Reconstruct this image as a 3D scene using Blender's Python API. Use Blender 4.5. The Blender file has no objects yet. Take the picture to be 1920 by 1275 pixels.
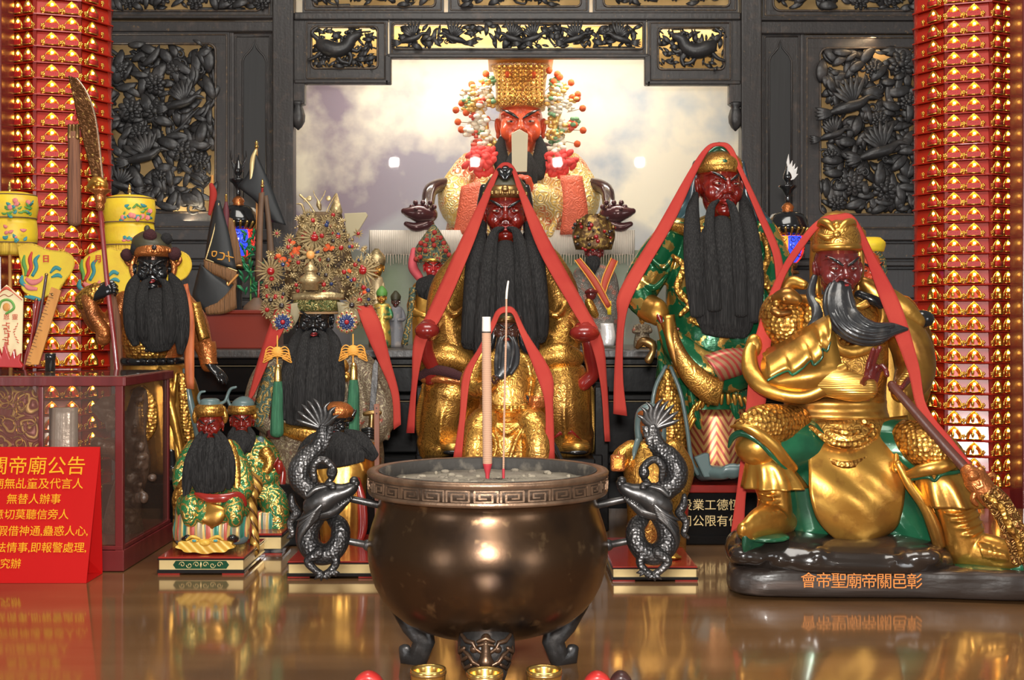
import bpy, bmesh, math, random
from mathutils import Vector, Matrix, Euler
import numpy as np

# ---------------------------------------------------------------- camera, light, exposure
F = 2400.0            # focal length in pixels of the 1920 px wide frame
HX, HY = 960.0, 610.0 # principal column, horizon row
ZC = 1.60             # camera height
ZT = ZC - 0.62        # altar table top
scn = bpy.context.scene
C = scn.collection
cam = bpy.data.cameras.new('camera'); cam_o = bpy.data.objects.new('camera', cam); C.objects.link(cam_o)
cam.sensor_width = 36.0; cam.lens = F / 1920 * 36.0; cam.shift_y = (HY - 637.5) / 1920
cam.clip_start = 0.05; cam.clip_end = 60
cam_o.location = (0, 0, ZC); cam_o.rotation_euler = (math.pi / 2, 0, 0)
scn.camera = cam_o
w_ = bpy.data.worlds.new('hall'); scn.world = w_; w_.use_nodes = True
w_.node_tree.nodes['Background'].inputs[0].default_value = (1.0, 0.93, 0.84, 1)
w_.node_tree.nodes['Background'].inputs[1].default_value = 0.13
scn.view_settings.view_transform = 'Standard'; scn.view_settings.look = 'None'
scn.view_settings.gamma = 1.0; scn.view_settings.exposure = 0.22; scn.view_settings.use_curve_mapping = False
def area(name, loc, target, size, power, col=(1, 1, 1), sy=None):
    l = bpy.data.lights.new(name, 'AREA'); l.energy = power; l.color = col; l.size = size
    if sy: l.shape = 'RECTANGLE'; l.size_y = sy
    o = bpy.data.objects.new(name, l); C.objects.link(o); o.location = loc
    o.rotation_euler = (Vector(target) - Vector(loc)).to_track_quat('-Z', 'Y').to_euler()
    return o
area('camera_flash', (0.0, -0.05, ZC + 0.18), (0, 3, ZC - 0.1), 0.14, 84, (1, 0.97, 0.92))
area('hall_ceiling_light', (0, 2.5, 4.5), (0, 3.7, 1.0), 2.6, 85, (1, 0.95, 0.87), 1.4)
for sx in (-1, 1): area('side_daylight_fill', (sx * 6.3, -5.0, 1.9), (0, 3.2, 1.3), 2.2, 100, (0.95, 0.98, 1.0), 2.6)  # unseen daylight fill added at both sides, clear of the glass reflections
for lx in (-1.3, -.41, .5, 1.41): area('hall_lantern', (lx, -2.0, 3.4), (lx * .5, 4, 1.6), .085, 4, (1, .96, .88))
area('shrine_niche_light', (0.0, 6.25, 3.05), (0.0, 6.8, 1.9), 1.7, 20, (1, 0.97, 0.91), 0.12)
area('light_in_left_carving', (-1.62, 6.075, 2.09), (-1.6, 6.10, 2.5), 0.8, 1.6, (1, 0.84, 0.58), 0.02)
area('light_in_right_carving', (1.75, 6.075, 2.95), (1.7, 6.11, 2.5), 0.6, 0.9, (1, 0.70, 0.4), 0.02)
area('light_in_top_carvings', (0, 6.075, 3.02), (0, 6.11, 2.95), 2.0, 2.6, (1, 0.82, 0.45), 0.02)
area('light_in_top_carvings', (0, 6.075, 3.40), (0, 6.11, 3.1), 2.0, 1.6, (1, 0.82, 0.45), 0.02)

# ---------------------------------------------------------------- helpers
R = random.Random(7)
def W(px, py, d): return Vector(((px - HX) / F * d, d, ZC + (HY - py) / F * d))
def contact(py): return 0.62 * F / (py - HY)      # depth of a point of the table top seen at row py

def cr(pts, res):
    """Catmull-Rom through tuples"""
    if res <= 1 or len(pts) < 3: 
        if res > 1 and len(pts) == 2:
            a, b = np.array(pts[0], float), np.array(pts[1], float)
            return [tuple(a + (b - a) * i / res) for i in range(res + 1)]
        return [tuple(p) for p in pts]
    P = [np.array(p, float) for p in pts]
    P = [2 * P[0] - P[1]] + P + [2 * P[-1] - P[-2]]
    out = []
    for i in range(1, len(P) - 2):
        a, b, c, d = P[i - 1:i + 3]
        for j in range(res):
            t = j / res
            out.append(tuple(.5 * (2 * b + (c - a) * t + (2 * a - 5 * b + 4 * c - d) * t * t + (3 * b - a - 3 * c + d) * t ** 3)))
    out.append(tuple(P[-2])); return out

def base_of(o):
    l = Vector((0, 0, 0))
    while o is not None:
        l += o.location; o = o.parent
    return l

class MB:
    def __init__(s): s.v = []; s.f = []; s.m = []; s.cm = 0
    def add(s, vs, fs, m=None):
        o = len(s.v); s.v += [tuple(v) for v in vs]
        s.f += [tuple(i + o for i in f) for f in fs]; s.m += [s.cm if m is None else m] * len(fs)
    def box(s, c, d, rot=None, m=None, top=1.0):
        vs = []
        for z in (-1, 1):
            k = top if z > 0 else 1
            for y in (-1, 1):
                for x in (-1, 1):
                    v = Vector((x * d[0] / 2 * k, y * d[1] / 2 * k, z * d[2] / 2))
                    if rot is not None: v = rot @ v
                    vs.append(v + Vector(c))
        s.add(vs, [(0, 2, 3, 1), (4, 5, 7, 6), (0, 1, 5, 4), (2, 6, 7, 3), (0, 4, 6, 2), (1, 3, 7, 5)], m)
    def rings(s, rings, closed_ends=True, m=None):
        n = len(rings[0]); vs = [v for r in rings for v in r]; fs = []
        for i in range(len(rings) - 1):
            for j in range(n):
                k = (j + 1) % n
                fs.append((i * n + j, i * n + k, (i + 1) * n + k, (i + 1) * n + j))
        if closed_ends:
            fs.append(tuple(range(n - 1, -1, -1))); fs.append(tuple((len(rings) - 1) * n + j for j in range(n)))
        s.add(vs, fs, m)
    def tube(s, pts, rad, n=10, rnd=True, m=None, pleat=None):
        """pts Vectors; rad floats or (a,b): a across the picture plane, b in depth"""
        P = [Vector(p) for p in pts]; rr = [(r, r) if not isinstance(r, (tuple, list)) else r for r in rad]
        out = []; prev = None; L = len(P); frames = []
        for i in range(L):
            t = (P[min(i + 1, L - 1)] - P[max(i - 1, 0)])
            t = t.normalized() if t.length > 1e-9 else Vector((0, 0, 1))
            if prev is None:
                ref = Vector((0, 1, 0)) if abs(t.y) < .85 else Vector((0, 0, 1))
            else:
                ref = prev
                if abs(t.y) < .6: ref = ref * .5 + Vector((0, 1, 0)) * (.5 if ref.y >= -.2 else -.5)
            dp = (ref - t * ref.dot(t)); dp = dp.normalized() if dp.length > 1e-6 else Vector((1, 0, 0))
            prev = dp; sd = t.cross(dp); frames.append((t, sd, dp))
        def ring(c, sd, dp, a, b):
            q = []
            for j in range(n):
                th = 2 * math.pi * j / n; k = 1.0
                if pleat: k = 1 + pleat[1] * math.sin(pleat[0] * th)
                q.append(c + sd * (a * k * math.cos(th)) + dp * (b * k * math.sin(th)))
            return q
        for i in range(L):
            t, sd, dp = frames[i]; a, b = rr[i]
            if i == 0 and rnd:
                e = min(a, b)
                for q in (1.45, 1.1, .6): out.append(ring(P[0] - t * e * math.sin(q), sd, dp, a * math.cos(q), b * math.cos(q)))
            out.append(ring(P[i], sd, dp, a, b))
            if i == L - 1 and rnd:
                e = min(a, b)
                for q in (.6, 1.1, 1.45): out.append(ring(P[-1] + t * e * math.sin(q), sd, dp, a * math.cos(q), b * math.cos(q)))
        s.rings(out, True, m)
    def ell(s, c, r, rot=None, n=14, k=9, m=None):
        c = Vector(c); rings = []
        for i in range(1, k):
            ph = math.pi * i / k - math.pi / 2; q = []
            for j in range(n):
                th = 2 * math.pi * j / n
                v = Vector((r[0] * math.cos(ph) * math.cos(th), r[1] * math.cos(ph) * math.sin(th), r[2] * math.sin(ph)))
                if rot is not None: v = rot @ v
                q.append(c + v)
            rings.append(q)
        o = len(s.v); s.rings(rings, False, m)
        b = Vector((0, 0, -r[2])); t = Vector((0, 0, r[2]))
        if rot is not None: b = rot @ b; t = rot @ t
        nb = len(rings) * n
        s.add([c + b, c + t], [], m)
        fs = [(o + (j + 1) % n, o + j, o + nb) for j in range(n)] + [(o + nb - n + j, o + nb - n + (j + 1) % n, o + nb + 1) for j in range(n)]
        s.f += fs; s.m += [s.cm if m is None else m] * len(fs)
    def lathe(s, c, prof, n=32, m=None, pleat=None, closed=True):
        c = Vector(c); rings = []
        for r, z in prof:
            q = []
            for j in range(n):
                th = 2 * math.pi * j / n; k = 1 + (pleat[1] * math.sin(pleat[0] * th) if pleat else 0)
                q.append(c + Vector((r * k * math.cos(th), r * k * math.sin(th), z)))
            rings.append(q)
        s.rings(rings, closed, m)
    def grid(s, rows, m=None):
        n = len(rows[0]); vs = [v for r in rows for v in r]
        fs = [(i * n + j, i * n + j + 1, (i + 1) * n + j + 1, (i + 1) * n + j) for i in range(len(rows) - 1) for j in range(n - 1)]
        s.add(vs, fs, m)
    def prism(s, poly, y0, y1, m=None, fwd=Vector((0, 1, 0))):
        """poly: world points of the front outline, pushed from y0 to y1 along fwd"""
        n = len(poly); a = [Vector(p) + fwd * y0 for p in poly]; b = [Vector(p) + fwd * y1 for p in poly]
        s.add(a + b, [tuple(range(n)), tuple(range(2 * n - 1, n - 1, -1))] + [(j, n + j, n + (j + 1) % n, (j + 1) % n) for j in range(n)], m)
    def xf(s, M, start=0):
        for i in range(start, len(s.v)): s.v[i] = tuple(M @ Vector(s.v[i]))
    def mesh(s, name, mats, off=Vector((0, 0, 0)), smooth=True):
        me = bpy.data.meshes.new(name)
        me.from_pydata([tuple(Vector(v) - off) for v in s.v], [], s.f)
        for m in (mats if isinstance(mats, (list, tuple)) else [mats]): me.materials.append(m)
        me.polygons.foreach_set('material_index', s.m)
        me.polygons.foreach_set('use_smooth', [smooth] * len(s.f))
        me.update(); 
        bm = bmesh.new(); bm.from_mesh(me); bmesh.ops.recalc_face_normals(bm, faces=bm.faces); bm.to_mesh(me); bm.free()
        return me
    def obj(s, name, mats, parent=None, smooth=True, fuse=None, sm=4, solid=None, sub=0, bevel=None, off=None):
        off = base_of(parent) if off is None else off
        me = s.mesh(name, mats, off, smooth)
        o = bpy.data.objects.new(name, me); C.objects.link(o)
        if parent is not None: o.parent = parent
        if fuse:
            r = o.modifiers.new('r', 'REMESH'); r.mode = 'VOXEL'; r.voxel_size = fuse; r.use_smooth_shade = True
            if sm:
                q = o.modifiers.new('s', 'SMOOTH'); q.iterations = sm; q.factor = .5
            dg = bpy.context.evaluated_depsgraph_get()
            nm = bpy.data.meshes.new_from_object(o.evaluated_get(dg), depsgraph=dg)
            o.modifiers.clear(); o.data = nm; nm.name = name; bpy.data.meshes.remove(me)
            nm.materials.clear(); nm.materials.append(mats[0] if isinstance(mats, (list, tuple)) else mats)
            nm.polygons.foreach_set('use_smooth', [True] * len(nm.polygons))
        if solid:
            q = o.modifiers.new('t', 'SOLIDIFY'); q.thickness = solid; q.offset = 0
        if bevel:
            q = o.modifiers.new('b', 'BEVEL'); q.width = bevel; q.segments = 2; q.limit_method = 'ANGLE'
        if sub:
            q = o.modifiers.new('u', 'SUBSURF'); q.levels = sub; q.render_levels = sub
        return o

def tag(o, label, cat, group=None, kind=None):
    if label: o['label'] = label
    if cat: o['category'] = cat
    if group: o['group'] = group
    if kind: o['kind'] = kind
    return o
def root(name, label, cat, loc, group=None):
    o = bpy.data.objects.new(name, None); C.objects.link(o); o.location = loc; o.empty_display_size = .05
    return tag(o, label, cat, group)
def inst(name, me, parent, M, off=None):
    """one object using mesh me placed by world matrix M under parent"""
    o = bpy.data.objects.new(name, me); C.objects.link(o); o.parent = parent
    o.matrix_local = Matrix.Translation(-(base_of(parent) if off is None else off)) @ M
    return o

class Sp:
    """traces shapes in picture pixels around a depth D; w is the depth offset in the same pixel unit (minus = nearer)"""
    def __init__(s, D): s.D = D; s.k = D / F
    def p(s, x, y, w=0): return W(x, y, s.D + w * s.k)
    def tube(s, mb, pts, n=12, res=4, rnd=True, m=None, pleat=None):
        pts = [q if len(q) == 5 else (*q, q[3]) for q in pts]
        q = cr(pts, res); k = s.k
        mb.tube([s.p(a[0], a[1], a[2]) for a in q], [(max(a[3], .05) * k, max(a[4], .05) * k) for a in q], n, rnd, m, pleat)
    def ell(s, mb, x, y, w, rx, ry, rw, rot=None, n=14, k=9, m=None):
        mb.ell(s.p(x, y, w), (rx * s.k, rw * s.k, ry * s.k), rot, n, k, m)
    def loft(s, mb, rows, seg=28, res=4, pleat=None, m=None):
        q = cr(rows, res); rings = []
        for i, (x, y, w, rx, rw) in enumerate(q):
            c = s.p(x, y, w); ring = []
            u = i / max(1, len(q) - 1)
            for j in range(seg):
                th = 2 * math.pi * j / seg; kk = 1.0
                if pleat: kk = 1 + pleat[1] * (u if len(pleat) < 4 else 1) * math.sin(pleat[0] * th + pleat[2] + (u * 1.2 if len(pleat) < 4 else 0))
                ring.append(c + Vector((max(rx, .1) * s.k * kk * math.cos(th), max(rw, .1) * s.k * kk * math.sin(th), 0)))
            rings.append(ring)
        mb.rings(rings, True, m)
    def ribbon(s, mb, rows, n=5, res=5, bow=0, m=None):
        """rows of (xa,ya,wa, xb,yb,wb): a strip of cloth between two traced edges"""
        q = cr(rows, res); g = []
        for a in q:
            A = s.p(*a[:3]); B = s.p(*a[3:6])
            g.append([A.lerp(B, j / (n - 1)) + Vector((0, -bow * s.k * math.sin(math.pi * j / (n - 1)), 0)) for j in range(n)])
        mb.grid(g, m)
    def poly(s, mb, pts, w0, w1, m=None):
        mb.prism([s.p(x, y, w0) for x, y in pts], 0, (w1 - w0) * s.k, m)

# ---------------------------------------------------------------- materials
def M(name, col, rough=.5, metal=0.0, bump=None, var=None, coat=0.0, emit=None, spec=.5, alpha=None):
    m = bpy.data.materials.new(name); m.use_nodes = True; nt = m.node_tree; N = nt.nodes; K = nt.links
    b = N['Principled BSDF']; b.inputs['Base Color'].default_value = (*col, 1)
    b.inputs['Roughness'].default_value = rough; b.inputs['Metallic'].default_value = metal
    b.inputs['Specular IOR Level'].default_value = spec
    if coat: b.inputs['Coat Weight'].default_value = coat; b.inputs['Coat Roughness'].default_value = .06
    if emit: b.inputs['Emission Color'].default_value = (*emit[0], 1); b.inputs['Emission Strength'].default_value = emit[1]
    tc = N.new('ShaderNodeTexCoord')
    def tex(kind, scale):
        mp = N.new('ShaderNodeMapping'); K.new(tc.outputs['Object'], mp.inputs[0])
        if kind in ('hair', 'grain', 'grainx'):
            mp.inputs['Scale'].default_value = {'hair': (1, 1, .022), 'grain': (1, 1, .08), 'grainx': (.06, 1, 1)}[kind]
        if kind in ('noise', 'hair', 'grain', 'grainx'):
            t = N.new('ShaderNodeTexNoise'); t.inputs['Scale'].default_value = scale; t.inputs['Detail'].default_value = 5
            K.new(mp.outputs[0], t.inputs['Vector']); return t.outputs[0]
        if kind in ('voronoi', 'cell'):
            t = N.new('ShaderNodeTexVoronoi'); t.inputs['Scale'].default_value = scale; t.feature = 'F1' if kind == 'voronoi' else 'DISTANCE_TO_EDGE'
            K.new(mp.outputs[0], t.inputs['Vector']); return t.outputs['Distance']
        if kind == 'scale':    # overlapping armour scales
            t = N.new('ShaderNodeTexVoronoi'); t.inputs['Scale'].default_value = scale; t.feature = 'SMOOTH_F1'
            t.inputs['Randomness'].default_value = .6; t.inputs['Smoothness'].default_value = .2
            K.new(mp.outputs[0], t.inputs['Vector']); return t.outputs['Distance']
        if kind == 'curl':     # embossed scroll work
            n1 = N.new('ShaderNodeTexNoise'); n1.inputs['Scale'].default_value = scale * .5
            K.new(mp.outputs[0], n1.inputs['Vector'])
            t = N.new('ShaderNodeTexVoronoi'); t.inputs['Scale'].default_value = scale
            mx = N.new('ShaderNodeMixRGB'); mx.inputs[0].default_value = .06; K.new(mp.outputs[0], mx.inputs[1]); K.new(n1.outputs[1], mx.inputs[2])
            K.new(mx.outputs[0], t.inputs['Vector'])
            q = N.new('ShaderNodeMath'); q.operation = 'MULTIPLY'; q.inputs[1].default_value = 22; K.new(t.outputs['Distance'], q.inputs[0])
            r = N.new('ShaderNodeMath'); r.operation = 'SINE'; K.new(q.outputs[0], r.inputs[0])
            h = N.new('ShaderNodeMath'); h.operation = 'MULTIPLY_ADD'; h.inputs[1].default_value = .5; h.inputs[2].default_value = .5
            K.new(r.outputs[0], h.inputs[0]); return h.outputs[0]
        if kind in ('bandx', 'bandz', 'bandd', 'thread'):
            t = N.new('ShaderNodeTexWave'); t.inputs['Scale'].default_value = scale; t.inputs['Distortion'].default_value = 1.2 if kind != 'thread' else .3
            t.bands_direction = {'bandx': 'X', 'bandz': 'Z', 'bandd': 'DIAGONAL', 'thread': 'DIAGONAL'}[kind]
            K.new(mp.outputs[0], t.inputs['Vector']); return t.outputs[1]
        if kind == 'chevron':  # zigzag stripes
            sx = N.new('ShaderNodeSeparateXYZ'); K.new(mp.outputs[0], sx.inputs[0])
            a = N.new('ShaderNodeMath'); a.operation = 'PINGPONG'; a.inputs[1].default_value = .035; K.new(sx.outputs[0], a.inputs[0])
            c = N.new('ShaderNodeMath'); c.operation = 'MULTIPLY_ADD'; c.inputs[1].default_value = 1.7; K.new(a.outputs[0], c.inputs[0]); K.new(sx.outputs[2], c.inputs[2])
            d = N.new('ShaderNodeMath'); d.operation = 'MULTIPLY'; d.inputs[1].default_value = scale; K.new(c.outputs[0], d.inputs[0])
            e = N.new('ShaderNodeMath'); e.operation = 'SINE'; K.new(d.outputs[0], e.inputs[0])
            h = N.new('ShaderNodeMath'); h.operation = 'MULTIPLY_ADD'; h.inputs[1].default_value = .5; h.inputs[2].default_value = .5
            K.new(e.outputs[0], h.inputs[0]); return h.outputs[0]
    if var:
        vs = var if isinstance(var, list) else [var]; cur = None; cm = None
        for v in vs:
            c2, kind, sc, lo, hi = v[:5]
            rp = N.new('ShaderNodeMapRange'); rp.inputs[1].default_value = lo; rp.inputs[2].default_value = hi; rp.clamp = True
            K.new(tex(kind, sc), rp.inputs[0])
            mx = N.new('ShaderNodeMixRGB'); mx.inputs[1].default_value = (*col, 1); mx.inputs[2].default_value = (*c2, 1)
            if cur is not None: K.new(cur, mx.inputs[1])
            K.new(rp.outputs[0], mx.inputs[0]); cur = mx.outputs[0]
            if len(v) > 5:
                q = N.new('ShaderNodeMapRange'); q.inputs[3].default_value = metal; q.inputs[4].default_value = v[5]; K.new(rp.outputs[0], q.inputs[0])
                K.new(q.outputs[0], b.inputs['Metallic'])
        K.new(cur, b.inputs['Base Color'])
    if bump:
        bs = bump if isinstance(bump, list) else [bump]; prev = None
        for kind, sc, st in bs:
            bn = N.new('ShaderNodeBump'); bn.inputs['Strength'].default_value = st; bn.inputs['Distance'].default_value = .004
            K.new(tex(kind, sc), bn.inputs['Height'])
            if prev is not None: K.new(prev, bn.inputs['Normal'])
            prev = bn.outputs[0]
        K.new(prev, b.inputs['Normal'])
    return m

GOLD = (.72, .36, .07)
m_gold = M('gold_leaf', GOLD, .3, .85, ('noise', 60, .25), ((.40, .17, .03), 'noise', 9, .5, .75))
m_goldcurl = M('gold_embossed', (.72, .37, .075), .32, .85, [('curl', 46, .15), ('noise', 90, .10)], [((.28, .13, .04), 'noise', 5, .48, .72), ((.34, .15, .035), 'curl', 46, .30, 0)])
m_goldscale = M('gold_scales', (.72, .37, .075), .32, .85, ('scale', 105, .8), [((.3, .13, .03), 'noise', 8, .5, .75), ((.25, .10, .02), 'scale', 105, .45, .7)])
m_goldsmooth = M('gold_smooth', (.74, .385, .075), .32, .87, [('noise', 14, .30), ('noise', 70, .12)], [((.24, .10, .028), 'noise', 5, .46, .68), ((.5, .22, .05), 'noise', 30, .55, .75)])
m_goldthread = M('gold_ribbed', (.84, .48, .11), .3, .85, ('bandz', 60, .3), ((.45, .2, .04), 'noise', 8, .5, .75))
m_copper = M('copper_lacquer', (.55, .18, .05), .3, .7, ('curl', 46, .22), ((.2, .06, .02), 'noise', 10, .5, .8))
m_brass = M('brass', (.80, .52, .16), .22, .95, ('noise', 30, .1))
m_oldbrass = M('aged_brass', (.42, .25, .09), .32, .9, ('noise', 40, .2), ((.2, .11, .05), 'noise', 12, .45, .7))
m_filigree = M('dull_gilt_filigree', (.62, .47, .24), .38, .75, ('noise', 120, .5), ((.25, .17, .08), 'noise', 40, .45, .7))
m_green = M('green_lacquer_gold_cloud', (.009, .11, .042), .22, .35, ('noise', 26, .55), ((.74, .45, .11), 'noise', 24, .525, .555, .85), coat=.3)
m_greenplain = M('green_lacquer', (.012, .07, .035), .2, .2, ('noise', 14, .15), ((.02, .16, .07), 'noise', 8, .4, .7), coat=.3)
m_greenrobe = M('green_robe_gold_trace', (.03, .16, .05), .3, .2, ('curl', 50, .3), ((.78, .5, .13), 'curl', 34, .5, .62, .85))
m_stripe = M('striped_skirt', (.42, .33, .21), .35, .1, ('bandx', 22, .5), [((.05, .25, .18), 'bandx', 11, .55, .75), ((.55, .12, .08), 'bandx', 7, .70, .80), ((.75, .5, .16), 'bandx', 16, .75, .85)])
m_chevron = M('chevron_skirt', (.40, .21, .07), .34, .6, ('noise', 20, .2), ((.24, .04, .025), 'chevron', 230, .55, .7))
m_lacred = M('dark_red_lacquer', (.30, .022, .014), .25, 0, ('noise', 12, .06), ((.14, .008, .008), 'noise', 6, .45, .75), coat=.5)
m_facered = M('face_red', (.20, .011, .006), .24, 0, ('noise', 18, .05), ((.10, .007, .005), 'noise', 9, .45, .75), coat=.5)
m_facebright = M('face_scarlet', (.45, .02, .02), .25, 0, None, ((.3, .01, .01), 'noise', 9, .5, .8), coat=.5)
m_facemaroon = M('face_maroon', (.14, .016, .014), .22, 0, ('noise', 20, .08), ((.05, .01, .01), 'noise', 7, .5, .8), coat=.6)
m_facebrown = M('face_brown', (.065, .022, .014), .22, 0, None, None, coat=.6)
m_faceblack = M('face_black', (.010, .010, .011), .2, 0, None, None, coat=.6)
m_faceorange = M('face_orange_red', (.75, .10, .03), .3, 0, None, ((.5, .05, .02), 'noise', 6, .5, .8), coat=.4)
m_black = M('black_lacquer', (.012, .012, .013), .16, 0, ('noise', 20, .05), None, coat=.6)
m_hair = M('beard_hair', (.016, .015, .015), .8, 0, [('hair', 420, 1.0), ('hair', 110, .6)], ((.05, .047, .046), 'hair', 380, .45, .8), spec=.25)
m_carvedbeard = M('carved_beard', (.03, .03, .032), .28, .1, ('hair', 60, .5), ((.12, .11, .10), 'noise', 30, .55, .8), coat=.3)
m_cloth = M('red_cloth', (.44, .050, .034), .8, 0, [('thread', 260, .15), ('noise', 5, .3)], ((.34, .022, .02), 'noise', 4, .4, .7), spec=.2)
m_pink = M('pink_cloth', (.65, .10, .12), .8, 0, ('noise', 12, .3))
m_white = M('white_paint', (.8, .78, .72), .5)
m_eye = M('eye_white', (.55, .45, .36), .2, coat=.5)
m_lip = M('lip_red', (.42, .03, .03), .3, coat=.4)
m_iron = M('dark_bronze', (.055, .052, .052), .36, .8, [('scale', 170, .5), ('noise', 60, .2)], ((.14, .13, .125), 'noise', 18, .5, .75))
m_ironplain = M('dark_bronze_smooth', (.06, .057, .056), .35, .8, ('noise', 60, .25), ((.14, .13, .125), 'noise', 18, .5, .75))
m_bronze = M('censer_bronze', (.085, .046, .024), .27, .85, ('noise', 30, .08), [((.26, .145, .06), 'noise', 4.2, .50, .74), ((.035, .022, .016), 'noise', 7, .50, .70), ((.20, .12, .06), 'noise', 26, .62, .72)])
m_mask = M('mask_bronze', (.13, .075, .045), .35, .8, ('noise', 60, .3), ((.04, .03, .025), 'noise', 30, .5, .7)); m_fretground = M('fret_ground', (.07, .045, .03), .5, .6, ('noise', 80, .3))
m_rimbronze = M('censer_rim_bronze', (.26, .16, .10), .36, .75, ('noise', 80, .25), ((.12, .075, .05), 'noise', 20, .45, .7))
m_soot = M('sooty_metal', (.045, .04, .035), .7, .3, ('noise', 60, .5), ((.2, .17, .13), 'noise', 24, .55, .75))
m_ash = M('incense_ash', (.27, .23, .17), .95, 0, [('noise', 60, .9), ('noise', 200, .5)], ((.15, .12, .09), 'noise', 12, .45, .7))
m_wood = M('dark_carved_wood', (.030, .028, .028), .40, 0, [('noise', 50, .35), ('grain', 60, .25)], ((.075, .066, .062), 'noise', 14, .5, .75), spec=.6)
m_frame = M('dark_frame_wood', (.042, .036, .034), .38, 0, [('grain', 45, .3), ('noise', 90, .2)], [((.085, .062, .05), 'noise', 22, .55, .75), ((.16, .10, .05), 'noise', 55, .66, .74)], spec=.55)
m_ogold = M('old_gold_board', (.75, .50, .22), .75, 0, ('noise', 30, .1), ((.6, .36, .13), 'noise', 5, .45, .7))
m_rearblack = M('rear_altar_black', (.006, .0055, .0055), .20, 0, ('noise', 30, .08), None, spec=.3)
m_table = M('table_lacquer', (.165, .082, .034), .10, 0, ('grainx', 18, .03), [((.22, .115, .050), 'grainx', 7, .45, .7), ((.10, .055, .03), 'noise', 3, .5, .75)], coat=.3, spec=.6)
m_rosewood = M('case_rosewood', (.16, .022, .022), .25, 0, ('grain', 40, .1), ((.10, .014, .015), 'grain', 22, .45, .7), coat=.3)
m_redbox = M('red_stained_wood', (.20, .020, .007), .3, 0, ('grainx', 40, .1), ((.18, .02, .01), 'grainx', 20, .45, .7), coat=.3)
m_redpaper = M('red_paper', (.49, .006, .005), .6, 0, None, ((.48, .005, .004), 'noise', 3, .4, .7), spec=.15)
m_yellowprint = M('yellow_print', (.80, .38, .015), .6, spec=.15)
m_orangepaint = M('orange_paint', (.75, .25, .05), .5)
m_goldpaint = M('gold_paint', (.80, .60, .28), .35, .4)
m_rock = M('dark_polished_rock', (.022, .016, .013), .2, 0, ('noise', 10, .4), ((.05, .034, .026), 'noise', 5, .5, .75), coat=.5)
m_slab = M('dark_wood_slab', (.030, .021, .017), .36, 0, [('grainx', 50, .6), ('noise', 20, .4)], ((.13, .095, .08), 'grainx', 26, .54, .72), coat=.15)
m_towerred = M('tower_red_plastic', (.46, .020, .006), .3, 0, None, None, coat=.4)
m_niche = M('gilt_niche', (.88, .48, .09), .22, .9, ('noise', 90, .2))
m_card = M('red_name_card', (.55, .02, .015), .5, 0, None, ((.35, .01, .01), 'noise', 240, .52, .62))
m_bulb = M('niche_bulb', (1, .7, .2), .4, emit=((1, .50, .08), 15))
m_yellow = M('yellow_silk', (.85, .60, .03), .42, 0, ('noise', 60, .3), [((.75, .45, .03), 'noise', 10, .5, .75)])
m_fringe = M('yellow_fringe', (.75, .48, .04), .6, 0, ('hair', 200, .9), ((.45, .25, .02), 'hair', 150, .5, .7))
m_teal = M('teal_thread', (.05, .28, .30), .5); m_rose = M('rose_thread', (.75, .22, .2), .5); m_leafg = M('green_thread', (.12, .32, .06), .5); m_redthread = M('red_thread', (.6, .05, .03), .5)
m_blackcloth = M('black_flag_cloth', (.022, .024, .026), .55, 0, ('noise', 14, .4))
m_browncloth = M('brown_ribbon', (.13, .075, .045), .6, 0, ('noise', 20, .4), ((.22, .11, .06), 'noise', 14, .45, .7))
m_tassel = M('brown_tassel', (.25, .10, .05), .7, 0, ('hair', 300, 1.0), ((.12, .05, .03), 'hair', 200, .5, .7))
m_fringebrown = M('brown_gold_fringe', (.24, .11, .04), .65, 0, ('hair', 260, 1.0), ((.10, .05, .02), 'hair', 180, .5, .7))
m_orangeribbon = M('orange_streamer', (.55, .14, .04), .6, 0, ('hair', 100, .6), ((.35, .07, .02), 'hair', 70, .5, .7))
m_greentassel = M('green_tassel', (.035, .16, .075), .7, 0, ('hair', 320, 1.0), ((.015, .08, .04), 'hair', 200, .5, .7))
m_orangeknot = M('orange_cord', (.80, .36, .05), .6, 0, ('noise', 150, .4))
m_gemred = M('red_gem', (.35, .01, .012), .12, coat=.8); m_gemblue = M('blue_gem', (.02, .035, .12), .12, coat=.8); m_gemdark = M('dark_gem', (.03, .02, .018), .12, coat=.8); m_gemorange = M('orange_disc', (.85, .36, .10), .4)
m_pomred = M('red_pompom', (.75, .12, .03), .9, 0, ('noise', 200, .8)); m_pommaroon = M('maroon_pompom', (.05, .012, .014), .95, 0, ('noise', 240, .9)); m_pomblack = M('black_pompom', (.015, .013, .014), .95, 0, ('noise', 240, .9))
m_ruler = M('ruler_wood', (.62, .27, .06), .45, 0, ('grain', 60, .1), ((.5, .2, .04), 'grain', 30, .45, .7))
m_paper = M('talisman_paper', (.80, .66, .38), .6); m_inkred = M('red_ink', (.55, .08, .04), .6)
m_silver = M('silver_foil', (.80, .77, .74), .3, .3, ('noise', 30, .8))
m_steel = M('brushed_steel', (.62, .60, .58), .25, 1.0)
m_incense = M('incense_stick', (.48, .27, .17), .85, 0, ('bandz', 90, .4)); m_incash = M('incense_ash_tip', (.68, .60, .53), .9); m_incred = M('incense_red_end', (.38, .02, .03), .7)
m_robebrown = M('embroidered_brown_robe', (.16, .11, .07), .5, .2, [('curl', 55, .3), ('noise', 120, .3)], [((.34, .28, .18), 'curl', 38, .55, .7, .6), ((.30, .05, .03), 'noise', 24, .6, .66)])
m_robegreen = M('dull_green_robe', (.07, .11, .08), .5, .1, ('curl', 50, .6), ((.45, .30, .10), 'curl', 30, .6, .7, .7))
m_bluegrey = M('blue_grey_paint', (.10, .15, .15), .35, 0, ('noise', 20, .1), None, coat=.2)
m_olive = M('olive_cap', (.055, .048, .024), .5, 0, ('noise', 50, .3))
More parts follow.
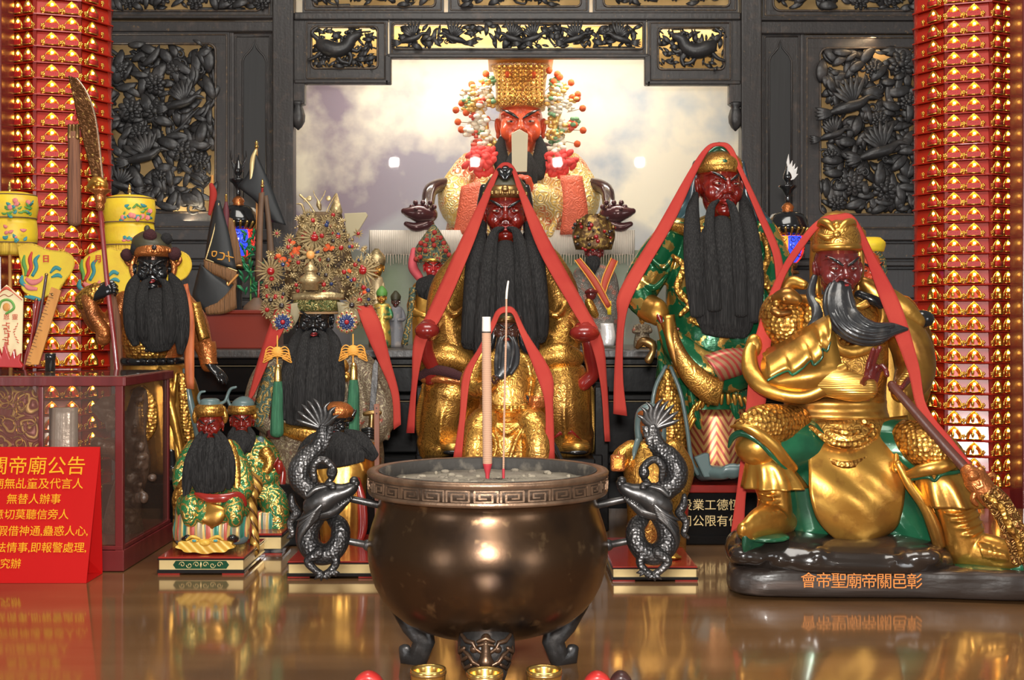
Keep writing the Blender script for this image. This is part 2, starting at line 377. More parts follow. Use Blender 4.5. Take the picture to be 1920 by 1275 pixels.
m_beige = M('beige_felt', (.36, .30, .18), .7)
m_lionyellow = M('lion_yellow', (.72, .43, .06), .4, .1, ('bandd', 30, .3), ((.5, .25, .03), 'noise', 14, .5, .7))
def glass_mat(name, tint=(1, 1, 1), ior=1.45, extra=0.0, haze=None):
    m = bpy.data.materials.new(name); m.use_nodes = True; nt = m.node_tree; N = nt.nodes; K = nt.links
    N.remove(N['Principled BSDF']); out = N['Material Output']
    t = N.new('ShaderNodeBsdfTransparent'); t.inputs[0].default_value = (*tint, 1)
    g = N.new('ShaderNodeBsdfGlossy'); g.inputs['Roughness'].default_value = .02
    lw = N.new('ShaderNodeLayerWeight'); lw.inputs[0].default_value = .5
    pw = N.new('ShaderNodeMath'); pw.operation = 'POWER'; pw.inputs[1].default_value = 5; K.new(lw.outputs['Facing'], pw.inputs[0])
    f = N.new('ShaderNodeMath'); f.operation = 'MULTIPLY_ADD'; f.inputs[1].default_value = .96; f.inputs[2].default_value = .035; K.new(pw.outputs[0], f.inputs[0])
    mx = N.new('ShaderNodeMixShader')
    if extra:
        a = N.new('ShaderNodeMath'); a.operation = 'ADD'; a.inputs[1].default_value = extra; K.new(f.outputs[0], a.inputs[0]); K.new(a.outputs[0], mx.inputs[0])
    else: K.new(f.outputs[0], mx.inputs[0])
    if haze:  # diffuse share paints the haze of reflections into the pane
        d = N.new('ShaderNodeBsdfDiffuse'); d.inputs[0].default_value = (*haze[1], 1); m2 = N.new('ShaderNodeMixShader'); m2.inputs[0].default_value = haze[0]
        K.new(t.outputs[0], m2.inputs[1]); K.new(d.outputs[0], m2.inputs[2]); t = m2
    K.new(t.outputs[0], mx.inputs[1]); K.new(g.outputs[0], mx.inputs[2]); K.new(mx.outputs[0], out.inputs[0])
    return m
m_glass = glass_mat('clear_glass', (.96, .95, .93)); m_caseglass = glass_mat('case_glass', (.9, .86, .82), 1.5, .02, (.06, (.60, .42, .34))); m_dusthazeglass = glass_mat('dusty_hazy_top_glass', (.8, .75, .7), 1.5, .05, (.5, (.36, .25, .19)))  # reflected haze on the case put in as diffuse colour; top pane dusty too

def text(body, loc, size, mat, parent, name='lettering', rot=(math.pi / 2, 0, 0), align='CENTER', ext=.0006, sx=1.0, shear=0, spacing=1.0, bold=0):
    cu = bpy.data.curves.new(name, 'FONT'); cu.body = body; cu.size = size; cu.align_x = align; cu.align_y = 'CENTER'
    cu.extrude = ext; cu.shear = shear; cu.space_character = spacing; cu.offset = bold; cu.resolution_u = 3
    cu.materials.append(mat)
    o = bpy.data.objects.new(name, cu); C.objects.link(o); o.parent = parent
    dg = bpy.context.evaluated_depsgraph_get()
    me = bpy.data.meshes.new_from_object(o.evaluated_get(dg), depsgraph=dg); me.name = name
    me.materials.clear(); me.materials.append(mat); bpy.data.objects.remove(o); bpy.data.curves.remove(cu)
    o = bpy.data.objects.new(name, me); C.objects.link(o); o.parent = parent
    o.location = Vector(loc) - base_of(parent); o.rotation_euler = rot; o.scale = (sx, 1, 1)
    return o
# ================================================================ the hall: floor, far wall, altar table, rear ledge
def plain_box(name, c, d, mat, parent=None, kind=None, bevel=None):
    mb = MB(); mb.box(c, d); o = mb.obj(name, mat, parent, smooth=False, bevel=bevel, off=Vector((0, 0, 0)) if parent is None else None)
    if kind: o['kind'] = kind
    return o
m_floor = M('stone_floor', (.16, .13, .11), .25, 0, None, ((.22, .18, .15), 'noise', 3, .4, .7))
m_wallback = M('plaster_wall', (.70, .50, .26), .8, 0, None, ((.6, .4, .2), 'noise', 2, .4, .7))
plain_box('floor', (0, 2, -.05), (12, 18, .1), m_floor, kind='structure')
plain_box('wall_back', (0, 7.32, 1.7), (8, .1, 3.6), m_wallback, kind='structure')

tr = root('altar_table', 'wide glossy brown lacquered altar table carrying the censer and the front statues', 'table', (0, 2.9, 0))
plain_box('table_top', (0, 2.92, ZT - .03), (4.6, 2.84, .06), m_table, tr, bevel=.008)
plain_box('apron', (0, 1.62, ZT - .16), (4.4, .06, .2), m_rosewood, tr)
for sx in (-1, 1):
    for sy in (1.7, 4.15): plain_box('leg', (sx * 2.12, sy, (ZT - .06) / 2), (.14, .14, ZT - .06), m_rosewood, tr, bevel=.01)

rt = root('rear_altar', 'black lacquered rear altar with stepped mouldings behind the big seated statues', 'altar', (0, 4.7, 0))
zl = W(0, 655, 4.4).z
mb = MB(); mb.box((0, 4.95, zl - .015), (2.66, 1.2, .03)); mb.obj('ledge_top', m_frame, rt, smooth=False, bevel=.006)
mb = MB()
for (z0, z1, y) in ((zl - .03, zl - .055, 4.38), (zl - .06, zl - .15, 4.43), (zl - .155, zl - .175, 4.37), (zl - .18, zl - .36, 4.45), (zl - .365, zl - .39, 4.36), (zl - .395, 0.0, 4.42)):
    mb.box((0, y + .3, (z0 + z1) / 2), (2.62, .6, z0 - z1))
mb.obj('fascia', m_rearblack, rt, smooth=False, bevel=.005)
mb = MB()
for z in (zl - .057, zl - .178): mb.box((0, 4.40, z), (2.6, .02, .004))
mb.obj('gilt_line', M('dull_line', (.12, .085, .04), .5, .5), rt, smooth=False)

# ================================================================ carved screen
SD = 6.0; S = Sp(SD)
def bx(mb, x0, y0, x1, y1, w0, w1, m=None):
    a = S.p(x0, y0); b = S.p(x1, y1)
    mb.box(((a.x + b.x) / 2, SD + (w0 + w1) / 2 * S.k, (a.z + b.z) / 2), (abs(b.x - a.x), (w1 - w0) * S.k, abs(a.z - b.z)), m=m)
sc = root('carved_screen', 'tall dark wooden screen of posts and rails framing the shrine opening', 'screen', (0, SD, 0))
def posts(name, boxes, bev=.006):
    for q in boxes: mb = MB(); bx(mb, *q); mb.obj(name, m_frame, sc, smooth=False, bevel=bev)
posts('post', [(513, -260, 552, 1270, -14, 22)]); posts('post', [(1388, -260, 1426, 1270, -14, 22)])
posts('stile', [(550, 24, 573, 160, 0, 16), (1371, 24, 1390, 162, 0, 16)]); posts('bracket', [(548, 150, 572, 196, -6, 16)]); posts('bracket', [(1366, 155, 1392, 196, -6, 16)])
posts('rail', [(-150, 40, 515, 60, -4, 20), (-150, 30, 515, 36, -8, 16)]); posts('rail', [(1424, 40, 2070, 64, -4, 20), (1424, 34, 2070, 40, -8, 16)])
posts('rail', [(552, 24, 1388, 38, -6, 18)])
for x0, x1 in ((-150, 515), (1424, 2070)):
    posts('lower_rail', [(x0, 430, x1, 452, -10, 18), (x0, 456, x1, 486, -2, 16), (x0, 490, x1, 500, -12, 16), (x0, 504, x1, 560, 0, 16), (x0, 564, x1, 576, -10, 16), (x0, 580, x1, 720, -2, 16), (x0, 720, x1, 1270, 0, 16), (x0, 430, x1, 720, 9, 16)])
for x, y in ((559, 192), (1379, 194)):
    mb = MB(); c = S.p(x, y, 0)
    k = S.k; mb.lathe(c, [(0.1 * k, 3 * k), (11 * k, 2 * k), (12 * k, -4 * k), (8 * k, -8 * k), (10 * k, -13 * k), (13 * k, -24 * k), (12 * k, -36 * k), (7 * k, -46 * k), (1 * k, -52 * k)], 20, pleat=(5, .06))
    mb.obj('bud_pendant', m_wood, sc)

posts('rail', [(428, 58, 438, 432, 2, 16), (508, 58, 516, 432, 2, 16), (1422, 58, 1430, 432, 2, 16), (1502, 58, 1510, 432, 2, 16)])
m_bead = M('rubbed_bead_wood', (.075, .055, .042), .35, 0, ('grain', 60, .2), ((.17, .11, .06), 'noise', 60, .52, .66), spec=.6)
# ---- carving motifs, in the screen plane
def leaf(mb, x, y, ang, L, wd, w, bend=.5, m=None):
    pts = []
    a = ang; px, py = x, y
    for i in range(7):
        u = i / 6; prof = math.sin(math.pi * min(1, u * .92 + .06)) ** .8
        pts.append((px, py, w - 5 * math.sin(math.pi * u), max(.4, wd * prof), max(.35, wd * .3 * prof)))
        px += math.cos(a) * L / 6; py += math.sin(a) * L / 6; a += bend / 6
    S.tube(mb, pts, 8, 1, False, m)
def stem(mb, pts, r, w, m=None):
    S.tube(mb, [(x, y, w + (i % 2) * 3, r) for i, (x, y) in enumerate(pts)], 7, 3, True, m)
def bloom(x, y, r, w, parent, name='flower', rows=3, mat=None):
    mb = MB()
    for q in range(rows):
        n = 9 - q * 2; rr = r * (1 - .27 * q)
        for i in range(n):
            a = 2 * math.pi * (i + .5 * q) / n
            rot = Euler((0, a, 0)).to_matrix()
            S.ell(mb, x + math.cos(a) * rr * .62, y + math.sin(a) * rr * .62, w - q * 4, rr * .42, rr * .26, rr * .18, rot, 8, 6)
    S.ell(mb, x, y, w - rows * 4, r * .26, r * .26, r * .18, None, 10, 6)
    return mb.obj(name, mat or m_wood, parent)
def bird(x, y, sz, flip, w, parent, up=-1):
    mb = MB(); f = flip
    S.tube(mb, [(x - f * sz * .9, y + sz * .35, w, sz * .06), (x - f * sz * .35, y + sz * .15, w - 3, sz * .22), (x + f * sz * .2, y, w - 4, sz * .2), (x + f * sz * .5, y - sz * .22, w - 4, sz * .11), (x + f * sz * .68, y - sz * .25, w - 4, sz * .1), (x + f * sz * .95, y - sz * .18, w - 3, sz * .02)], 9, 3)
    for i in range(7):
        a = math.radians(-60 - i * 14) if f > 0 else math.radians(-120 + i * 14)
        leaf(mb, x - f * sz * .05, y, a, sz * (1.15 - .05 * i), sz * .10, w - 4 - i * .6, .25 * -f)
    for i in range(4):
        a = (math.pi - .5 + i * .22) if f > 0 else (.5 - i * .22)
        leaf(mb, x - f * sz * .7, y + sz * .3, -a if False else a, sz * .7, sz * .09, w - 2, .2 * f)
    return mb.obj('bird', m_wood, parent)
def outline(x0, y0, x1, y1, r, n=6):
    o = []
    for cx, cy, a0 in ((x1 - r, y0 + r, -90), (x1 - r, y1 - r, 0), (x0 + r, y1 - r, 90), (x0 + r, y0 + r, 180)):
        for i in range(n + 1):
            a = math.radians(a0 + 90 * i / n); o.append((cx + r * math.cos(a), cy + r * math.sin(a)))
    return o
def panel(name, label, X0, Y0, X1, Y1, x0, y0, x1, y1, dens, kind, seed, lsz=26, backing=True, rad=14, cat='wood carving'):
    rnd = random.Random(seed)
    pr = root(name, label, cat, S.p((X0 + X1) / 2, Y1, 0))
    mb = MB()
    for q in ((X0, Y0, X1, y0), (X0, y1, X1, Y1), (X0, y0, x0, y1), (x1, y0, X1, y1)): bx(mb, *q, 0, 12)
    for cx, cy, a0 in ((x1, y0, 90), (x1, y1, 180), (x0, y1, 270), (x0, y0, 0)):   # rounded inner corners
        sx, sy = (-1 if cx == x1 else 1), (1 if cy == y0 else -1)
        arc = [(cx, cy)] + [(cx + sx * rad * (1 - math.cos(t)), cy + sy * rad * (1 - math.sin(t))) for t in [math.pi / 2 * i / 6 for i in range(7)]]
        S.poly(mb, arc, 1, 11)
    mb.obj('frame', m_frame, pr, smooth=False, bevel=.003)
    mb = MB(); ol = outline(x0, y0, x1, y1, rad); ol.append(ol[0])
    S.tube(mb, [(x, y, -1, 2.2) for x, y in ol], 7, 1, False)
    ol = outline(X0 + 5, Y0 + 5, X1 - 5, Y1 - 5, 2); ol.append(ol[0])
    S.tube(mb, [(x, y, 0, 1.6) for x, y in ol], 6, 1, False)
    mb.obj('bead_moulding', m_bead, pr)
    if backing:
        mb = MB(); bx(mb, x0 - 6, y0 - 6, x1 + 6, y1 + 6, 46, 50); mb.obj('backing_board', m_ogold, pr, smooth=False)
    mb = MB(); A = (x1 - x0) * (y1 - y0)
    for _ in range(int(dens * A / (lsz * lsz))):
        x, y = rnd.uniform(x0, x1), rnd.uniform(y0, y1); a = rnd.uniform(0, 6.28); L = lsz * rnd.uniform(.7, 1.5)
        if not (x0 < x + math.cos(a) * L < x1 and y0 < y + math.sin(a) * L < y1): a += math.pi
        if not (x0 - 3 < x + math.cos(a) * L < x1 + 3 and y0 - 3 < y + math.sin(a) * L < y1 + 3): L *= .5
        leaf(mb, x, y, a, L, L * rnd.uniform(.14, .26), rnd.uniform(-8, 10), rnd.uniform(-1, 1))
    for _ in range(int(3 + (x1 - x0) * (y1 - y0) / 9000)):
        x, y = rnd.uniform(x0, x1), rnd.uniform(y0, y1); p = []
        for i in range(5): p.append((min(max(x, x0 + 3), x1 - 3), min(max(y, y0 + 3), y1 - 3))); x += rnd.uniform(-1, 1) * lsz * 1.3; y += rnd.uniform(-1, 1) * lsz * 1.3
        stem(mb, p, lsz * .11, rnd.uniform(0, 8))
    for _ in range(int((x1 - x0) * (y1 - y0) / 2600)):     # scroll curls
        x, y = rnd.uniform(x0 + 8, x1 - 8), rnd.uniform(y0 + 8, y1 - 8); r = lsz * rnd.uniform(.2, .4); a0 = rnd.uniform(0, 6)
        S.tube(mb, [(x + math.cos(a0 + t * .7) * r * (1 - t / 11), y + math.sin(a0 + t * .7) * r * (1 - t / 11), -2 - t * .4, lsz * .07) for t in range(10)], 7, 2)
    mb.obj('carved_foliage', m_wood, pr)
    return pr
p = panel('wood_carving', 'large dark panel of flowers and birds left of the shrine, behind the yellow parasols', 60, 60, 430, 430, 120, 82, 404, 398, 5.6, 'f', 1, 36)
for (x, y, r) in ((245, 205, 24), (290, 208, 25), (340, 280, 24), (260, 250, 20), (330, 130, 20), (375, 302, 18), (225, 130, 22), (300, 330, 17), (290, 155, 22)): bloom(x, y, r, -6, p)
bird(275, 290, 44, 1, -12, p); bird(345, 190, 40, 1, -12, p); bird(225, 345, 34, -1, -10, p)
p = panel('wood_carving', 'large dark panel with cranes and lotus, beside the right lamp tower', 1508, 66, 1800, 432, 1538, 90, 1780, 402, 5.2, 'f', 2, 34)
for (x, y, r) in ((1705, 190, 19), (1650, 225, 18), (1600, 345, 24), (1660, 355, 26), (1560, 290, 16), (1690, 120, 26), (1640, 130, 18), (1570, 380, 18)): bloom(x, y, r, -6, p)
bird(1600, 195, 52, 1, -16, p); bird(1655, 280, 52, 1, -16, p); bird(1565, 250, 34, 1, -10, p)
for name, lab, xs, seed in (('wood_carving', 'dark floral panel at the very top left above the large bird panel', (60, 510), 3), ('wood_carving', 'dark lotus panel at the very top right above the crane panel', (1430, 1860), 4)):
    p = panel(name, lab, xs[0], -170, xs[1], 34, xs[0] + 20, -150, xs[1] - 18, 20, 3.2, 'f', seed, 30)
    for i in range(6): bloom(xs[0] + 120 + i * 62, -2 + (i % 2) * 8 - 4, 17, -6, p)
for lab, a, b, seed in (('top middle-left pierced panel above the small leaping-beast panel', 567, 832, 5), ('top centre pierced panel above the long phoenix frieze', 840, 1105, 6), ('top middle-right pierced panel between two upright posts of the screen', 1112, 1384, 7)):
    p = panel('wood_carving', lab, a, -120, b, 24, a + 20, -104, b - 16, 12, 2.0, 'f', seed, 22, rad=8)
    for i in range(4): bloom(a + 50 + i * 52, -8, 11, -6, p)
def beast(x, y, f, parent):
    mb = MB()
    S.tube(mb, [(x - f * 38, y - 12, -6, 6), (x - f * 28, y, -8, 15), (x - f * 5, y + 8, -10, 15), (x + f * 14, y + 2, -10, 13), (x + f * 24, y - 14, -12, 11), (x + f * 36, y - 20, -12, 7)], 10, 3)
    for pts in (((x - f * 28, y + 5), (x - f * 42, y + 20), (x - f * 56, y + 26)), ((x - f * 5, y + 12), (x + f * 4, y + 28), (x + f * 18, y + 32)), ((x + f * 14, y + 8), (x + f * 24, y + 20), (x + f * 20, y + 34)), ((x + f * 16, y + 2), (x + f * 34, y + 10), (x + f * 42, y + 2)), ((x - f * 36, y - 10), (x - f * 50, y - 24), (x - f * 40, y - 34))):
        S.tube(mb, [(a, b, -8, 5 - i) for i, (a, b) in enumerate(pts)], 8, 3)
    for i in range(7): S.ell(mb, x + f * (18 + 6 * math.cos(i)), y - 18 + 9 * math.sin(i), -16, 4, 4, 4, None, 8, 6)
    for e in (-1, 1): S.tube(mb, [(x + f * 24, y - 22, -14 + e * 4, 2.5), (x + f * 20, y - 31, -14 + e * 4, .6)], 6, 1)
    return mb.obj('carved_beast', m_wood, parent)
p = panel('wood_carving', 'small square pierced panel with a leaping beast at the left corner of the shrine opening', 570, 38, 727, 152, 584, 50, 708, 128, 3.0, 'f', 8, 17, rad=8); beast(635, 86, 1, p)
p = panel('wood_carving', 'small square panel with a leaping beast at the right corner of the shrine opening', 1214, 38, 1374, 154, 1234, 52, 1358, 130, 3.0, 'f', 9, 17, rad=8); beast(1302, 88, -1, p)
p = panel('wood_carving', 'long low frieze of flying birds over the middle of the shrine opening', 730, 38, 1212, 106, 737, 44, 1206, 92, 2.9, 'f', 10, 20, rad=6)
for i, (x, f) in enumerate(((775, 1), (850, -1), (1000, 1), (1080, 1), (1160, -1), (960, -1))): bird(x, 70, 30, f, -10, p)
posts('rail', [(552, 150, 730, 158, -8, 12), (722, 104, 734, 158, -8, 12)]); posts('rail', [(1212, 152, 1388, 160, -8, 12), (1208, 104, 1220, 160, -8, 12)]); posts('rail', [(726, 102, 1216, 110, -8, 12)])
# narrow plain panels with an ogee-headed field
for lab, X0, X1, x0, x1 in (('narrow plain panel with a pointed ogee head left of the shrine, behind the black flags', 436, 512, 455, 499), ('narrow plain panel with a pointed ogee head right of the shrine, behind the coloured lantern', 1428, 1504, 1442, 1484)):
    pr = root('ogee_board', lab, 'wooden panel', S.p((X0 + X1) / 2, 430))
    mb = MB(); bx(mb, X0, 62, X1, 432, 4, 16); mb.obj('board', m_frame, pr, smooth=False, bevel=.004)
    cx = (x0 + x1) / 2; h = (x1 - x0) / 2
    head = [(x0, 430), (x0, 115), (x0 + 4, 105), (x0 + h * .5, 98), (x0 + h * .8, 90), (cx, 76), (x1 - h * .8, 90), (x1 - h * .5, 98), (x1 - 4, 105), (x1, 115), (x1, 430)]
    mb = MB(); S.poly(mb, head, 1.5, 6); mb.obj('field', M('panel_field', (.03, .029, .029), .5, 0, ('grain', 40, .2)), pr, smooth=False)
    mb = MB(); S.tube(mb, [(x, y, 1, 1.8) for x, y in head], 6, 1, False)
    ol = outline(X0 + 6, 68, X1 - 6, 428, 2); ol.append(ol[0]); S.tube(mb, [(x, y, 3, 1.6) for x, y in ol], 6, 1, False)
    mb.obj('bead_moulding', m_frame, pr)

# ================================================================ shrine niche: painted backdrop, glass, side walls
def sky_mat():
    m = bpy.data.materials.new('painted_sky'); m.use_nodes = True; nt = m.node_tree; N = nt.nodes; K = nt.links; b = N['Principled BSDF']
    b.inputs['Roughness'].default_value = .6
    tc = N.new('ShaderNodeTexCoord'); sx = N.new('ShaderNodeSeparateXYZ'); K.new(tc.outputs['Object'], sx.inputs[0])
    n = N.new('ShaderNodeTexNoise'); n.inputs['Scale'].default_value = 2.3; n.inputs['Detail'].default_value = 6; n.inputs['Roughness'].default_value = .52; K.new(tc.outputs['Object'], n.inputs['Vector'])
    # cloud amount grows with height and towards the right of the painting
    a = N.new('ShaderNodeMath'); a.operation = 'MULTIPLY_ADD'; a.inputs[1].default_value = .26; K.new(sx.outputs[2], a.inputs[0]); K.new(n.outputs[0], a.inputs[2])
    a2 = N.new('ShaderNodeMath'); a2.operation = 'MULTIPLY_ADD'; a2.inputs[1].default_value = .06; K.new(sx.outputs[0], a2.inputs[0]); K.new(a.outputs[0], a2.inputs[2])
    r = N.new('ShaderNodeMapRange'); r.inputs[1].default_value = .50; r.inputs[2].default_value = .68; K.new(a2.outputs[0], r.inputs[0])
    g = N.new('ShaderNodeMapRange'); g.inputs[1].default_value = -.9; g.inputs[2].default_value = .9; K.new(sx.outputs[0], g.inputs[0])
    c0 = N.new('ShaderNodeMixRGB'); c0.inputs[1].default_value = (.31, .25, .32, 1); c0.inputs[2].default_value = (.46, .54, .62, 1); K.new(g.outputs[0], c0.inputs[0])
    c1 = N.new('ShaderNodeMixRGB'); c1.inputs[2].default_value = (.90, .84, .70, 1); K.new(r.outputs[0], c1.inputs[0]); K.new(c0.outputs[0], c1.inputs[1])
    # landscape along the foot of the painting
    lz = N.new('ShaderNodeMapRange'); lz.inputs[1].default_value = -.63; lz.inputs[2].default_value = -.72; K.new(sx.outputs[2], lz.inputs[0])
    n2 = N.new('ShaderNodeTexNoise'); n2.inputs['Scale'].default_value = 5; K.new(tc.outputs['Object'], n2.inputs['Vector'])
    gr = N.new('ShaderNodeMixRGB'); gr.inputs[1].default_value = (.16, .3, .1, 1); gr.inputs[2].default_value = (.45, .55, .5, 1); K.new(n2.outputs[0], gr.inputs[0])
    c2 = N.new('ShaderNodeMixRGB'); K.new(lz.outputs[0], c2.inputs[0]); K.new(c1.outputs[0], c2.inputs[1]); K.new(gr.outputs[0], c2.inputs[2])
    # painted mountain behind the deity
    dx = N.new('ShaderNodeMath'); dx.operation = 'ABSOLUTE'; K.new(sx.outputs[0], dx.inputs[0])
    ma = N.new('ShaderNodeMath'); ma.operation = 'MULTIPLY_ADD'; ma.inputs[1].default_value = .62; K.new(dx.outputs[0], ma.inputs[0]); K.new(sx.outputs[2], ma.inputs[2])
    mb_ = N.new('ShaderNodeMath'); mb_.operation = 'MULTIPLY_ADD'; mb_.inputs[1].default_value = .08; K.new(n.outputs[0], mb_.inputs[0]); K.new(ma.outputs[0], mb_.inputs[2])
    mr = N.new('ShaderNodeMapRange'); mr.inputs[1].default_value = .50; mr.inputs[2].default_value = .44; mr.inputs[4].default_value = .75; K.new(mb_.outputs[0], mr.inputs[0])
    c3 = N.new('ShaderNodeMixRGB'); c3.inputs[2].default_value = (.46, .47, .52, 1); K.new(mr.outputs[0], c3.inputs[0]); K.new(c2.outputs[0], c3.inputs[1])
    K.new(c3.outputs[0], b.inputs['Base Color']); return m
bp = root('painted_backdrop', 'large painted backdrop of pale clouds and a mountain behind the crowned golden deity', 'painting', (0, 6.92, ZC + .55))
BD = Sp(6.9); a = BD.p(440, -60); b_ = BD.p(1500, 740); mb = MB(); mb.box(((a.x + b_.x) / 2, 6.92, (a.z + b_.z) / 2), (b_.x - a.x, .02, a.z - b_.z)); mb.obj('canvas', sky_mat(), bp, smooth=False)
gl = root('shrine_glazing', 'clear glass sheet closing the shrine opening in front of the crowned deity', 'glass', S.p(968, 660, 25))
a = S.p(546, 100, 25); b_ = S.p(1394, 680, 25); mb = MB(); mb.box(((a.x + b_.x) / 2, a.y, (a.z + b_.z) / 2), (b_.x - a.x, .006, a.z - b_.z)); mb.obj('pane', m_glass, gl, smooth=False)
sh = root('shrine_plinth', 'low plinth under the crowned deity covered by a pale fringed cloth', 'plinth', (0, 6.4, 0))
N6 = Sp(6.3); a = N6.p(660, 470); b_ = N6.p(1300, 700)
mb = MB(); mb.box(((a.x + b_.x) / 2, 6.5, a.z / 2), (b_.x - a.x, .5, a.z)); mb.obj('block', M('pale_reflection_block', (.42, .44, .42), .6, 0, None, ((.30, .38, .26), 'noise', 3, .4, .65)), sh, smooth=False)  # pale green-grey stands in for backdrop and reflections showing in the glass
ft = root('fluorescent_tube', 'white glowing tube lamp under the top edge of the shrine opening', 'lamp', S.p(968, 104, 40))
mb = MB(); mb.tube([S.p(800, 97, 36), S.p(1060, 97, 36)], [.014, .014], 12); mb.obj('tube', M('tube_glow', (1, 1, 1), emit=((1, .97, .9), 5)), ft)
mb = MB(); 
for x in (792, 1068): mb.box(S.p(x, 97, 36), (.03, .034, .04))
mb.obj('end_cap', m_white, ft, smooth=False, bevel=.003)
# fringed pale cloth
wc = root('fringed_cloth', 'pale cream fringed cloth laid along the foot of the shrine below the deity', 'cloth', N6.p(940, 486))
mb = MB(); N62 = Sp(6.2)
rows = []
for i in range(61):
    x = 692 + i * 8.3; dz = 3 * math.sin(i * 1.7)
    rows.append([N62.p(x, 434 + 2 * math.sin(i * .4), 30), N62.p(x, 432, 0), N62.p(x, 452, -4 + dz * .3), N62.p(x, 478 + dz * .5, -4 + dz)])
mb.grid(rows); mb.obj('cloth', M('cream_cloth', (.82, .74, .66), .8, 0, ('bandx', 30, .6)), wc, solid=.004)
mb = MB()
for i in range(100):
    x = 692 + i * 5; N62.tube(mb, [(x, 477, -6, 1.1), (x + R.uniform(-1, 1), 492 + R.uniform(0, 6), -6, .7)], 5, 1)
mb.obj('fringe', M('cream_fringe', (.7, .6, .5), .8), wc)

# ================================================================ lamp towers with rows of gilt niches
def arch_pts(w, h, n=7):
    L = [(-w / 2, 0)]
    for i in range(n + 1):
        t = i / n; L.append((-w / 2 * (math.cos(t * math.pi / 2) ** .8), h * (.25 + .75 * t ** 1.0) if i else h * .25))
    L = [(-w / 2, 0)] + [(-w / 2 * (1 - (i / n) ** 1.7), h * (.28 + .72 * (i / n))) for i in range(n + 1)]
    return L + [(-x, z) for x, z in L[::-1][1:]]
def niche_mesh(sx):
    mb = MB(); P = arch_pts(.055 * sx, .049); n = len(P)
    # curved gilt hood: outer rim, inner hollow
    out = [Vector((x, -.004, z)) for x, z in P]; rim = [Vector((x * .9, -.011, .001 + z * .94)) for x, z in P]; inn = [Vector((x * .78, -.002, .002 + z * .86)) for x, z in P]; dp = [Vector((x * .3, .003, .004 + z * .5)) for x, z in P]
    mb.rings([out, rim, inn, dp], False); mb.add(dp, [tuple(range(n))])
    mb.box((0, -.008, .0015), (.046 * sx, .014, .003))
    mb.ell((-.004 * sx, -.004, .016), (.006 * sx, .004, .012), None, 8, 6)     # tiny seated figure in relief
    return mb.mesh('niche', [m_niche])
def floret_mesh():
    mb = MB()
    for i in range(5):
        a = 2 * math.pi * i / 5; mb.ell((math.cos(a) * .005, -.006, .010 + math.sin(a) * .005), (.0042, .003, .0042), None, 7, 5)
    mb.ell((0, -.008, .010), (.0032, .003, .0032), None, 7, 5); mb.tube([(0, -.005, -.004), (0, -.005, .006)], [.003, .002], 6)
    mb.ell((0, -.006, -.002), (.0055, .003, .003), None, 7, 5)
    return mb.mesh('floret', [m_niche])
NM = {s: niche_mesh(s) for s in (1.0, .78)}; FM = floret_mesh()
mb = MB(); mb.box((0, 0, 0), (.045, .002, .020)); CARD = mb.mesh('name_card', [m_card], smooth=False)
mb = MB(); mb.ell((0, 0, 0), (.0055, .004, .0055), None, 10, 7); BULB = mb.mesh('bulb', [m_bulb])
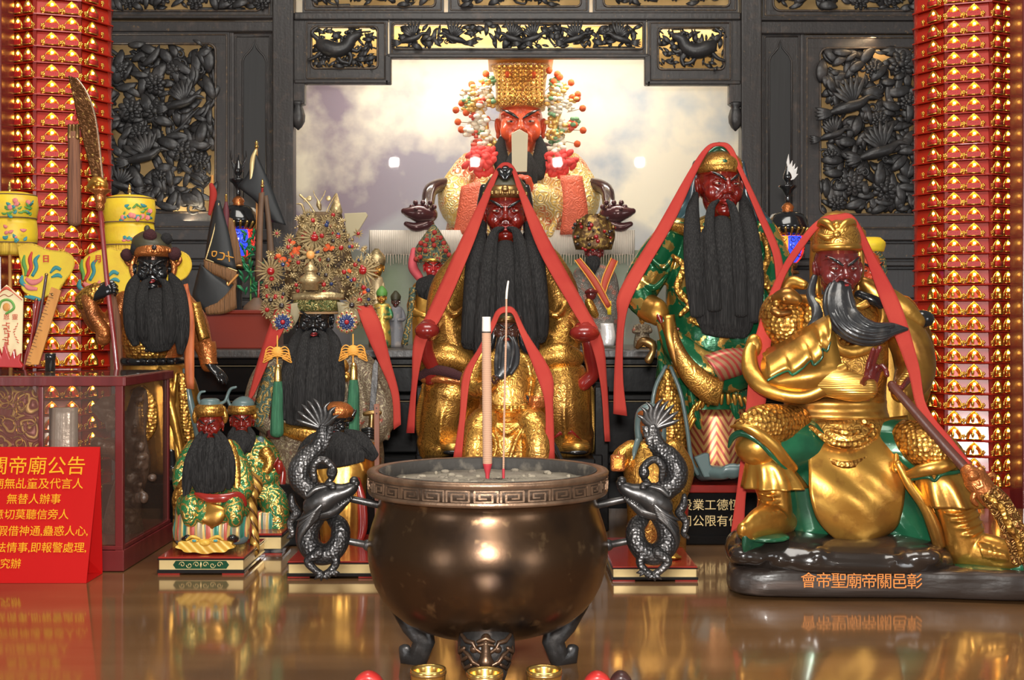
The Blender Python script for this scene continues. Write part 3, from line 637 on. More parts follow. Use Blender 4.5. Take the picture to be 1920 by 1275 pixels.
def tower(label, cx, D, mirror, tiers, top_y, pitch, vis):
    k = D / F; ap = .185 * D / 4.6; side = ap * 2 * math.tan(math.pi / 8)
    yc = D + ap; X0 = (cx - HX) / F * D; turn = -math.atan((cx - HX) / F); X0 += ap * math.sin(-turn); yc = D + ap * math.cos(turn)
    bz = 0.0
    tr = root('lamp_tower', label, 'lamp tower', (X0, yc, bz))
    def octo(r, z): return [Vector((X0 + r / math.cos(math.pi / 8) * math.cos(math.pi / 8 + turn + i * math.pi / 4), yc + r / math.cos(math.pi / 8) * math.sin(math.pi / 8 + turn + i * math.pi / 4), z)) for i in range(8)]
    ztop = W(0, top_y, D).z; dz = pitch * k
    mb = MB(); mb.rings([octo(ap * .93, bz), octo(ap * .93, ztop + dz)]); mb.obj('core', m_towerred, tr, smooth=False)
    mb = MB(); 
    for i in range(8):
        q = octo(ap * .985, 0)[i]; mb.box((q.x, q.y, (bz + ztop) / 2), (.012, .012, ztop - bz))
    mb.obj('corner_strip', m_lacred, tr, smooth=False)
    stuff = MB(); cnt = 0
    for t in range(tiers):
        z = ztop - t * dz - dz
        if z < ZT - .02: break
        mb = MB(); mb.rings([octo(ap * 1.055, z), octo(ap * 1.06, z + dz * .06), octo(ap * 1.0, z + dz * .14), octo(ap * .975, z + dz * .95), octo(ap * .93, z + dz)])
        # the front face bulges a little
        mb.obj('tier', m_towerred, tr, smooth=False)
        faces = [(0, (-.048, .020) if not mirror else (-.020, .048), 1.0), (1 if not mirror else -1, (-.050, 0, .050), .78), (-1 if not mirror else 1, (.022,) if not mirror else (-.022,), 1.0)]
        for fi, xs, sz in faces:
            th = fi * math.pi / 4 + turn
            rot = Matrix.Rotation(th, 4, 'Z')
            for xi in xs:
                Mx = Matrix.Translation((X0, yc, z + dz * .13)) @ rot @ Matrix.Translation((xi * D / 4.6, -ap * 1.0, 0)) @ Matrix.Diagonal((D / 4.6, D / 4.6, D / 4.6, 1))
                own = (fi == 0 or (fi == (1 if not mirror else -1) and xi == 0)) and cnt < 98 and t < vis
                if own:
                    cnt += 1
                    n = inst('niche', NM[sz], tr, Mx)
                    b = inst('bulb', BULB, n, Matrix.Translation((0.002, -.007, .031)), Vector())
                    if t < 18: inst('name_card', CARD, n, Matrix.Translation((0, -.013, .011)) @ Matrix.Diagonal((sz, 1, 1, 1)), Vector())
                else:
                    for me, mm in ((NM[sz], Mx), (BULB, Mx @ Matrix.Translation((.002, -.007, .031)))) + (((CARD, Mx @ Matrix.Translation((0, -.013, .011)) @ Matrix.Diagonal((sz, 1, 1, 1))),) if t < 18 else ()):
                        stuff.add([mm @ v.co for v in me.vertices], [tuple(p.vertices) for p in me.polygons], {'niche': 0, 'bulb': 1, 'name_card': 2}[me.name.split('.')[0]])
            for xi in ([-.078, -.015, .05] if fi == 0 else [-.074, .074] if len(xs) == 3 else [-.03, .055]):
                xx = xi if not mirror else -xi
                Mx = Matrix.Translation((X0, yc, z + dz * .16)) @ rot @ Matrix.Translation((xx * D / 4.6, -ap * 1.0, 0)) @ Matrix.Diagonal((D / 4.6,) * 3 + (1,))
                stuff.add([Mx @ v.co for v in FM.vertices], [tuple(p.vertices) for p in FM.polygons], 0)
    o = stuff.obj('side_niches', [m_niche, m_bulb, m_card], tr); o['kind'] = 'stuff'
    return tr
tower('red octagonal tower of small gilt lit niches at the right edge, behind the gold statue', 1815, 4.62, False, 40, -22, 29.3, 40)
tower('red octagonal tower of small gilt lit niches at the left edge, behind the glass case', 108, 4.5, True, 40, -30, 30, 26)
for lab, x0, x1, D in (('dark red wooden post standing at the right edge beside the lamp tower', 1918, 1996, 4.37), ('dark red wooden post standing at the left edge beside the lamp tower', -72, 2, 4.37)):
    p_ = root('wooden_post', lab, 'post', Vector((W((x0 + x1) / 2, 610, D).x, D, 0))); q = Sp(D); a = q.p(x0, -60); b_ = q.p(x1, 0)
    mb = MB(); mb.box(((a.x + b_.x) / 2, D + .06, a.z / 2), (b_.x - a.x, .12, a.z)); mb.obj('shaft', m_rosewood, p_, smooth=False, bevel=.006)
    mb = MB(); mb.box(((a.x + b_.x) / 2, D + .06, .03), (b_.x - a.x + .01, .125, .06)); mb.obj('foot', m_rosewood, p_, smooth=False, bevel=.006)
# ================================================================ figure kit: heads, hands, beards, cloths
def head_mesh(fierce=1.0, wide=1.0):
    """unit head, chin z=-.5, crown z=.5, looking along -Y; one continuous surface with its neck"""
    mb = MB(); k = wide
    mb.ell((0, .06, .12), (.36 * k, .42, .40), None, 24, 16); mb.ell((0, -.05, -.17), (.285 * k, .31, .32), None, 24, 14)
    mb.ell((0, -.14, -.02), (.33 * k, .24, .26), None, 22, 12)
    for s in (-1, 1):
        mb.ell((s * .18 * k, -.205, -.10), (.15, .14, .17), None, 16, 11)                       # cheek
        mb.tube([(s * .03, -.395, .085 - .02 * fierce), (s * .13 * k, -.39, .135), (s * .25 * k, -.31, .185 + .02 * fierce), (s * .31 * k, -.22, .16)], [.026, .034, .032, .016], 10)   # brow
        mb.ell((s * .15 * k, -.325, .045), (.080, .055, .044), None, 14, 9)                    # eyeball and lids
        mb.tube([(s * .07 * k, -.365, .035), (s * .15 * k, -.39, .064), (s * .235 * k, -.335, .055)], [.014, .018, .012], 8)
        mb.tube([(s * .07 * k, -.362, .02), (s * .15 * k, -.375, .0), (s * .23 * k, -.33, .025)], [.010, .014, .010], 8)
        mb.ell((s * .062, -.425, -.115), (.05, .052, .042), None, 12, 8)                       # nostril wing
        mb.tube([(s * .08, -.385, -.13), (s * .15, -.345, -.20), (s * .175, -.30, -.29)], [.025, .03, .02], 8)   # cheek fold
        rot = Euler((0, s * .12, s * .35)).to_matrix()
        mb.ell((s * .365 * k, .03, .0), (.045, .10, .15), rot, 14, 10); mb.ell((s * .365 * k, .0, -.14), (.035, .05, .055), None, 10, 8)   # ear, lobe
    mb.tube([(0, -.385, .10), (0, -.42, .0), (0, -.475, -.085)], [.036, .045, .062], 12)       # nose
    mb.tube([(-.125, -.335, -.255), (-.05, -.395, -.232), (0, -.395, -.24), (.05, -.395, -.232), (.125, -.335, -.255)], [.016, .03, .028, .03, .016], 10)
    mb.tube([(-.10, -.335, -.275), (0, -.39, -.295), (.10, -.335, -.275)], [.018, .036, .018], 10)
    mb.ell((0, -.27, -.40), (.14 * k, .12, .10), None, 14, 9)
    mb.tube([(0, .05, -.3), (0, .07, -.55), (0, .06, -.78)], [.20, .19, .23], 16)
    o = mb.obj('head', m_black, None, fuse=.0135, sm=5, off=Vector()); me = o.data; bpy.data.objects.remove(o); return me
HEAD = {'calm': head_mesh(.4), 'fierce': head_mesh(1.2, 1.06)}
def paint_meshes():
    out = {}
    mb = MB()
    for s in (-1, 1): mb.tube([(s * .045, -.432, .075), (s * .12, -.437, .125), (s * .22, -.375, .19), (s * .30, -.28, .23)], [(.014, .012), (.026, .012), (.022, .012), (.006, .008)], 8)
    out['eyebrow'] = mb
    mb = MB()
    for s in (-1, 1): mb.ell((s * .152, -.362, .033), (.066, .026, .019), None, 12, 6, 0); mb.ell((s * .15, -.380, .031), (.024, .012, .019), None, 10, 6, 1)
    out['eye'] = mb
    mb = MB()
    mb.tube([(-.11, -.352, -.258), (-.045, -.41, -.240), (0, -.408, -.248), (.045, -.41, -.240), (.11, -.352, -.258)], [.008, .018, .016, .018, .008], 8)
    mb.tube([(-.085, -.36, -.275), (0, -.408, -.296), (.085, -.36, -.275)], [.008, .024, .008], 8)
    out['lip'] = mb
    return out
PAINT = paint_meshes()
_pc = {}
def paint(kind, mats):
    key = (kind, tuple(m.name for m in mats))
    if key not in _pc: _pc[key] = PAINT[kind].mesh(kind, mats)
    return _pc[key]
def head(rt, sp, x, y, w, h, mat, shape='calm', yaw=0, pitch=0, roll=0, brow=None, lip=None, eye=None, scale=(1, 1, 1)):
    key = (shape, mat.name)
    if key not in _pc:
        me = HEAD[shape].copy(); me.materials.clear(); me.materials.append(mat); _pc[key] = me
    k = h * sp.k
    Mx = Matrix.Translation(sp.p(x, y, w)) @ Euler((pitch, roll, yaw)).to_matrix().to_4x4() @ Matrix.Diagonal((k * scale[0], k * scale[1], k * scale[2], 1))
    hd = inst('head', _pc[key], rt, Mx)
    inst('eyebrow', paint('eyebrow', [brow or m_black]), hd, Matrix(), Vector())
    inst('eye', paint('eye', [eye or m_eye, m_black]), hd, Matrix(), Vector())
    inst('lip', paint('lip', [lip or m_lip]), hd, Matrix(), Vector())
    return hd
def hand(rt, sp, x, y, w, size, d, nrm, mat, curl=(.35, .5, .4), thumb=(.9, .4), mir=False, name='hand', fingers=None, fuse=None):
    """size px wrist-to-fingertip; d finger direction, nrm palm normal (both world)"""
    X = Vector(d).normalized(); Z = -Vector(nrm); Z = (Z - X * Z.dot(X)).normalized(); Y = Z.cross(X)
    if mir: Y = -Y
    k = size * sp.k; Mx = Matrix((X * k, Y * k, Z * k)).transposed().to_4x4(); Mx.translation = sp.p(x, y, w)
    mb = MB(); mb.tube([(-.12, 0, 0), (.06, 0, 0), (.25, .0, 0), (.42, -.01, .0), (.5, -.01, 0)], [(.11, .105), (.115, .14), (.10, .2), (.09, .215), (.07, .2)], 14)
    for i, (yy, ln, r) in enumerate(((.155, .42, .058), (.05, .47, .060), (-.06, .43, .057), (-.16, .33, .050))):
        c = fingers[i] if fingers else curl
        a = .05; p = Vector((.46 - abs(yy + .0) * .12, yy, 0)); pts = [p.copy()]; rr = [r * 1.05]
        sp_ = (yy) * .35
        for j, f in enumerate((.45, .32, .23)):
            a += c[j]
            for q in range(2):
                p = p + Vector((math.cos(a) * ln * f / 2, sp_ * ln * f / 2, -math.sin(a) * ln * f / 2)); pts.append(p.copy()); rr.append(r * (1 - .07 * (j + q * .5)))
        mb.tube(pts, rr, 9)
    p = Vector((.10, .13, -.01)); a, c = thumb
    dr = Vector((math.cos(a), math.sin(a), -.35)).normalized(); pts = [p.copy(), p + dr * .16]
    dr2 = (dr + Vector((.35, -.2, -c))).normalized(); pts.append(pts[-1] + dr2 * .15); dr3 = (dr2 + Vector((.2, -.35, -c))).normalized(); pts.append(pts[-1] + dr3 * .12)
    mb.tube(pts, [.085, .072, .062, .048], 10)
    mb.xf(Mx)
    return mb.obj(name, mat, rt, fuse=fuse or k * .022, sm=1)
def lock(mb, sp, pts, n=18, pl=(17, .035)):
    """one lock of hair: traced centre line with half-width and half-depth, ridged"""
    sp.tube(mb, pts, n=n * 2, res=5, pleat=pl)
def hairs(mb, sp, pts, cnt, rnd, spread=1.0):
    """loose strands over a lock"""
    q = cr([p if len(p) == 5 else (*p, p[3]) for p in pts], 3)
    for _ in range(cnt):
        u = rnd.uniform(-1, 1) * spread; f = rnd.uniform(.6, 1.05); end = int(len(q) * rnd.uniform(.75, 1.0)) or 1
        P = [(a[0] + u * a[3] * (1 + .05 * rnd.uniform(-1, 1)), a[1], a[2] - a[4] * math.sqrt(max(0, 1 - u * u)) * f - .5, .9) for a in q[:end]]
        P[-1] = (P[-1][0], P[-1][1] + rnd.uniform(0, 5), P[-1][2], .3)
        if len(P) > 2: sp.tube(mb, P, 4, 1, False)
def beard(rt, sp, locks, strands=10, mat=None, name='beard', seed=3, pl=(17, .035)):
    mb = MB(); rnd = random.Random(seed)
    for l in locks: lock(mb, sp, l, pl=pl); hairs(mb, sp, l, strands, rnd)
    return mb.obj(name, mat or m_hair, rt)
def drape(sp, label, rows, solid=.004, name='red_cloth', cat='cloth', mat=None, bow=0, n=6):
    mb = MB(); sp.ribbon(mb, rows, n=n, res=6, bow=bow)
    zs = min(rows, key=lambda r: -r[1]); r_ = root(name, label, cat, sp.p(zs[0], zs[1], zs[2]))
    mb.obj('fabric', mat or m_cloth, r_, solid=solid); return r_
_fl = {}
def flower_mesh(kind, gem):
    key = (kind, gem.name)
    if key in _fl: return _fl[key]
    mb = MB(); n, r = {'star': (14, 1.0), 'daisy': (9, .9), 'bud': (6, .7), 'spray': (18, 1.25)}[kind]
    for i in range(n):
        a = 2 * math.pi * i / n; rr = r * (1 + .12 * (i % 2)); c, s = math.cos(a), math.sin(a)
        wd = .5 * 2 * math.pi * r * .5 / n
        mb.tube([(c * .2, 0, s * .2), (c * rr * .6, -.12, s * rr * .6), (c * rr, -.22 if kind != 'spray' else -.05, s * rr)], [(wd * .6, .05), (wd, .05), (wd * .25, .03)], 6)
    mb.lathe((0, 0, 0), [(.01, -.1), (.4, -.08), (.42, .0), (.01, .05)], 10)
    k0 = len(mb.v); 
    mb.ell((0, -.22, 0), (.33, .26, .33), None, 12, 8, 1)
    _fl[key] = mb.mesh('flower_ornament', [m_filigree, gem]); return _fl[key]
def ornament(rt, sp, x, y, w, r, kind='star', gem=None, tilt=0, yaw=0, name='flower_ornament'):
    k = r * sp.k
    return inst(name, flower_mesh(kind, gem or m_gemred), rt, Matrix.Translation(sp.p(x, y, w)) @ Euler((tilt, 0, yaw)).to_matrix().to_4x4() @ Matrix.Scale(k, 4))
def pompom(rt, sp, x, y, w, r, mat, stemto=None):
    mb = MB(); c = sp.p(x, y, w); rnd = random.Random(int(x * 31 + y)); mb.ell(c, (r * sp.k,) * 3, None, 18, 12)
    for i in range(len(mb.v)):
        v = Vector(mb.v[i]) - c; mb.v[i] = tuple(c + v * (1 + rnd.uniform(-.07, .07)))
    o = mb.obj('pompom', mat, rt)
    if stemto:
        mb = MB(); sp.tube(mb, [(x, y, w, .6), (*stemto, .6)], 5, 1); mb.obj('wire', m_oldbrass, o, off=base_of(rt))
    return o
def plinth(rt, sp, x0, x1, ytop, ybot, depth, front, cart=True, name='base', d=None):
    """gilt-banded plinth, front face traced x0..x1 at depth d (world)"""
    q = Sp(d); a = q.p(x0, ytop); b = q.p(x1, ybot); cx = (a.x + b.x) / 2; wd = b.x - a.x; h = a.z - b.z; dp = depth
    def bxx(g, z0, z1, m, nm, par): 
        mb = MB(); mb.box((cx, d + dp / 2, b.z + h * (z0 + z1) / 2), (wd + 2 * g, dp + 2 * g, h * (z1 - z0))); return mb.obj(nm, m, par, smooth=False, bevel=.0015)
    o = bxx(.0, .12, .90, front, name, rt)
    off = base_of(rt)
    def sub(g, z0, z1, m, nm):
        mb = MB(); mb.box((cx, d + dp / 2, b.z + h * (z0 + z1) / 2), (wd + 2 * g, dp + 2 * g, h * (z1 - z0))); return mb.obj(nm, m, o, smooth=False, bevel=.0015, off=off)
    sub(.004, .82, .90, m_black, 'top_edge'); sub(.002, .90, 1.0, m_lacred, 'top_board'); sub(.004, .10, .30, m_black, 'lower_moulding')
    for sx in (-1, 1):
        for sy in (-1, 1): mb = MB(); mb.box((cx + sx * (wd / 2 - .025), d + dp / 2 + sy * (dp / 2 - .025), b.z + h * .05), (.054, .054, h * .1)); mb.obj('foot', m_lacred, o, smooth=False, off=off)
    if cart:
        mb = MB(); z = b.z + h * .56; hw = wd * .30; hh = h * .22
        pts = [Vector((cx - hw, d, z - hh)), Vector((cx + hw, d, z - hh)), Vector((cx + hw + hh * .7, d, z)), Vector((cx + hw, d, z + hh)), Vector((cx - hw, d, z + hh)), Vector((cx - hw - hh * .7, d, z))]
        mb.prism(pts, -.0012, .001); mb.obj('cartouche', m_greenplain, o, smooth=False, off=off)
        mb = MB()
        for s in (-1, 1):
            for j in range(3):
                c0 = Vector((cx + s * hw * (.18 + .28 * j), d - .0015, z + hh * .1 * (-1) ** j)); P = []
                for t in range(12):
                    aa = t * .62; rr = hh * .75 * (1 - t / 15); P.append(c0 + Vector((s * math.cos(aa) * rr, -.0004, math.sin(aa) * rr * (-1) ** j)))
                mb.tube(P, [hh * .09] * 12, 6)
        mb.tube([Vector((cx, d - .0018, z - hh * .8)), Vector((cx, d - .002, z)), Vector((cx, d - .0018, z + hh * .8))], [hh * .05, hh * .3, hh * .05], 8)
        mb.obj('scroll', m_goldpaint, o, off=off)
    return o
# ================================================================ big seated statue in the middle, its armchair and red cloth
def statue(name, label, sp, x, y, w=0, cat='statue', group=None): return root(name, label, cat, sp.p(x, y, w), group)
A = Sp(4.0)
st = statue('seated_statue', 'large gold-robed red-faced seated statue with long black beard in the centre', A, 948, 838, -40)
head(st, A, 948, 402, -10, 108, m_facered, 'calm')
mb = MB()   # torso and sleeves
A.loft(mb, [(948, 452, 12, 26, 26), (948, 468, 14, 52, 34), (947, 490, 14, 88, 46), (947, 540, 10, 102, 56), (947, 600, 4, 104, 60), (948, 660, 0, 112, 70), (948, 706, -4, 120, 80)], 40)
A.tube(mb, [(880, 490, 10, 34), (848, 540, 0, 40), (836, 590, -18, 38), (840, 640, -40, 40), (858, 690, -66, 44, 34)], 20)
A.tube(mb, [(1018, 490, 10, 34), (1044, 540, 0, 38), (1054, 600, -14, 38), (1050, 650, -34, 38), (1034, 696, -56, 42, 34)], 20)
for x0, y0, x1, y1, x2, y2 in ((830, 560, 850, 590, 872, 575), (826, 600, 850, 622, 880, 606), (838, 640, 866, 655, 892, 640), (1066, 560, 1044, 592, 1020, 578), (1072, 610, 1048, 634, 1016, 620), (1064, 655, 1040, 668, 1012, 655)):
    A.tube(mb, [(x0, y0, -34, 4), (x1, y1, -62, 7), (x2, y2, -52, 4)], 8, 3)
mb.obj('robe', m_goldcurl, st, fuse=.005, sm=3)
mb = MB()   # lap, thighs and skirts
A.tube(mb, [(930, 700, 0, 62), (880, 715, -40, 60), (845, 735, -92, 50)], 20)
A.tube(mb, [(966, 700, 0, 62), (1020, 705, -40, 62), (1052, 728, -96, 54)], 20)
A.tube(mb, [(846, 730, -96, 44), (832, 775, -96, 42), (826, 815, -88, 40), (824, 832, -84, 42)], 20)
A.tube(mb, [(1054, 722, -100, 52), (1058, 770, -100, 50), (1062, 806, -92, 48), (1066, 824, -88, 48)], 20)
A.loft(mb, [(948, 735, -30, 96, 60), (948, 790, -50, 104, 44), (948, 836, -52, 112, 40)], 36, pleat=(18, .06, 0))
for i in range(9):
    x = 796 + i * 7; A.tube(mb, [(x + 12, 735, -130 + abs(i - 4) * 4, 2), (x + 4, 780, -138 + abs(i - 4) * 4, 3.6), (x, 828, -130 + abs(i - 4) * 4, 3)], 6, 3)
for i in range(10):
    x = 1020 + i * 9; A.tube(mb, [(x, 745, -146 + abs(i - 4) * 5, 2), (x + 2, 780, -150 + abs(i - 4) * 5, 3.6), (x + 3, 818, -142 + abs(i - 4) * 5, 3)], 6, 3)
mb.obj('skirt', m_goldcurl, st, fuse=.005, sm=2)
mb = MB()   # side panels hanging from the knees
A.tube(mb, [(800, 728, -80, 12, 16), (800, 770, -86, 20, 20), (806, 812, -86, 24, 20), (818, 832, -84, 16, 14)], 16, pleat=(14, .05)); A.tube(mb, [(1098, 730, -60, 14, 18), (1106, 775, -66, 20, 18), (1108, 815, -66, 22, 18), (1104, 836, -64, 14, 14)], 16, pleat=(14, .05))
mb.obj('side_panel', m_goldthread, st)
for s, P in ((-1, [(790, 700, -112, 12, 9), (806, 688, -128, 16, 11), (840, 686, -136, 18, 12), (868, 696, -134, 13, 10)]), (1, [(1018, 690, -118, 14, 10), (1050, 684, -124, 18, 11), (1078, 690, -116, 14, 10)])):
    mb = MB(); A.tube(mb, [(x, y - 18, w, a * 1.3, b * 1.6) for x, y, w, a, b in P], 16); mb.obj('cuff', m_goldcurl, st)
mb = MB(); A.tube(mb, [(790, 706, -132, 9, 8), (812, 694, -146, 9, 8), (842, 698, -150, 9, 8), (862, 706, -146, 8, 8)], 12); mb.obj('sleeve_lining', m_pommaroon, st)
mb = MB(); A.tube(mb, [(796, 712, -134, 7, 8), (826, 710, -142, 8, 8), (866, 716, -142, 7, 8)], 12); mb.obj('sleeve_band', m_copper, st)
for x, d in ((858, -1), (1074, 1)):
    mb = MB(); A.tube(mb, [(x - 10 * d, 818, -78, 26, 22), (x, 830, -110, 28, 18), (x + 8 * d, 838, -138, 24, 12), (x + 10 * d, 838, -158, 14, 8)], 16); b = mb.obj('boot', m_goldthread, st)
    mb = MB(); A.tube(mb, [(x - 10 * d, 846, -76, 27, 5), (x, 847, -110, 30, 5), (x + 10 * d, 848, -162, 16, 4)], 14); mb.obj('sole', m_black, b, off=base_of(st))
mb = MB(); A.poly(mb, [(1030, 828), (1052, 806), (1070, 804), (1092, 826), (1072, 814), (1050, 816)], -142, -136); mb.obj('red_lining', m_lacred, st)
# cap, band, crest and lappets
mb = MB(); A.loft(mb, [(947, 371, -8, 42, 46), (947, 360, -8, 42, 46), (947, 348, -6, 38, 42), (947, 336, -2, 30, 36), (947, 328, 2, 18, 22), (947, 326, 2, 6, 8)], 32); mb.obj('cap', m_olive, st)
mb = MB(); A.loft(mb, [(947, 374, -10, 42, 45), (947, 366, -11, 43, 47), (947, 358, -11, 40, 46), (947, 351, -10, 38, 42)], 36, res=2); 
for i in range(13):
    a = math.radians(200 + i * 11.6); A.ell(mb, 947 + 42 * math.cos(a), 361 + 5 * (math.sin(a) + 1), -10 + 46 * math.sin(a), 4, 5, 4, None, 8, 6)
A.ell(mb, 947, 354, -58, 7, 7, 5); cap = mb.obj('cap_band', m_oldbrass, st)
mb = MB(); 
for s in (-1, 1):
    A.tube(mb, [(947 + s * 2, 335, -46, 4), (947 + s * 6, 327, -44, 6), (947 + s * 10, 319, -38, 5), (947 + s * 15, 324, -24, 5)], 10)
    A.tube(mb, [(947 + s * 40, 352, 6, 7, 10), (947 + s * 44, 385, 8, 9, 12), (947 + s * 44, 425, 12, 11, 12), (947 + s * 54, 455, 14, 14, 12), (947 + s * 74, 478, 6, 13, 10), (947 + s * 82, 500, -10, 7, 7)], 12)
    A.tube(mb, [(947 + s * 45, 440, 2, 14, 10), (947 + s * 60, 470, -10, 18, 10), (947 + s * 72, 492, -16, 9, 6)], 12)
A.tube(mb, [(915, 356, 20, 12), (947, 340, 26, 22), (979, 356, 20, 12)], 12); A.tube(mb, [(947, 330, 4, 10), (947, 318, 2, 12), (947, 312, 2, 8)], 12)
mb.obj('hood', m_black, st)
beard(st, A, [
    [(948, 458, -62, 16, 8), (948, 480, -72, 34, 12), (948, 520, -84, 52, 16), (948, 580, -92, 60, 16), (948, 640, -96, 62, 14), (946, 668, -96, 56, 8)],
    [(905, 420, -34, 6, 8), (897, 450, -50, 14, 12), (893, 500, -74, 20, 14), (888, 570, -92, 20, 14), (884, 630, -98, 19, 10), (882, 652, -98, 14, 4)],
    [(990, 420, -34, 6, 8), (998, 450, -50, 14, 12), (1002, 500, -74, 20, 14), (1008, 570, -92, 20, 14), (1010, 620, -98, 18, 10), (1010, 640, -98, 12, 4)],
    [(942, 428, -62, 4, 5), (928, 436, -66, 8, 7), (920, 470, -82, 13, 8), (914, 540, -104, 17, 9), (908, 620, -112, 18, 8), (906, 660, -112, 14, 3)],
    [(954, 428, -62, 4, 5), (968, 436, -66, 8, 7), (976, 470, -82, 13, 8), (982, 540, -104, 17, 9), (988, 620, -112, 18, 8), (988, 650, -112, 14, 3)]], 26)
drape(A, 'red cloth over the head of the large central gold statue, falling past its chair arms', [(762, 812, -190, 777, 812, -194), (772, 720, -180, 782, 722, -184), (776, 640, -170, 800, 640, -176), (800, 590, -150, 830, 590, -158), (850, 480, -80, 884, 466, -84), (903, 370, -50, 916, 377, -52), (931, 317, -34, 936, 323, -40), (948, 305, -30, 948, 310, -38), (965, 316, -34, 960, 323, -40), (986, 364, -50, 975, 372, -52), (1040, 470, -80, 1010, 470, -84), (1098, 575, -150, 1072, 580, -158), (1130, 640, -172, 1106, 640, -176), (1138, 720, -180, 1126, 722, -184), (1144, 828, -190, 1134, 828, -194)], n=5)
ch = root('armchair', 'red lacquered horseshoe armchair under the large central statue', 'chair', A.p(948, 880, 20))
mb = MB()
A.tube(mb, [(803, 620, -160, 20, 20), (812, 606, -110, 15), (826, 596, -40, 14), (850, 585, 40, 14), (900, 570, 90, 14), (948, 565, 104, 14), (996, 570, 90, 14), (1050, 585, 40, 14), (1078, 596, -40, 14), (1090, 608, -110, 15), (1096, 622, -160, 20, 20)], 14)
A.ell(mb, 801, 620, -168, 22, 16, 22); A.ell(mb, 1096, 625, -168, 27, 16, 24)
mb.obj('arm_rail', m_lacred, ch)
for P in ([(799, 634, -158, 12, 12), (800, 662, -150, 14, 12), (812, 690, -140, 13, 12), (806, 712, -136, 11, 10)], [(1104, 640, -158, 13, 12), (1110, 668, -150, 15, 12), (1112, 700, -140, 13, 12), (1094, 720, -136, 13, 12)]):
    mb = MB(); A.tube(mb, P, 12); mb.obj('arm_post', m_lacred, ch)
mb = MB(); a = A.p(795, 840, -60); b = A.p(1125, 870, 90); mb.box((A.p(955, 0).x, 4.0 + 10 * A.k, (a.z + b.z) / 2), (340 * A.k, 200 * A.k, .05)); mb.obj('seat', m_rearblack, ch, smooth=False, bevel=.006)
for x in (800, 1122):
    for w in (-78, 96):
        mb = MB(); a = A.p(x, 720); hh = a.z - ZT; mb.box((a.x, 4.0 + w * A.k, ZT + hh / 2), (26 * A.k, 22 * A.k, hh)); mb.obj('leg', m_rearblack if True else m_frame, ch, smooth=False, bevel=.004)
mb = MB(); a = A.p(948, 580, 104); mb.box((a.x, a.y, a.z - .12), (.14, .02, .40)); mb.obj('splat', m_lacred, ch, smooth=False, bevel=.004)
fs = root('footstool', 'black footstool under the boots of the large central statue', 'stool', A.p(955, 900, -120))
zz = A.p(0, 850, -110).z
mb = MB(); mb.box((A.p(955, 0).x, 4.0 - 112 * A.k, zz - .02), (300 * A.k, 120 * A.k, .03)); mb.obj('top', m_rearblack, fs, smooth=False, bevel=.004)
for x in (820, 1090):
    for w in (-160, -66): mb = MB(); mb.box((A.p(x, 0).x, 4.0 + w * A.k, (ZT + zz - .03) / 2), (.03, .03, zz - .03 - ZT)); mb.obj('leg', m_rearblack, fs, smooth=False)

# ================================================================ small gold seated statue in front of it
B = Sp(3.3)
st = statue('seated_statue', 'small gold seated statue with carved black beard holding a black blade, behind the censer', B, 948, 900, -20)
head(st, B, 950, 620, -8, 60, m_facebrown, 'calm', brow=m_black)
mb = MB()
B.loft(mb, [(950, 650, 8, 14, 14), (949, 660, 10, 34, 20), (948, 680, 10, 54, 30), (948, 720, 6, 56, 36), (952, 760, 2, 52, 36), (952, 790, -4, 62, 44)], 34)
B.tube(mb, [(904, 674, 8, 18), (890, 700, -2, 21), (882, 722, -16, 20), (902, 730, -36, 17), (922, 718, -50, 13)], 16)
B.tube(mb, [(994, 672, 8, 18), (1010, 700, 0, 19), (1014, 720, -8, 17), (1008, 745, -18, 14)], 16)
B.tube(mb, [(926, 790, -10, 36), (904, 800, -46, 32), (894, 830, -62, 30), (892, 872, -60, 32)], 18); B.tube(mb, [(976, 790, -10, 36), (1000, 800, -46, 32), (1008, 830, -60, 30), (1008, 872, -58, 32)], 18)
B.loft(mb, [(950, 790, -30, 50, 34), (950, 830, -46, 52, 30), (950, 885, -48, 60, 26)], 30, pleat=(14, .05, 0))
for P in ([(910, 795, -64, 4), (930, 830, -82, 5), (925, 860, -86, 4)], [(985, 795, -62, 4), (966, 830, -82, 5), (955, 862, -86, 4)], [(920, 790, -52, 3), (950, 812, -76, 5), (982, 790, -52, 3)]): B.tube(mb, P, 8, 4)
mb.obj('robe', m_goldcurl, st, fuse=.0036, sm=2)
mb = MB(); B.loft(mb, [(953, 774, -4, 55, 40), (953, 766, -4, 56, 41), (953, 758, -4, 54, 39)], 32, res=2); 
for x in (930, 945, 960, 975): B.poly(mb, [(x, 761), (x + 12, 761), (x + 12, 771), (x, 771)], -50, -36)
mb.obj('belt', m_gold, st)
mb = MB(); B.loft(mb, [(1009, 742, -20, 17, 15), (1008, 750, -20, 19, 17), (1006, 758, -20, 17, 15), (1005, 764, -20, 16, 14)], 16, res=2, pleat=(12, .06, 0, 1)); mb.obj('cuff', m_copper, st)
hand(st, B, 926, 722, -56, 30, (.55, -.3, .75), (-.6, .5, .5), m_facebrown, (.9, 1.0, .7))
hand(st, B, 1004, 764, -26, 30, (-.35, -.35, -.9), (-.7, .2, .2), m_facebrown, (.8, 1.0, .7))
mb = MB(); B.loft(mb, [(951, 604, -4, 24, 26), (951, 594, -4, 23, 25), (951, 584, -2, 18, 20), (951, 578, 0, 8, 9)], 28); mb.obj('cap', m_olive, st)
mb = MB(); B.loft(mb, [(951, 605, -6, 23.5, 25), (951, 601, -7, 24.5, 27), (951, 596, -6, 23.5, 25.5)], 28, res=2); B.poly(mb, [(944, 593), (960, 593), (962, 603), (942, 603)], -36, -30); mb.obj('cap_band', m_oldbrass, st)
mb = MB()
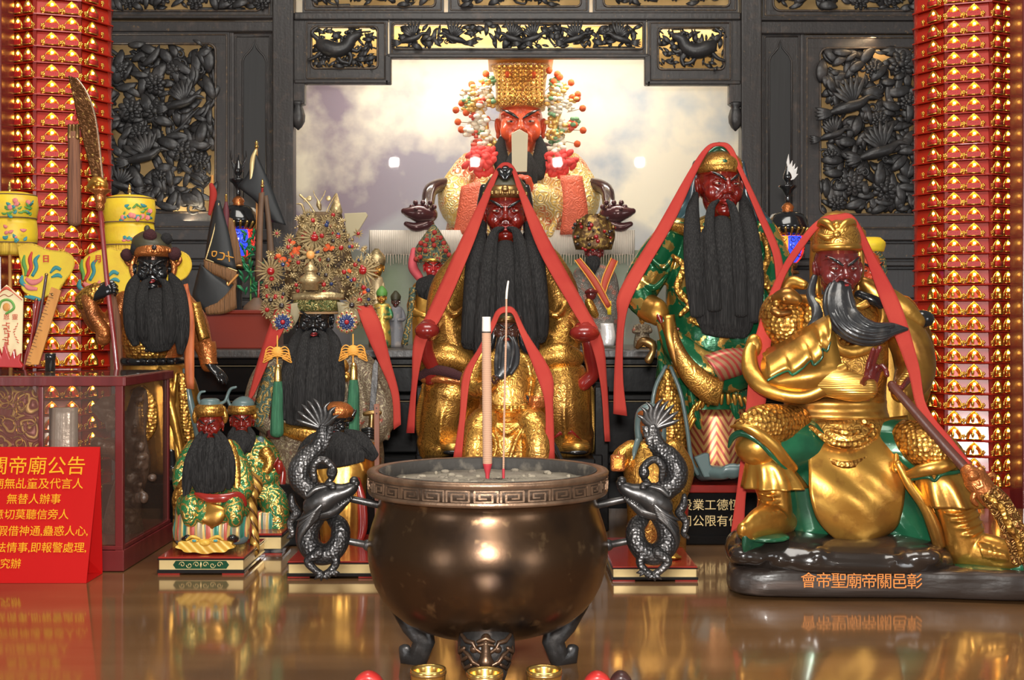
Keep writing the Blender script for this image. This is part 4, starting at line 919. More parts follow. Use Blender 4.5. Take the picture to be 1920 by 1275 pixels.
for s in (-1, 1): B.tube(mb, [(951 + s * 22, 596, 4, 5, 6), (951 + s * 25, 630, 6, 6, 7), (951 + s * 32, 652, 2, 8, 6), (951 + s * 40, 662, -6, 4, 4)], 10)
for i in range(4): B.ell(mb, 940 + i * 7, 586 - 2 * (i in (1, 2)), -22, 3.4, 4, 3, None, 8, 6)
mb.obj('hood', m_black, st)
beard(st, B, [[(950, 644, -36, 9, 6), (950, 655, -42, 14, 7), (949, 672, -48, 17, 8), (944, 692, -54, 15, 7), (936, 706, -58, 9, 5)],
    [(939, 634, -30, 4, 4), (934, 655, -40, 5, 5), (931, 680, -50, 5, 5), (932, 704, -58, 5, 4)], [(962, 634, -30, 4, 4), (968, 655, -40, 6, 5), (968, 680, -48, 6, 5), (958, 700, -54, 4, 4)],
    [(946, 630, -38, 2, 2), (940, 640, -44, 3, 3), (938, 660, -52, 3.4, 3), (936, 690, -60, 3, 3)], [(954, 630, -38, 2, 2), (961, 640, -44, 3, 3), (962, 660, -52, 3.4, 3), (956, 690, -58, 3, 3)]], 0, m_carvedbeard)
bl = root('polearm', 'thin black polearm slanting from the hand of the small gold statue', 'weapon', B.p(1054, 866, -70))
mb = MB(); B.tube(mb, [(984, 736, -16, 2.6), (1010, 785, -40, 2.8), (1036, 830, -56, 3), (1060, 875, -72, 3.4)], 10); mb.obj('shaft', m_black, bl)
mb = MB(); B.tube(mb, [(1018, 800, -46, 3, 1), (1034, 830, -56, 6, 1.4), (1046, 850, -63, 5, 1.2), (1056, 868, -69, 2, .8)], 8); mb.obj('blade', m_ironplain, bl)
drape(B, 'red cloth over the small gold statue behind the censer', [(850, 858, -80, 866, 858, -84), (862, 780, -74, 873, 780, -78), (868, 705, -60, 884, 700, -66), (898, 652, -44, 910, 648, -50), (920, 606, -30, 928, 612, -36), (932, 582, -22, 938, 590, -34), (950, 575, -16, 950, 586, -30), (966, 582, -22, 962, 590, -34), (988, 625, -40, 974, 622, -44), (1034, 700, -62, 1006, 704, -66), (1037, 760, -72, 1022, 762, -76), (1040, 860, -80, 1022, 862, -84)], n=5, solid=.003)
sb = root('pedestal', 'dark wooden pedestal under the small gold statue behind the censer', 'pedestal', B.p(950, 960))
zz = B.p(950, 896).z; mb = MB(); mb.box((B.p(952, 0).x, 3.3 - 20 * B.k, (ZT + zz) / 2), (190 * B.k, 120 * B.k, zz - ZT)); mb.obj('block', m_lacred, sb, smooth=False, bevel=.006)
# ================================================================ green-robed standing statue
G = Sp(3.75)
st = statue('standing_statue', 'tall green and gold robed standing statue with red face and black beard, right of centre', G, 1330, 896)
head(st, G, 1348, 352, -12, 116, m_facered, 'fierce', yaw=.20, roll=0, scale=(.93, 1, 1))
mb = MB()
G.loft(mb, [(1345, 404, 10, 26, 26), (1348, 424, 12, 70, 36), (1352, 450, 12, 102, 50), (1352, 500, 8, 104, 60), (1348, 560, 2, 100, 66), (1342, 610, -6, 96, 74), (1336, 660, -8, 98, 72), (1330, 720, -6, 96, 66)], 42)
G.tube(mb, [(1268, 436, 8, 32), (1232, 486, 0, 38), (1206, 530, -12, 36), (1200, 556, -30, 30), (1214, 580, -52, 22)], 20)
G.tube(mb, [(1430, 440, 8, 32), (1450, 500, 0, 36), (1444, 560, -16, 36), (1432, 610, -40, 34), (1420, 640, -52, 30)], 20)
for P in ([(1196, 520, -40, 4), (1226, 540, -58, 7), (1250, 516, -46, 4)], [(1216, 480, -36, 4), (1244, 502, -56, 6), (1262, 480, -44, 4)], [(1440, 470, -30, 4), (1424, 520, -54, 7), (1434, 570, -58, 4)], [(1262, 540, -58, 4), (1290, 575, -76, 6), (1330, 570, -84, 4)]): G.tube(mb, P, 8, 4)
mb.obj('robe', m_green, st, fuse=.0045, sm=2)
mb = MB()   # lower robe
G.loft(mb, [(1330, 650, -10, 94, 66), (1320, 720, -6, 92, 60), (1316, 780, -6, 92, 56), (1322, 840, -6, 86, 52), (1326, 888, -6, 78, 48)], 44, pleat=(16, .035, 0))
for P in ([(1236, 640, -50, 5), (1244, 700, -64, 9), (1262, 770, -62, 10), (1276, 850, -60, 8)], [(1290, 700, -76, 5), (1300, 760, -72, 9), (1312, 800, -70, 7)], [(1380, 700, -76, 6), (1376, 760, -74, 9), (1384, 800, -68, 7)]): G.tube(mb, P, 10, 4)
mb.obj('lower_robe', m_green, st, fuse=.0045, sm=2)
mb = MB(); rows = []   # swag of gathered robe with a gold hem
G.tube(mb, [(1240, 604, -84, 10, 10), (1270, 650, -100, 26, 18), (1320, 690, -108, 34, 20), (1380, 700, -104, 34, 20), (1430, 680, -84, 24, 16)], 18, pleat=(7, .08)); mb.obj('swag', m_green, st)
mb = MB(); G.ribbon(mb, [(1262, 592, -118, 1240, 606, -112), (1276, 640, -126, 1258, 660, -122), (1300, 676, -134, 1280, 712, -128), (1336, 704, -136, 1318, 752, -130), (1358, 710, -134, 1346, 760, -128)], 6, 6, 6); mb.obj('gold_hem', m_goldcurl, st, solid=.008)
mb = MB(); G.ribbon(mb, [(1246, 592, -118, 1262, 590, -116), (1248, 630, -124, 1268, 632, -122), (1256, 664, -124, 1280, 668, -122), (1268, 690, -124, 1282, 688, -122)], 5, 5, 4); mb.obj('lapel', m_goldsmooth, st, solid=.012)
mb = MB(); G.ribbon(mb, [(1320, 668, -136, 1350, 714, -136), (1356, 656, -134, 1376, 706, -134), (1396, 654, -124, 1408, 696, -124), (1440, 650, -96, 1448, 690, -98)], 6, 6, 8); mb.obj('striped_sash', M('sash_stripes', (.36, .18, .09), .38, .4, None, ((.40, .05, .04), 'bandd', 26, .5, .7)), st, solid=.010)
mb = MB()
for i in range(22):
    a = math.radians(200 - i * 10.4) ; 
    G.tube(mb, [(1360 + math.cos(a) * 62, 752 + math.sin(-a) * -34 if False else 752 - math.sin(a) * 34 + 22, -84, 4), (1360 + math.cos(a) * 72, 766 - math.sin(a) * 36 + 26, -82, 3)], 6, 1)
mb.obj('hem_fringe', m_goldsmooth, st)
mb = MB(); G.loft(mb, [(1346, 766, -34, 62, 46), (1348, 820, -38, 66, 48), (1348, 866, -42, 60, 48), (1346, 884, -42, 54, 44)], 40, pleat=(9, .05, 0)); mb.obj('chevron_skirt', m_chevron, st)
mb = MB(); G.ribbon(mb, [(1246, 690, -74, 1256, 694, -76), (1232, 730, -78, 1272, 736, -84), (1226, 790, -80, 1284, 800, -88), (1226, 850, -80, 1286, 850, -90), (1240, 880, -80, 1290, 876, -88)], 8, 5, 10); mb.obj('mail_panel', m_goldscale, st, solid=.012)
mb = MB(); G.tube(mb, [(1248, 688, -82, 4), (1228, 730, -86, 4), (1221, 790, -88, 4), (1222, 852, -88, 4), (1238, 884, -86, 4)], 8); G.tube(mb, [(1258, 690, -84, 4), (1276, 736, -92, 4), (1288, 800, -96, 4), (1296, 860, -96, 4), (1308, 888, -94, 4)], 8); mb.obj('mail_border', m_bluegrey, st)
for P in ([(1318, 884, -60, 16, 18), (1332, 886, -90, 18, 14), (1360, 886, -116, 18, 12), (1384, 880, -126, 12, 8), (1392, 872, -128, 5, 4)], [(1280, 884, -50, 14, 14), (1276, 886, -74, 15, 12), (1270, 886, -92, 12, 8)]):
    mb = MB(); G.tube(mb, P, 14); mb.obj('shoe', m_bluegrey, st)
mb = MB(); G.poly(mb, [(1302, 858), (1322, 850), (1330, 850), (1332, 872), (1346, 886), (1380, 884), (1392, 876), (1388, 892), (1320, 896)], -112, -96); mb.obj('hem_border', m_bluegrey, st, smooth=False, bevel=.004)
mb = MB(); G.tube(mb, [(1214, 576, -50, 26, 22), (1228, 584, -64, 25, 21), (1234, 590, -70, 22, 19)], 20); mb.obj('cuff', m_goldsmooth, st)
hand(st, G, 1230, 582, -74, 64, (.42, -.35, -.80), (.8, -.35, .4), m_facered, (.25, .45, .4), mir=True)
mb = MB(); G.tube(mb, [(1258, 424, -20, 8, 12), (1290, 432, -44, 12, 10), (1350, 440, -56, 12, 10)], 12); G.tube(mb, [(1240, 440, -16, 10, 10), (1226, 470, -24, 14, 8), (1218, 498, -30, 8, 6)], 12); mb.obj('collar', m_goldcurl, st)
mb = MB()   # raised dragons on chest and sleeve
for P in ([(1262, 480, -66, 4), (1282, 500, -76, 6), (1270, 540, -82, 7), (1292, 570, -88, 6), (1276, 590, -90, 4)], [(1430, 440, -34, 4), (1440, 480, -44, 6), (1428, 520, -56, 7), (1446, 550, -50, 6), (1440, 590, -58, 4)], [(1296, 600, -92, 4), (1330, 614, -96, 6), (1390, 610, -94, 6), (1420, 590, -84, 4)]): G.tube(mb, P, 8, 5, pleat=(5, .2))
mb.obj('dragon_relief', m_goldscale, st)
mb = MB(); G.tube(mb, [(1196, 650, -20, 5, 6), (1206, 640, -26, 9, 7), (1222, 646, -30, 9, 7), (1224, 658, -30, 6, 5), (1216, 676, -28, 8, 6)], 10); mb.obj('scroll_hem', m_oldbrass, st)
mb = MB(); G.loft(mb, [(1347, 326, -14, 44, 47), (1347, 316, -15, 45, 48), (1348, 302, -12, 41, 44), (1348, 290, -6, 30, 34), (1348, 284, -2, 14, 16)], 36, res=3); mb.obj('cap', m_goldcurl, st)
mb = MB(); G.ell(mb, 1358, 304, -56, 7, 6, 5); mb.obj('cap_stud', m_greenplain, st); mb = MB(); G.tube(mb, [(1330, 288, -20, 7), (1348, 278, -16, 9), (1366, 288, -20, 7)], 10); G.tube(mb, [(1340, 276, -14, 5), (1348, 272, -12, 6), (1356, 276, -14, 5)], 10); mb.obj('cap_crest', m_greenplain, st)
mb = MB()
for s in (-1, 1): G.tube(mb, [(1348 + s * 42, 308, 2, 8, 12), (1348 + s * 48, 340, 6, 10, 12), (1348 + s * 54, 376, 8, 13, 12), (1348 + s * 72, 404, 4, 16, 10), (1348 + s * 92, 420, -6, 10, 8)], 12)
G.tube(mb, [(1316, 316, 22, 14), (1348, 302, 30, 24), (1380, 316, 22, 14)], 12); mb.obj('hood', M('hood_blue_black', (.02, .035, .045), .25, 0, None, ((.05, .12, .13), 'noise', 8, .5, .7), coat=.4), st)
beard(st, G, [
    [(1352, 412, -64, 16, 8), (1354, 430, -74, 36, 12), (1356, 480, -88, 52, 16), (1358, 540, -102, 58, 16), (1360, 600, -108, 52, 12), (1358, 628, -110, 40, 5)],
    [(1304, 366, -30, 6, 8), (1298, 400, -52, 13, 11), (1299, 460, -82, 17, 12), (1304, 530, -104, 18, 11), (1310, 590, -112, 15, 6)],
    [(1392, 366, -20, 6, 8), (1400, 400, -46, 14, 11), (1408, 460, -80, 18, 12), (1414, 530, -104, 18, 11), (1412, 600, -112, 14, 6)],
    [(1346, 376, -68, 3, 4), (1334, 390, -74, 7, 6), (1330, 430, -92, 10, 7), (1334, 500, -114, 13, 7), (1340, 580, -122, 13, 5)],
    [(1364, 376, -66, 3, 4), (1374, 390, -74, 7, 6), (1382, 430, -92, 10, 7), (1386, 500, -114, 13, 7), (1390, 590, -122, 12, 5)]], 22, seed=5)
drape(G, 'red cloth over the green-robed statue, its left end hanging long beside the rear altar', [(1150, 776, -150, 1176, 780, -156), (1152, 700, -146, 1168, 702, -152), (1158, 600, -140, 1172, 602, -148), (1162, 545, -130, 1196, 535, -138), (1230, 430, -70, 1262, 420, -76), (1291, 322, -50, 1304, 328, -54), (1323, 277, -36, 1329, 283, -42), (1348, 268, -30, 1348, 273, -40), (1371, 275, -36, 1365, 283, -42), (1393, 320, -50, 1386, 324, -54), (1430, 398, -70, 1419, 403, -74), (1462, 470, -86, 1448, 474, -90), (1472, 530, -100, 1456, 534, -104)], n=5)
pb = root('inscribed_plinth', 'black plinth with gilt characters and a red top under the green-robed statue', 'plinth', W(1345, 1018, 3.6))
zt = G.p(0, 897).z; a = W(1268, 900, 3.62); b = W(1420, 900, 3.62)
mb = MB(); mb.box(((a.x + b.x) / 2, 3.80, zt - .012), (b.x - a.x + .03, .40, .022)); mb.obj('top_board', m_lacred, pb, smooth=False, bevel=.003)
mb = MB(); mb.box(((a.x + b.x) / 2, 3.80, (ZT + zt - .022) / 2 + .004), (b.x - a.x, .36, zt - .022 - ZT - .01)); mb.box(((a.x + b.x) / 2, 3.80, ZT + .014), (b.x - a.x + .02, .385, .026)); mb.obj('block', m_rearblack, pb, smooth=False, bevel=.004)
P6 = Sp(3.615)
text('股業工德恆', P6.p(1332, 948), .034, m_goldpaint, pb); text('司公限有份', P6.p(1332, 978), .034, m_goldpaint, pb)
# ================================================================ large gold seated statue on a rock at the right
Q = Sp(3.1)
st = statue('seated_statue', 'large gold armoured seated statue with maroon face on a dark rock at the right', Q, 1600, 1060)
head(st, Q, 1570, 506, -30, 112, m_facemaroon, 'fierce', yaw=.06, pitch=.06, scale=(.96, 1, 1))
mb = MB()   # trunk
Q.loft(mb, [(1566, 552, 6, 30, 30), (1566, 566, 8, 64, 42), (1564, 596, 8, 94, 56), (1566, 640, 4, 98, 64), (1570, 690, -2, 94, 66), (1568, 740, -6, 92, 64), (1572, 790, -8, 96, 70), (1590, 840, -4, 110, 76)], 40)
mb.obj('armour', m_goldcurl, st, fuse=.0042, sm=2)
mb = MB()   # scale pauldron and breast
Q.ell(mb, 1474, 610, -10, 50, 66, 50, Euler((0, -.25, 0)).to_matrix(), 26, 16); mb.obj('pauldron', m_goldscale, st)
mb = MB(); Q.ell(mb, 1556, 612, -52, 56, 56, 26, None, 26, 16); mb.obj('breast_plate', m_goldscale, st)
mb = MB(); Q.tube(mb, [(1460, 560, -40, 14, 14), (1476, 556, -56, 17, 14), (1492, 562, -58, 13, 12)], 12); Q.ell(mb, 1456, 570, -52, 8, 8, 8); Q.ell(mb, 1470, 562, -66, 5, 5, 5); Q.tube(mb, [(1452, 582, -56, 9, 8), (1462, 588, -60, 8, 7), (1480, 586, -56, 7, 6)], 10); mb.obj('shoulder_beast', m_goldsmooth, st)
mb = MB()   # collar and scarf
Q.tube(mb, [(1492, 560, -20, 9, 12), (1520, 566, -46, 13, 10), (1540, 580, -62, 14, 9), (1560, 620, -78, 12, 8), (1568, 650, -80, 10, 7), (1600, 660, -74, 13, 8), (1640, 640, -58, 14, 10), (1660, 600, -36, 13, 10), (1650, 560, -10, 12, 12)], 16)
Q.tube(mb, [(1470, 545, -4, 12, 14), (1486, 530, -14, 14, 12), (1506, 534, -28, 10, 10)], 12); Q.tube(mb, [(1620, 530, -10, 12, 12), (1650, 552, -16, 22, 14), (1690, 580, -14, 24, 14), (1722, 606, -4, 16, 12)], 16, pleat=(8, .06))
Q.poly(mb, [(1600, 574), (1626, 560), (1634, 574), (1616, 582)], -74, -62)
mb.obj('scarf', m_goldsmooth, st, fuse=.004, sm=2)
mb = MB()   # left sleeve: wide flaring cuff with scalloped edge
g = []
prof = [(1452, 640, -8, 1560, 590, -80), (1438, 660, -40, 1568, 640, -92), (1428, 690, -66, 1576, 676, -106), (1440, 716, -86, 1580, 690, -112), (1462, 728, -90, 1582, 700, -108), (1490, 740, -84, 1570, 712, -100)]
Q.ribbon(mb, prof, 9, 6, 16); mb.obj('sleeve', m_goldsmooth, st, solid=.012)
mb = MB(); Q.tube(mb, [(1416, 640, -30, 10, 8), (1406, 664, -40, 14, 10), (1410, 700, -60, 17, 12), (1434, 726, -80, 16, 12), (1470, 740, -92, 14, 12), (1510, 742, -100, 14, 12), (1546, 726, -108, 14, 10), (1566, 700, -112, 12, 8), (1584, 688, -112, 9, 6)], 16); Q.ell(mb, 1414, 650, -30, 16, 24, 12); mb.obj('sleeve_roll', m_goldsmooth, st)
mb = MB(); lo_ = [(1440, 712), (1462, 700), (1478, 694), (1486, 702), (1504, 690), (1520, 674), (1526, 684), (1542, 668), (1538, 648), (1550, 658), (1556, 640)]
Q.ribbon(mb, [(1430 + i * 12.4, 664 - i * 7.5, -62 - i * 3, x, y, -122 - (i % 3) * 2) for i, (x, y) in enumerate(lo_)], 7, 3, 16); mb.obj('scalloped_edge', m_goldsmooth, st, solid=.005)
mb = MB(); Q.tube(mb, [(x, y + 1, -124, 2.4) for x, y in lo_], 7, 3); mb.obj('dark_edge', m_greenplain, st)
mb = MB(); Q.tube(mb, [(1520, 708, -86, 28, 24), (1560, 716, -104, 28, 24), (1600, 726, -116, 26, 22), (1626, 728, -122, 22, 19)], 20, pleat=(16, .035)); mb.obj('forearm', m_goldthread, st)
hand(st, Q, 1628, 732, -120, 88, (.18, -.16, 1.0), (.30, -.55, .0), m_facemaroon, (.3, .5, .4), fingers=[(.05, .08, .05), (.10, .1, .1), (.9, 1.1, .6), (1.0, 1.1, .6)], thumb=(1.0, .7), mir=True)
mb = MB()   # right arm (viewer's right) behind the hanging cloth
Q.tube(mb, [(1664, 590, 6, 34), (1704, 640, 6, 38), (1716, 690, -6, 38), (1706, 720, -30, 32), (1690, 736, -60, 20)], 20)
for P in ([(1720, 640, -26, 4), (1740, 670, -20, 6), (1744, 700, -24, 5)], [(1700, 660, -34, 4), (1726, 700, -40, 7), (1736, 720, -34, 5)]): Q.tube(mb, P, 8, 4)
mb.obj('right_sleeve', m_goldsmooth, st, fuse=.0042, sm=2)
mb = MB(); Q.tube(mb, [(1706, 706, -40, 15), (1690, 726, -66, 13)], 14); mb.obj('right_cuff', m_goldthread, st)
hand(st, Q, 1700, 716, -66, 56, (-.62, -.55, -.55), (-.5, .35, .55), m_facemaroon, (.75, 1.0, .7), thumb=(.8, .7))
mb = MB(); Q.ell(mb, 1730, 598, 10, 22, 17, 18); mb.obj('scarf_bow', m_black, st)
mb = MB(); Q.tube(mb, [(1610, 552, -20, 9, 8), (1640, 564, -30, 10, 8), (1664, 580, -24, 9, 8)], 12); mb.obj('scarf_tie', m_black, st)
mb = MB(); Q.loft(mb, [(1566, 742, -8, 90, 66), (1566, 752, -10, 95, 72), (1566, 766, -10, 94, 70), (1568, 778, -10, 97, 74), (1570, 790, -8, 96, 70)], 44, res=3); mb.obj('belt', m_goldsmooth, st)
mb = MB()   # dragon-embossed belly apron and long front apron
Q.loft(mb, [(1576, 782, -14, 86, 74), (1580, 820, -22, 84, 78), (1582, 860, -28, 66, 72), (1580, 880, -30, 30, 60)], 36); mb.obj('emblem_apron', m_goldcurl, st)
mb = MB()
for P in ([(1520, 800, -88, 4), (1560, 830, -106, 7), (1610, 832, -104, 7), (1640, 806, -84, 6), (1620, 790, -88, 5)], [(1544, 860, -100, 4), (1590, 872, -112, 7), (1640, 850, -92, 6), (1652, 820, -74, 5)], [(1560, 806, -98, 4), (1590, 812, -106, 6), (1612, 808, -102, 4)]): Q.tube(mb, P, 8, 5, pleat=(5, .2))
mb.obj('dragon_relief', m_goldscale, st)
mb = MB()   # hanging apron
Q.ribbon(mb, [(1508, 800, -60, 1700, 780, -40), (1514, 850, -96, 1708, 830, -70), (1516, 890, -112, 1700, 880, -90), (1518, 930, -120, 1694, 930, -100), (1530, 970, -118, 1688, 966, -96), (1560, 1004, -112, 1676, 990, -92), (1596, 1022, -104, 1640, 1012, -92)], 30, 8, 12)
for i in range(len(mb.v)):      # diagonal drape folds
    x, y, z = mb.v[i]; q_ = (x - Q.p(1600, 0).x) * .9 + (z - Q.p(0, 800).z) * 1.15; e = max(0.0, min(1.0, (Q.p(0, 800).z - z) * 9)) * max(0.0, min(1.0, (z - Q.p(0, 1000).z) * 8))
    mb.v[i] = (x, y - .006 * e * (math.sin(q_ * 30 + 2.5 * x) ** 2) - .005 * e * math.sin(q_ * 17 + z * 6), z)
mb.obj('front_apron', m_goldsmooth, st, solid=.010)
mb = MB()   # green under-robe between and over the legs
Q.tube(mb, [(1540, 840, -20, 60), (1480, 840, -60, 56), (1440, 846, -92, 44)], 20); Q.tube(mb, [(1620, 840, -20, 62), (1700, 846, -50, 58), (1756, 856, -76, 46)], 20)
Q.tube(mb, [(1500, 850, -50, 44, 40), (1510, 920, -50, 50, 44), (1530, 985, -50, 60, 46)], 18); Q.tube(mb, [(1660, 880, -40, 44, 40), (1690, 950, -50, 50, 44), (1720, 1000, -56, 40, 36)], 18)
Q.tube(mb, [(1480, 1000, -20, 30, 40), (1600, 1010, -40, 50, 40), (1740, 1010, -50, 36, 30)], 18)
mb.obj('green_robe', m_greenplain, st, fuse=.0048, sm=3)
mb = MB(); Q.tube(mb, [(1684, 870, -116, 7), (1706, 910, -120, 9), (1734, 950, -118, 10), (1752, 990, -114, 13, 9), (1762, 1024, -110, 12, 6)], 12); Q.tube(mb, [(1700, 800, -66, 5), (1682, 836, -84, 6), (1680, 880, -110, 7)], 10); mb.obj('gilt_hem', m_goldsmooth, st)
# left leg: knee guard, ruffle, boot
mb = MB(); Q.tube(mb, [(1490, 790, -60, 30, 30), (1450, 800, -100, 42, 34), (1412, 800, -124, 36, 28), (1390, 800, -128, 16, 14)], 18); Q.ell(mb, 1398, 782, -130, 10, 9, 9); Q.ell(mb, 1414, 776, -138, 7, 7, 7); mb.obj('knee_guard', m_goldscale, st)
mb = MB(); Q.tube(mb, [(1372, 800, -126, 3, 3), (1390, 800, -146, 8, 6), (1420, 812, -156, 10, 7), (1450, 836, -152, 11, 7), (1470, 860, -140, 11, 7), (1490, 880, -120, 8, 5)], 12); mb.obj('guard_edge', m_goldsmooth, st)
mb = MB(); Q.tube(mb, [(1366, 838, -120, 2, 3), (1374, 820, -128, 6, 5), (1392, 812, -140, 7, 6), (1420, 826, -148, 6, 6), (1450, 856, -146, 5, 5), (1482, 888, -122, 4, 4)], 10); mb.obj('guard_lining', m_greenplain, st)
mb = MB(); Q.ell(mb, 1422, 838, -116, 42, 34, 36, None, 22, 14); mb.obj('knee_cop', m_goldsmooth, st)
mb = MB(); Q.loft(mb, [(1436, 860, -104, 34, 32), (1440, 872, -104, 40, 38), (1448, 896, -102, 50, 44), (1452, 914, -102, 56, 50)], 44, res=5, pleat=(9, .12, .6)); mb.obj('knee_ruffle', m_goldsmooth, st)
mb = MB(); Q.tube(mb, [(1442, 890, -100, 34, 32), (1452, 930, -98, 30, 29), (1452, 968, -96, 34, 32)], 20, pleat=(3, .02))
Q.tube(mb, [(1470, 978, -84, 24, 24), (1448, 976, -112, 34, 27), (1424, 984, -142, 34, 22), (1402, 992, -166, 24, 14), (1392, 992, -176, 14, 10)], 20)
for i in range(5): Q.tube(mb, [(1410 + i * 9, 972 - i * 3, -158 + i * 6, 3), (1424 + i * 9, 970 - i * 3, -166 + i * 6, 4), (1440 + i * 9, 978 - i * 2, -152 + i * 6, 3)], 6, 2)
for i in range(4): Q.tube(mb, [(1422, 925 + i * 12, -124, 2), (1446, 930 + i * 12, -132, 3), (1476, 924 + i * 12, -118, 2)], 6, 3)
b = mb.obj('boot', m_gold, st, fuse=.0035, sm=2)
mb = MB(); Q.tube(mb, [(1478, 1002, -80, 26, 6), (1440, 1008, -124, 38, 6), (1396, 1012, -176, 22, 5)], 16); Q.ell(mb, 1432, 1006, -130, 46, 8, 50); mb.obj('sole', m_greenplain, b, off=base_of(st))
# right leg
mb = MB(); Q.tube(mb, [(1700, 820, -80, 34, 30), (1736, 838, -108, 40, 34), (1774, 862, -110, 38, 30), (1800, 880, -104, 22, 18)], 18); mb.obj('knee_guard', m_goldscale, st)
mb = MB(); Q.tube(mb, [(1702, 890, -120, 8, 8), (1730, 882, -140, 12, 9), (1762, 876, -146, 13, 9), (1796, 866, -132, 10, 8), (1816, 868, -112, 6, 6)], 12); mb.obj('guard_edge', m_goldsmooth, st)
mb = MB(); Q.tube(mb, [(1712, 898, -124, 4, 4), (1740, 894, -142, 4, 5), (1752, 902, -144, 3, 4), (1764, 890, -146, 4, 5), (1790, 886, -138, 4, 4), (1812, 880, -116, 4, 4)], 8); mb.obj('guard_lining', m_greenplain, st)
mb = MB(); Q.loft(mb, [(1758, 884, -106, 40, 36), (1764, 900, -108, 46, 42), (1776, 925, -110, 54, 46), (1786, 948, -112, 56, 48)], 44, res=5, pleat=(8, .12, .2)); mb.obj('knee_ruffle', m_goldsmooth, st)
mb = MB(); Q.tube(mb, [(1772, 900, -108, 36, 34), (1790, 950, -108, 36, 34), (1806, 1000, -108, 36, 34), (1814, 1030, -108, 36, 32)], 20)
Q.tube(mb, [(1800, 1036, -96, 32, 28), (1840, 1036, -124, 36, 26), (1880, 1042, -146, 30, 20), (1908, 1050, -160, 16, 12)], 20)
for i in range(6): Q.tube(mb, [(1836 + i * 9, 1018 + i * 3, -150 - i * 2, 3), (1840 + i * 9, 1030 + i * 2, -160 - i * 2, 4), (1844 + i * 9, 1046 + i, -158 - i * 2, 3)], 6, 2)
for i in range(4): Q.tube(mb, [(1772 + i * 8, 962 + i * 14, -134, 2), (1800 + i * 7, 964 + i * 13, -146, 3), (1834 + i * 4, 950 + i * 14, -130, 2)], 6, 3)
b = mb.obj('boot', m_gold, st, fuse=.0035, sm=2)
mb = MB(); Q.ell(mb, 1846, 1064, -126, 62, 8, 52); Q.tube(mb, [(1800, 1060, -110, 30, 6), (1860, 1068, -140, 32, 6), (1914, 1062, -166, 14, 4)], 14); mb.obj('sole', m_greenplain, b, off=base_of(st))
# hat
mb = MB(); Q.loft(mb, [(1569, 470, -28, 43, 46), (1569, 456, -29, 44, 47), (1569, 440, -27, 42, 45), (1569, 424, -22, 34, 37), (1569, 414, -16, 18, 20), (1569, 411, -14, 6, 8)], 36, res=3); mb.obj('cap', m_goldcurl, st)
mb = MB(); Q.loft(mb, [(1569, 472, -30, 43, 46), (1569, 466, -31, 46, 49), (1569, 458, -30, 43.5, 46.5)], 36, res=2); 
for s in (-1, 1):
    Q.tube(mb, [(1569 + s * 6, 432, -62, 6), (1569 + s * 16, 420, -56, 8), (1569 + s * 28, 416, -44, 7), (1569 + s * 34, 422, -36, 4)], 10); Q.tube(mb, [(1569 + s * 4, 442, -68, 4), (1569 + s * 18, 446, -68, 6), (1569 + s * 32, 440, -56, 4)], 8)
Q.ell(mb, 1569, 440, -70, 8, 8, 6); Q.ell(mb, 1569, 424, -60, 7, 9, 6); mb.obj('cap_ornament', m_goldsmooth, st)
mb = MB(); Q.tube(mb, [(1530, 440, 0, 16), (1569, 424, 12, 30), (1608, 440, 0, 16)], 12); Q.tube(mb, [(1532, 450, 4, 12, 20), (1528, 500, 6, 10, 18), (1530, 550, 8, 10, 16)], 12); Q.tube(mb, [(1606, 450, 4, 12, 20), (1610, 500, 6, 10, 18), (1606, 550, 8, 10, 16)], 12); mb.obj('hood', m_goldsmooth, st)
beard(st, Q, [
    [(1576, 536, -66, 20, 10), (1574, 560, -78, 27, 12), (1580, 590, -96, 28, 13), (1604, 616, -108, 25, 12), (1640, 626, -110, 20, 10), (1672, 618, -104, 12, 8), (1700, 617, -96, 3, 3)],
    [(1560, 534, -64, 6, 5), (1560, 570, -84, 9, 6), (1574, 600, -108, 10, 7), (1606, 624, -120, 9, 6), (1650, 630, -120, 7, 5), (1690, 618, -104, 3, 3)],
    [(1588, 534, -64, 6, 5), (1592, 566, -86, 8, 6), (1606, 594, -106, 9, 6), (1636, 612, -118, 8, 6), (1674, 610, -110, 4, 4)],
    [(1575, 540, -74, 6, 5), (1577, 576, -96, 9, 6), (1592, 606, -116, 9, 6), (1626, 622, -126, 8, 5), (1666, 620, -116, 4, 4)]], 0, m_carvedbeard, pl=(7, .14))
beard(st, Q, [[(1527, 520, -34, 6, 6), (1520, 552, -44, 9, 8), (1532, 580, -64, 11, 8), (1530, 600, -74, 10, 7), (1512, 620, -76, 4, 4)]], 0, m_carvedbeard, 'sideburn')
# rock and slab base
rk = MB()
Q.tube(rk, [(1400, 1028, -60, 40, 90), (1480, 1036, -70, 44, 104), (1580, 1042, -76, 40, 108), (1680, 1044, -76, 42, 100), (1740, 1044, -70, 32, 80)], 24)
rn = random.Random(4)
for i in range(16): Q.ell(rk, 1392 + i * 23, 1044 + rn.uniform(-8, 6), -130 + rn.uniform(-22, 18), 26, 18, 34)
rk.obj('rock', m_rock, st, fuse=.006, sm=5)
mb = MB()
pts = [(1372, 1062), (1440, 1066), (1540, 1068), (1650, 1066), (1760, 1062), (1850, 1068), (1960, 1086), (1990, 1120), (1990, 1126), (1940, 1128), (1800, 1122), (1640, 1116), (1500, 1112), (1400, 1106), (1370, 1096)]
top = Q.p(0, 1062, -100).z
sl = MB()
zb = ZT + .003
def ov(x, w): q = Q.p(x, 1090, w); return (q.x, q.y)
edge = [ov(1362, -60), ov(1368, -130), ov(1410, -160), ov(1520, -170), ov(1640, -172), ov(1760, -178), ov(1850, -192), ov(1940, -200), ov(2010, -190), ov(2040, -100), ov(2020, 30), ov(1800, 60), ov(1500, 60), ov(1380, 20)]
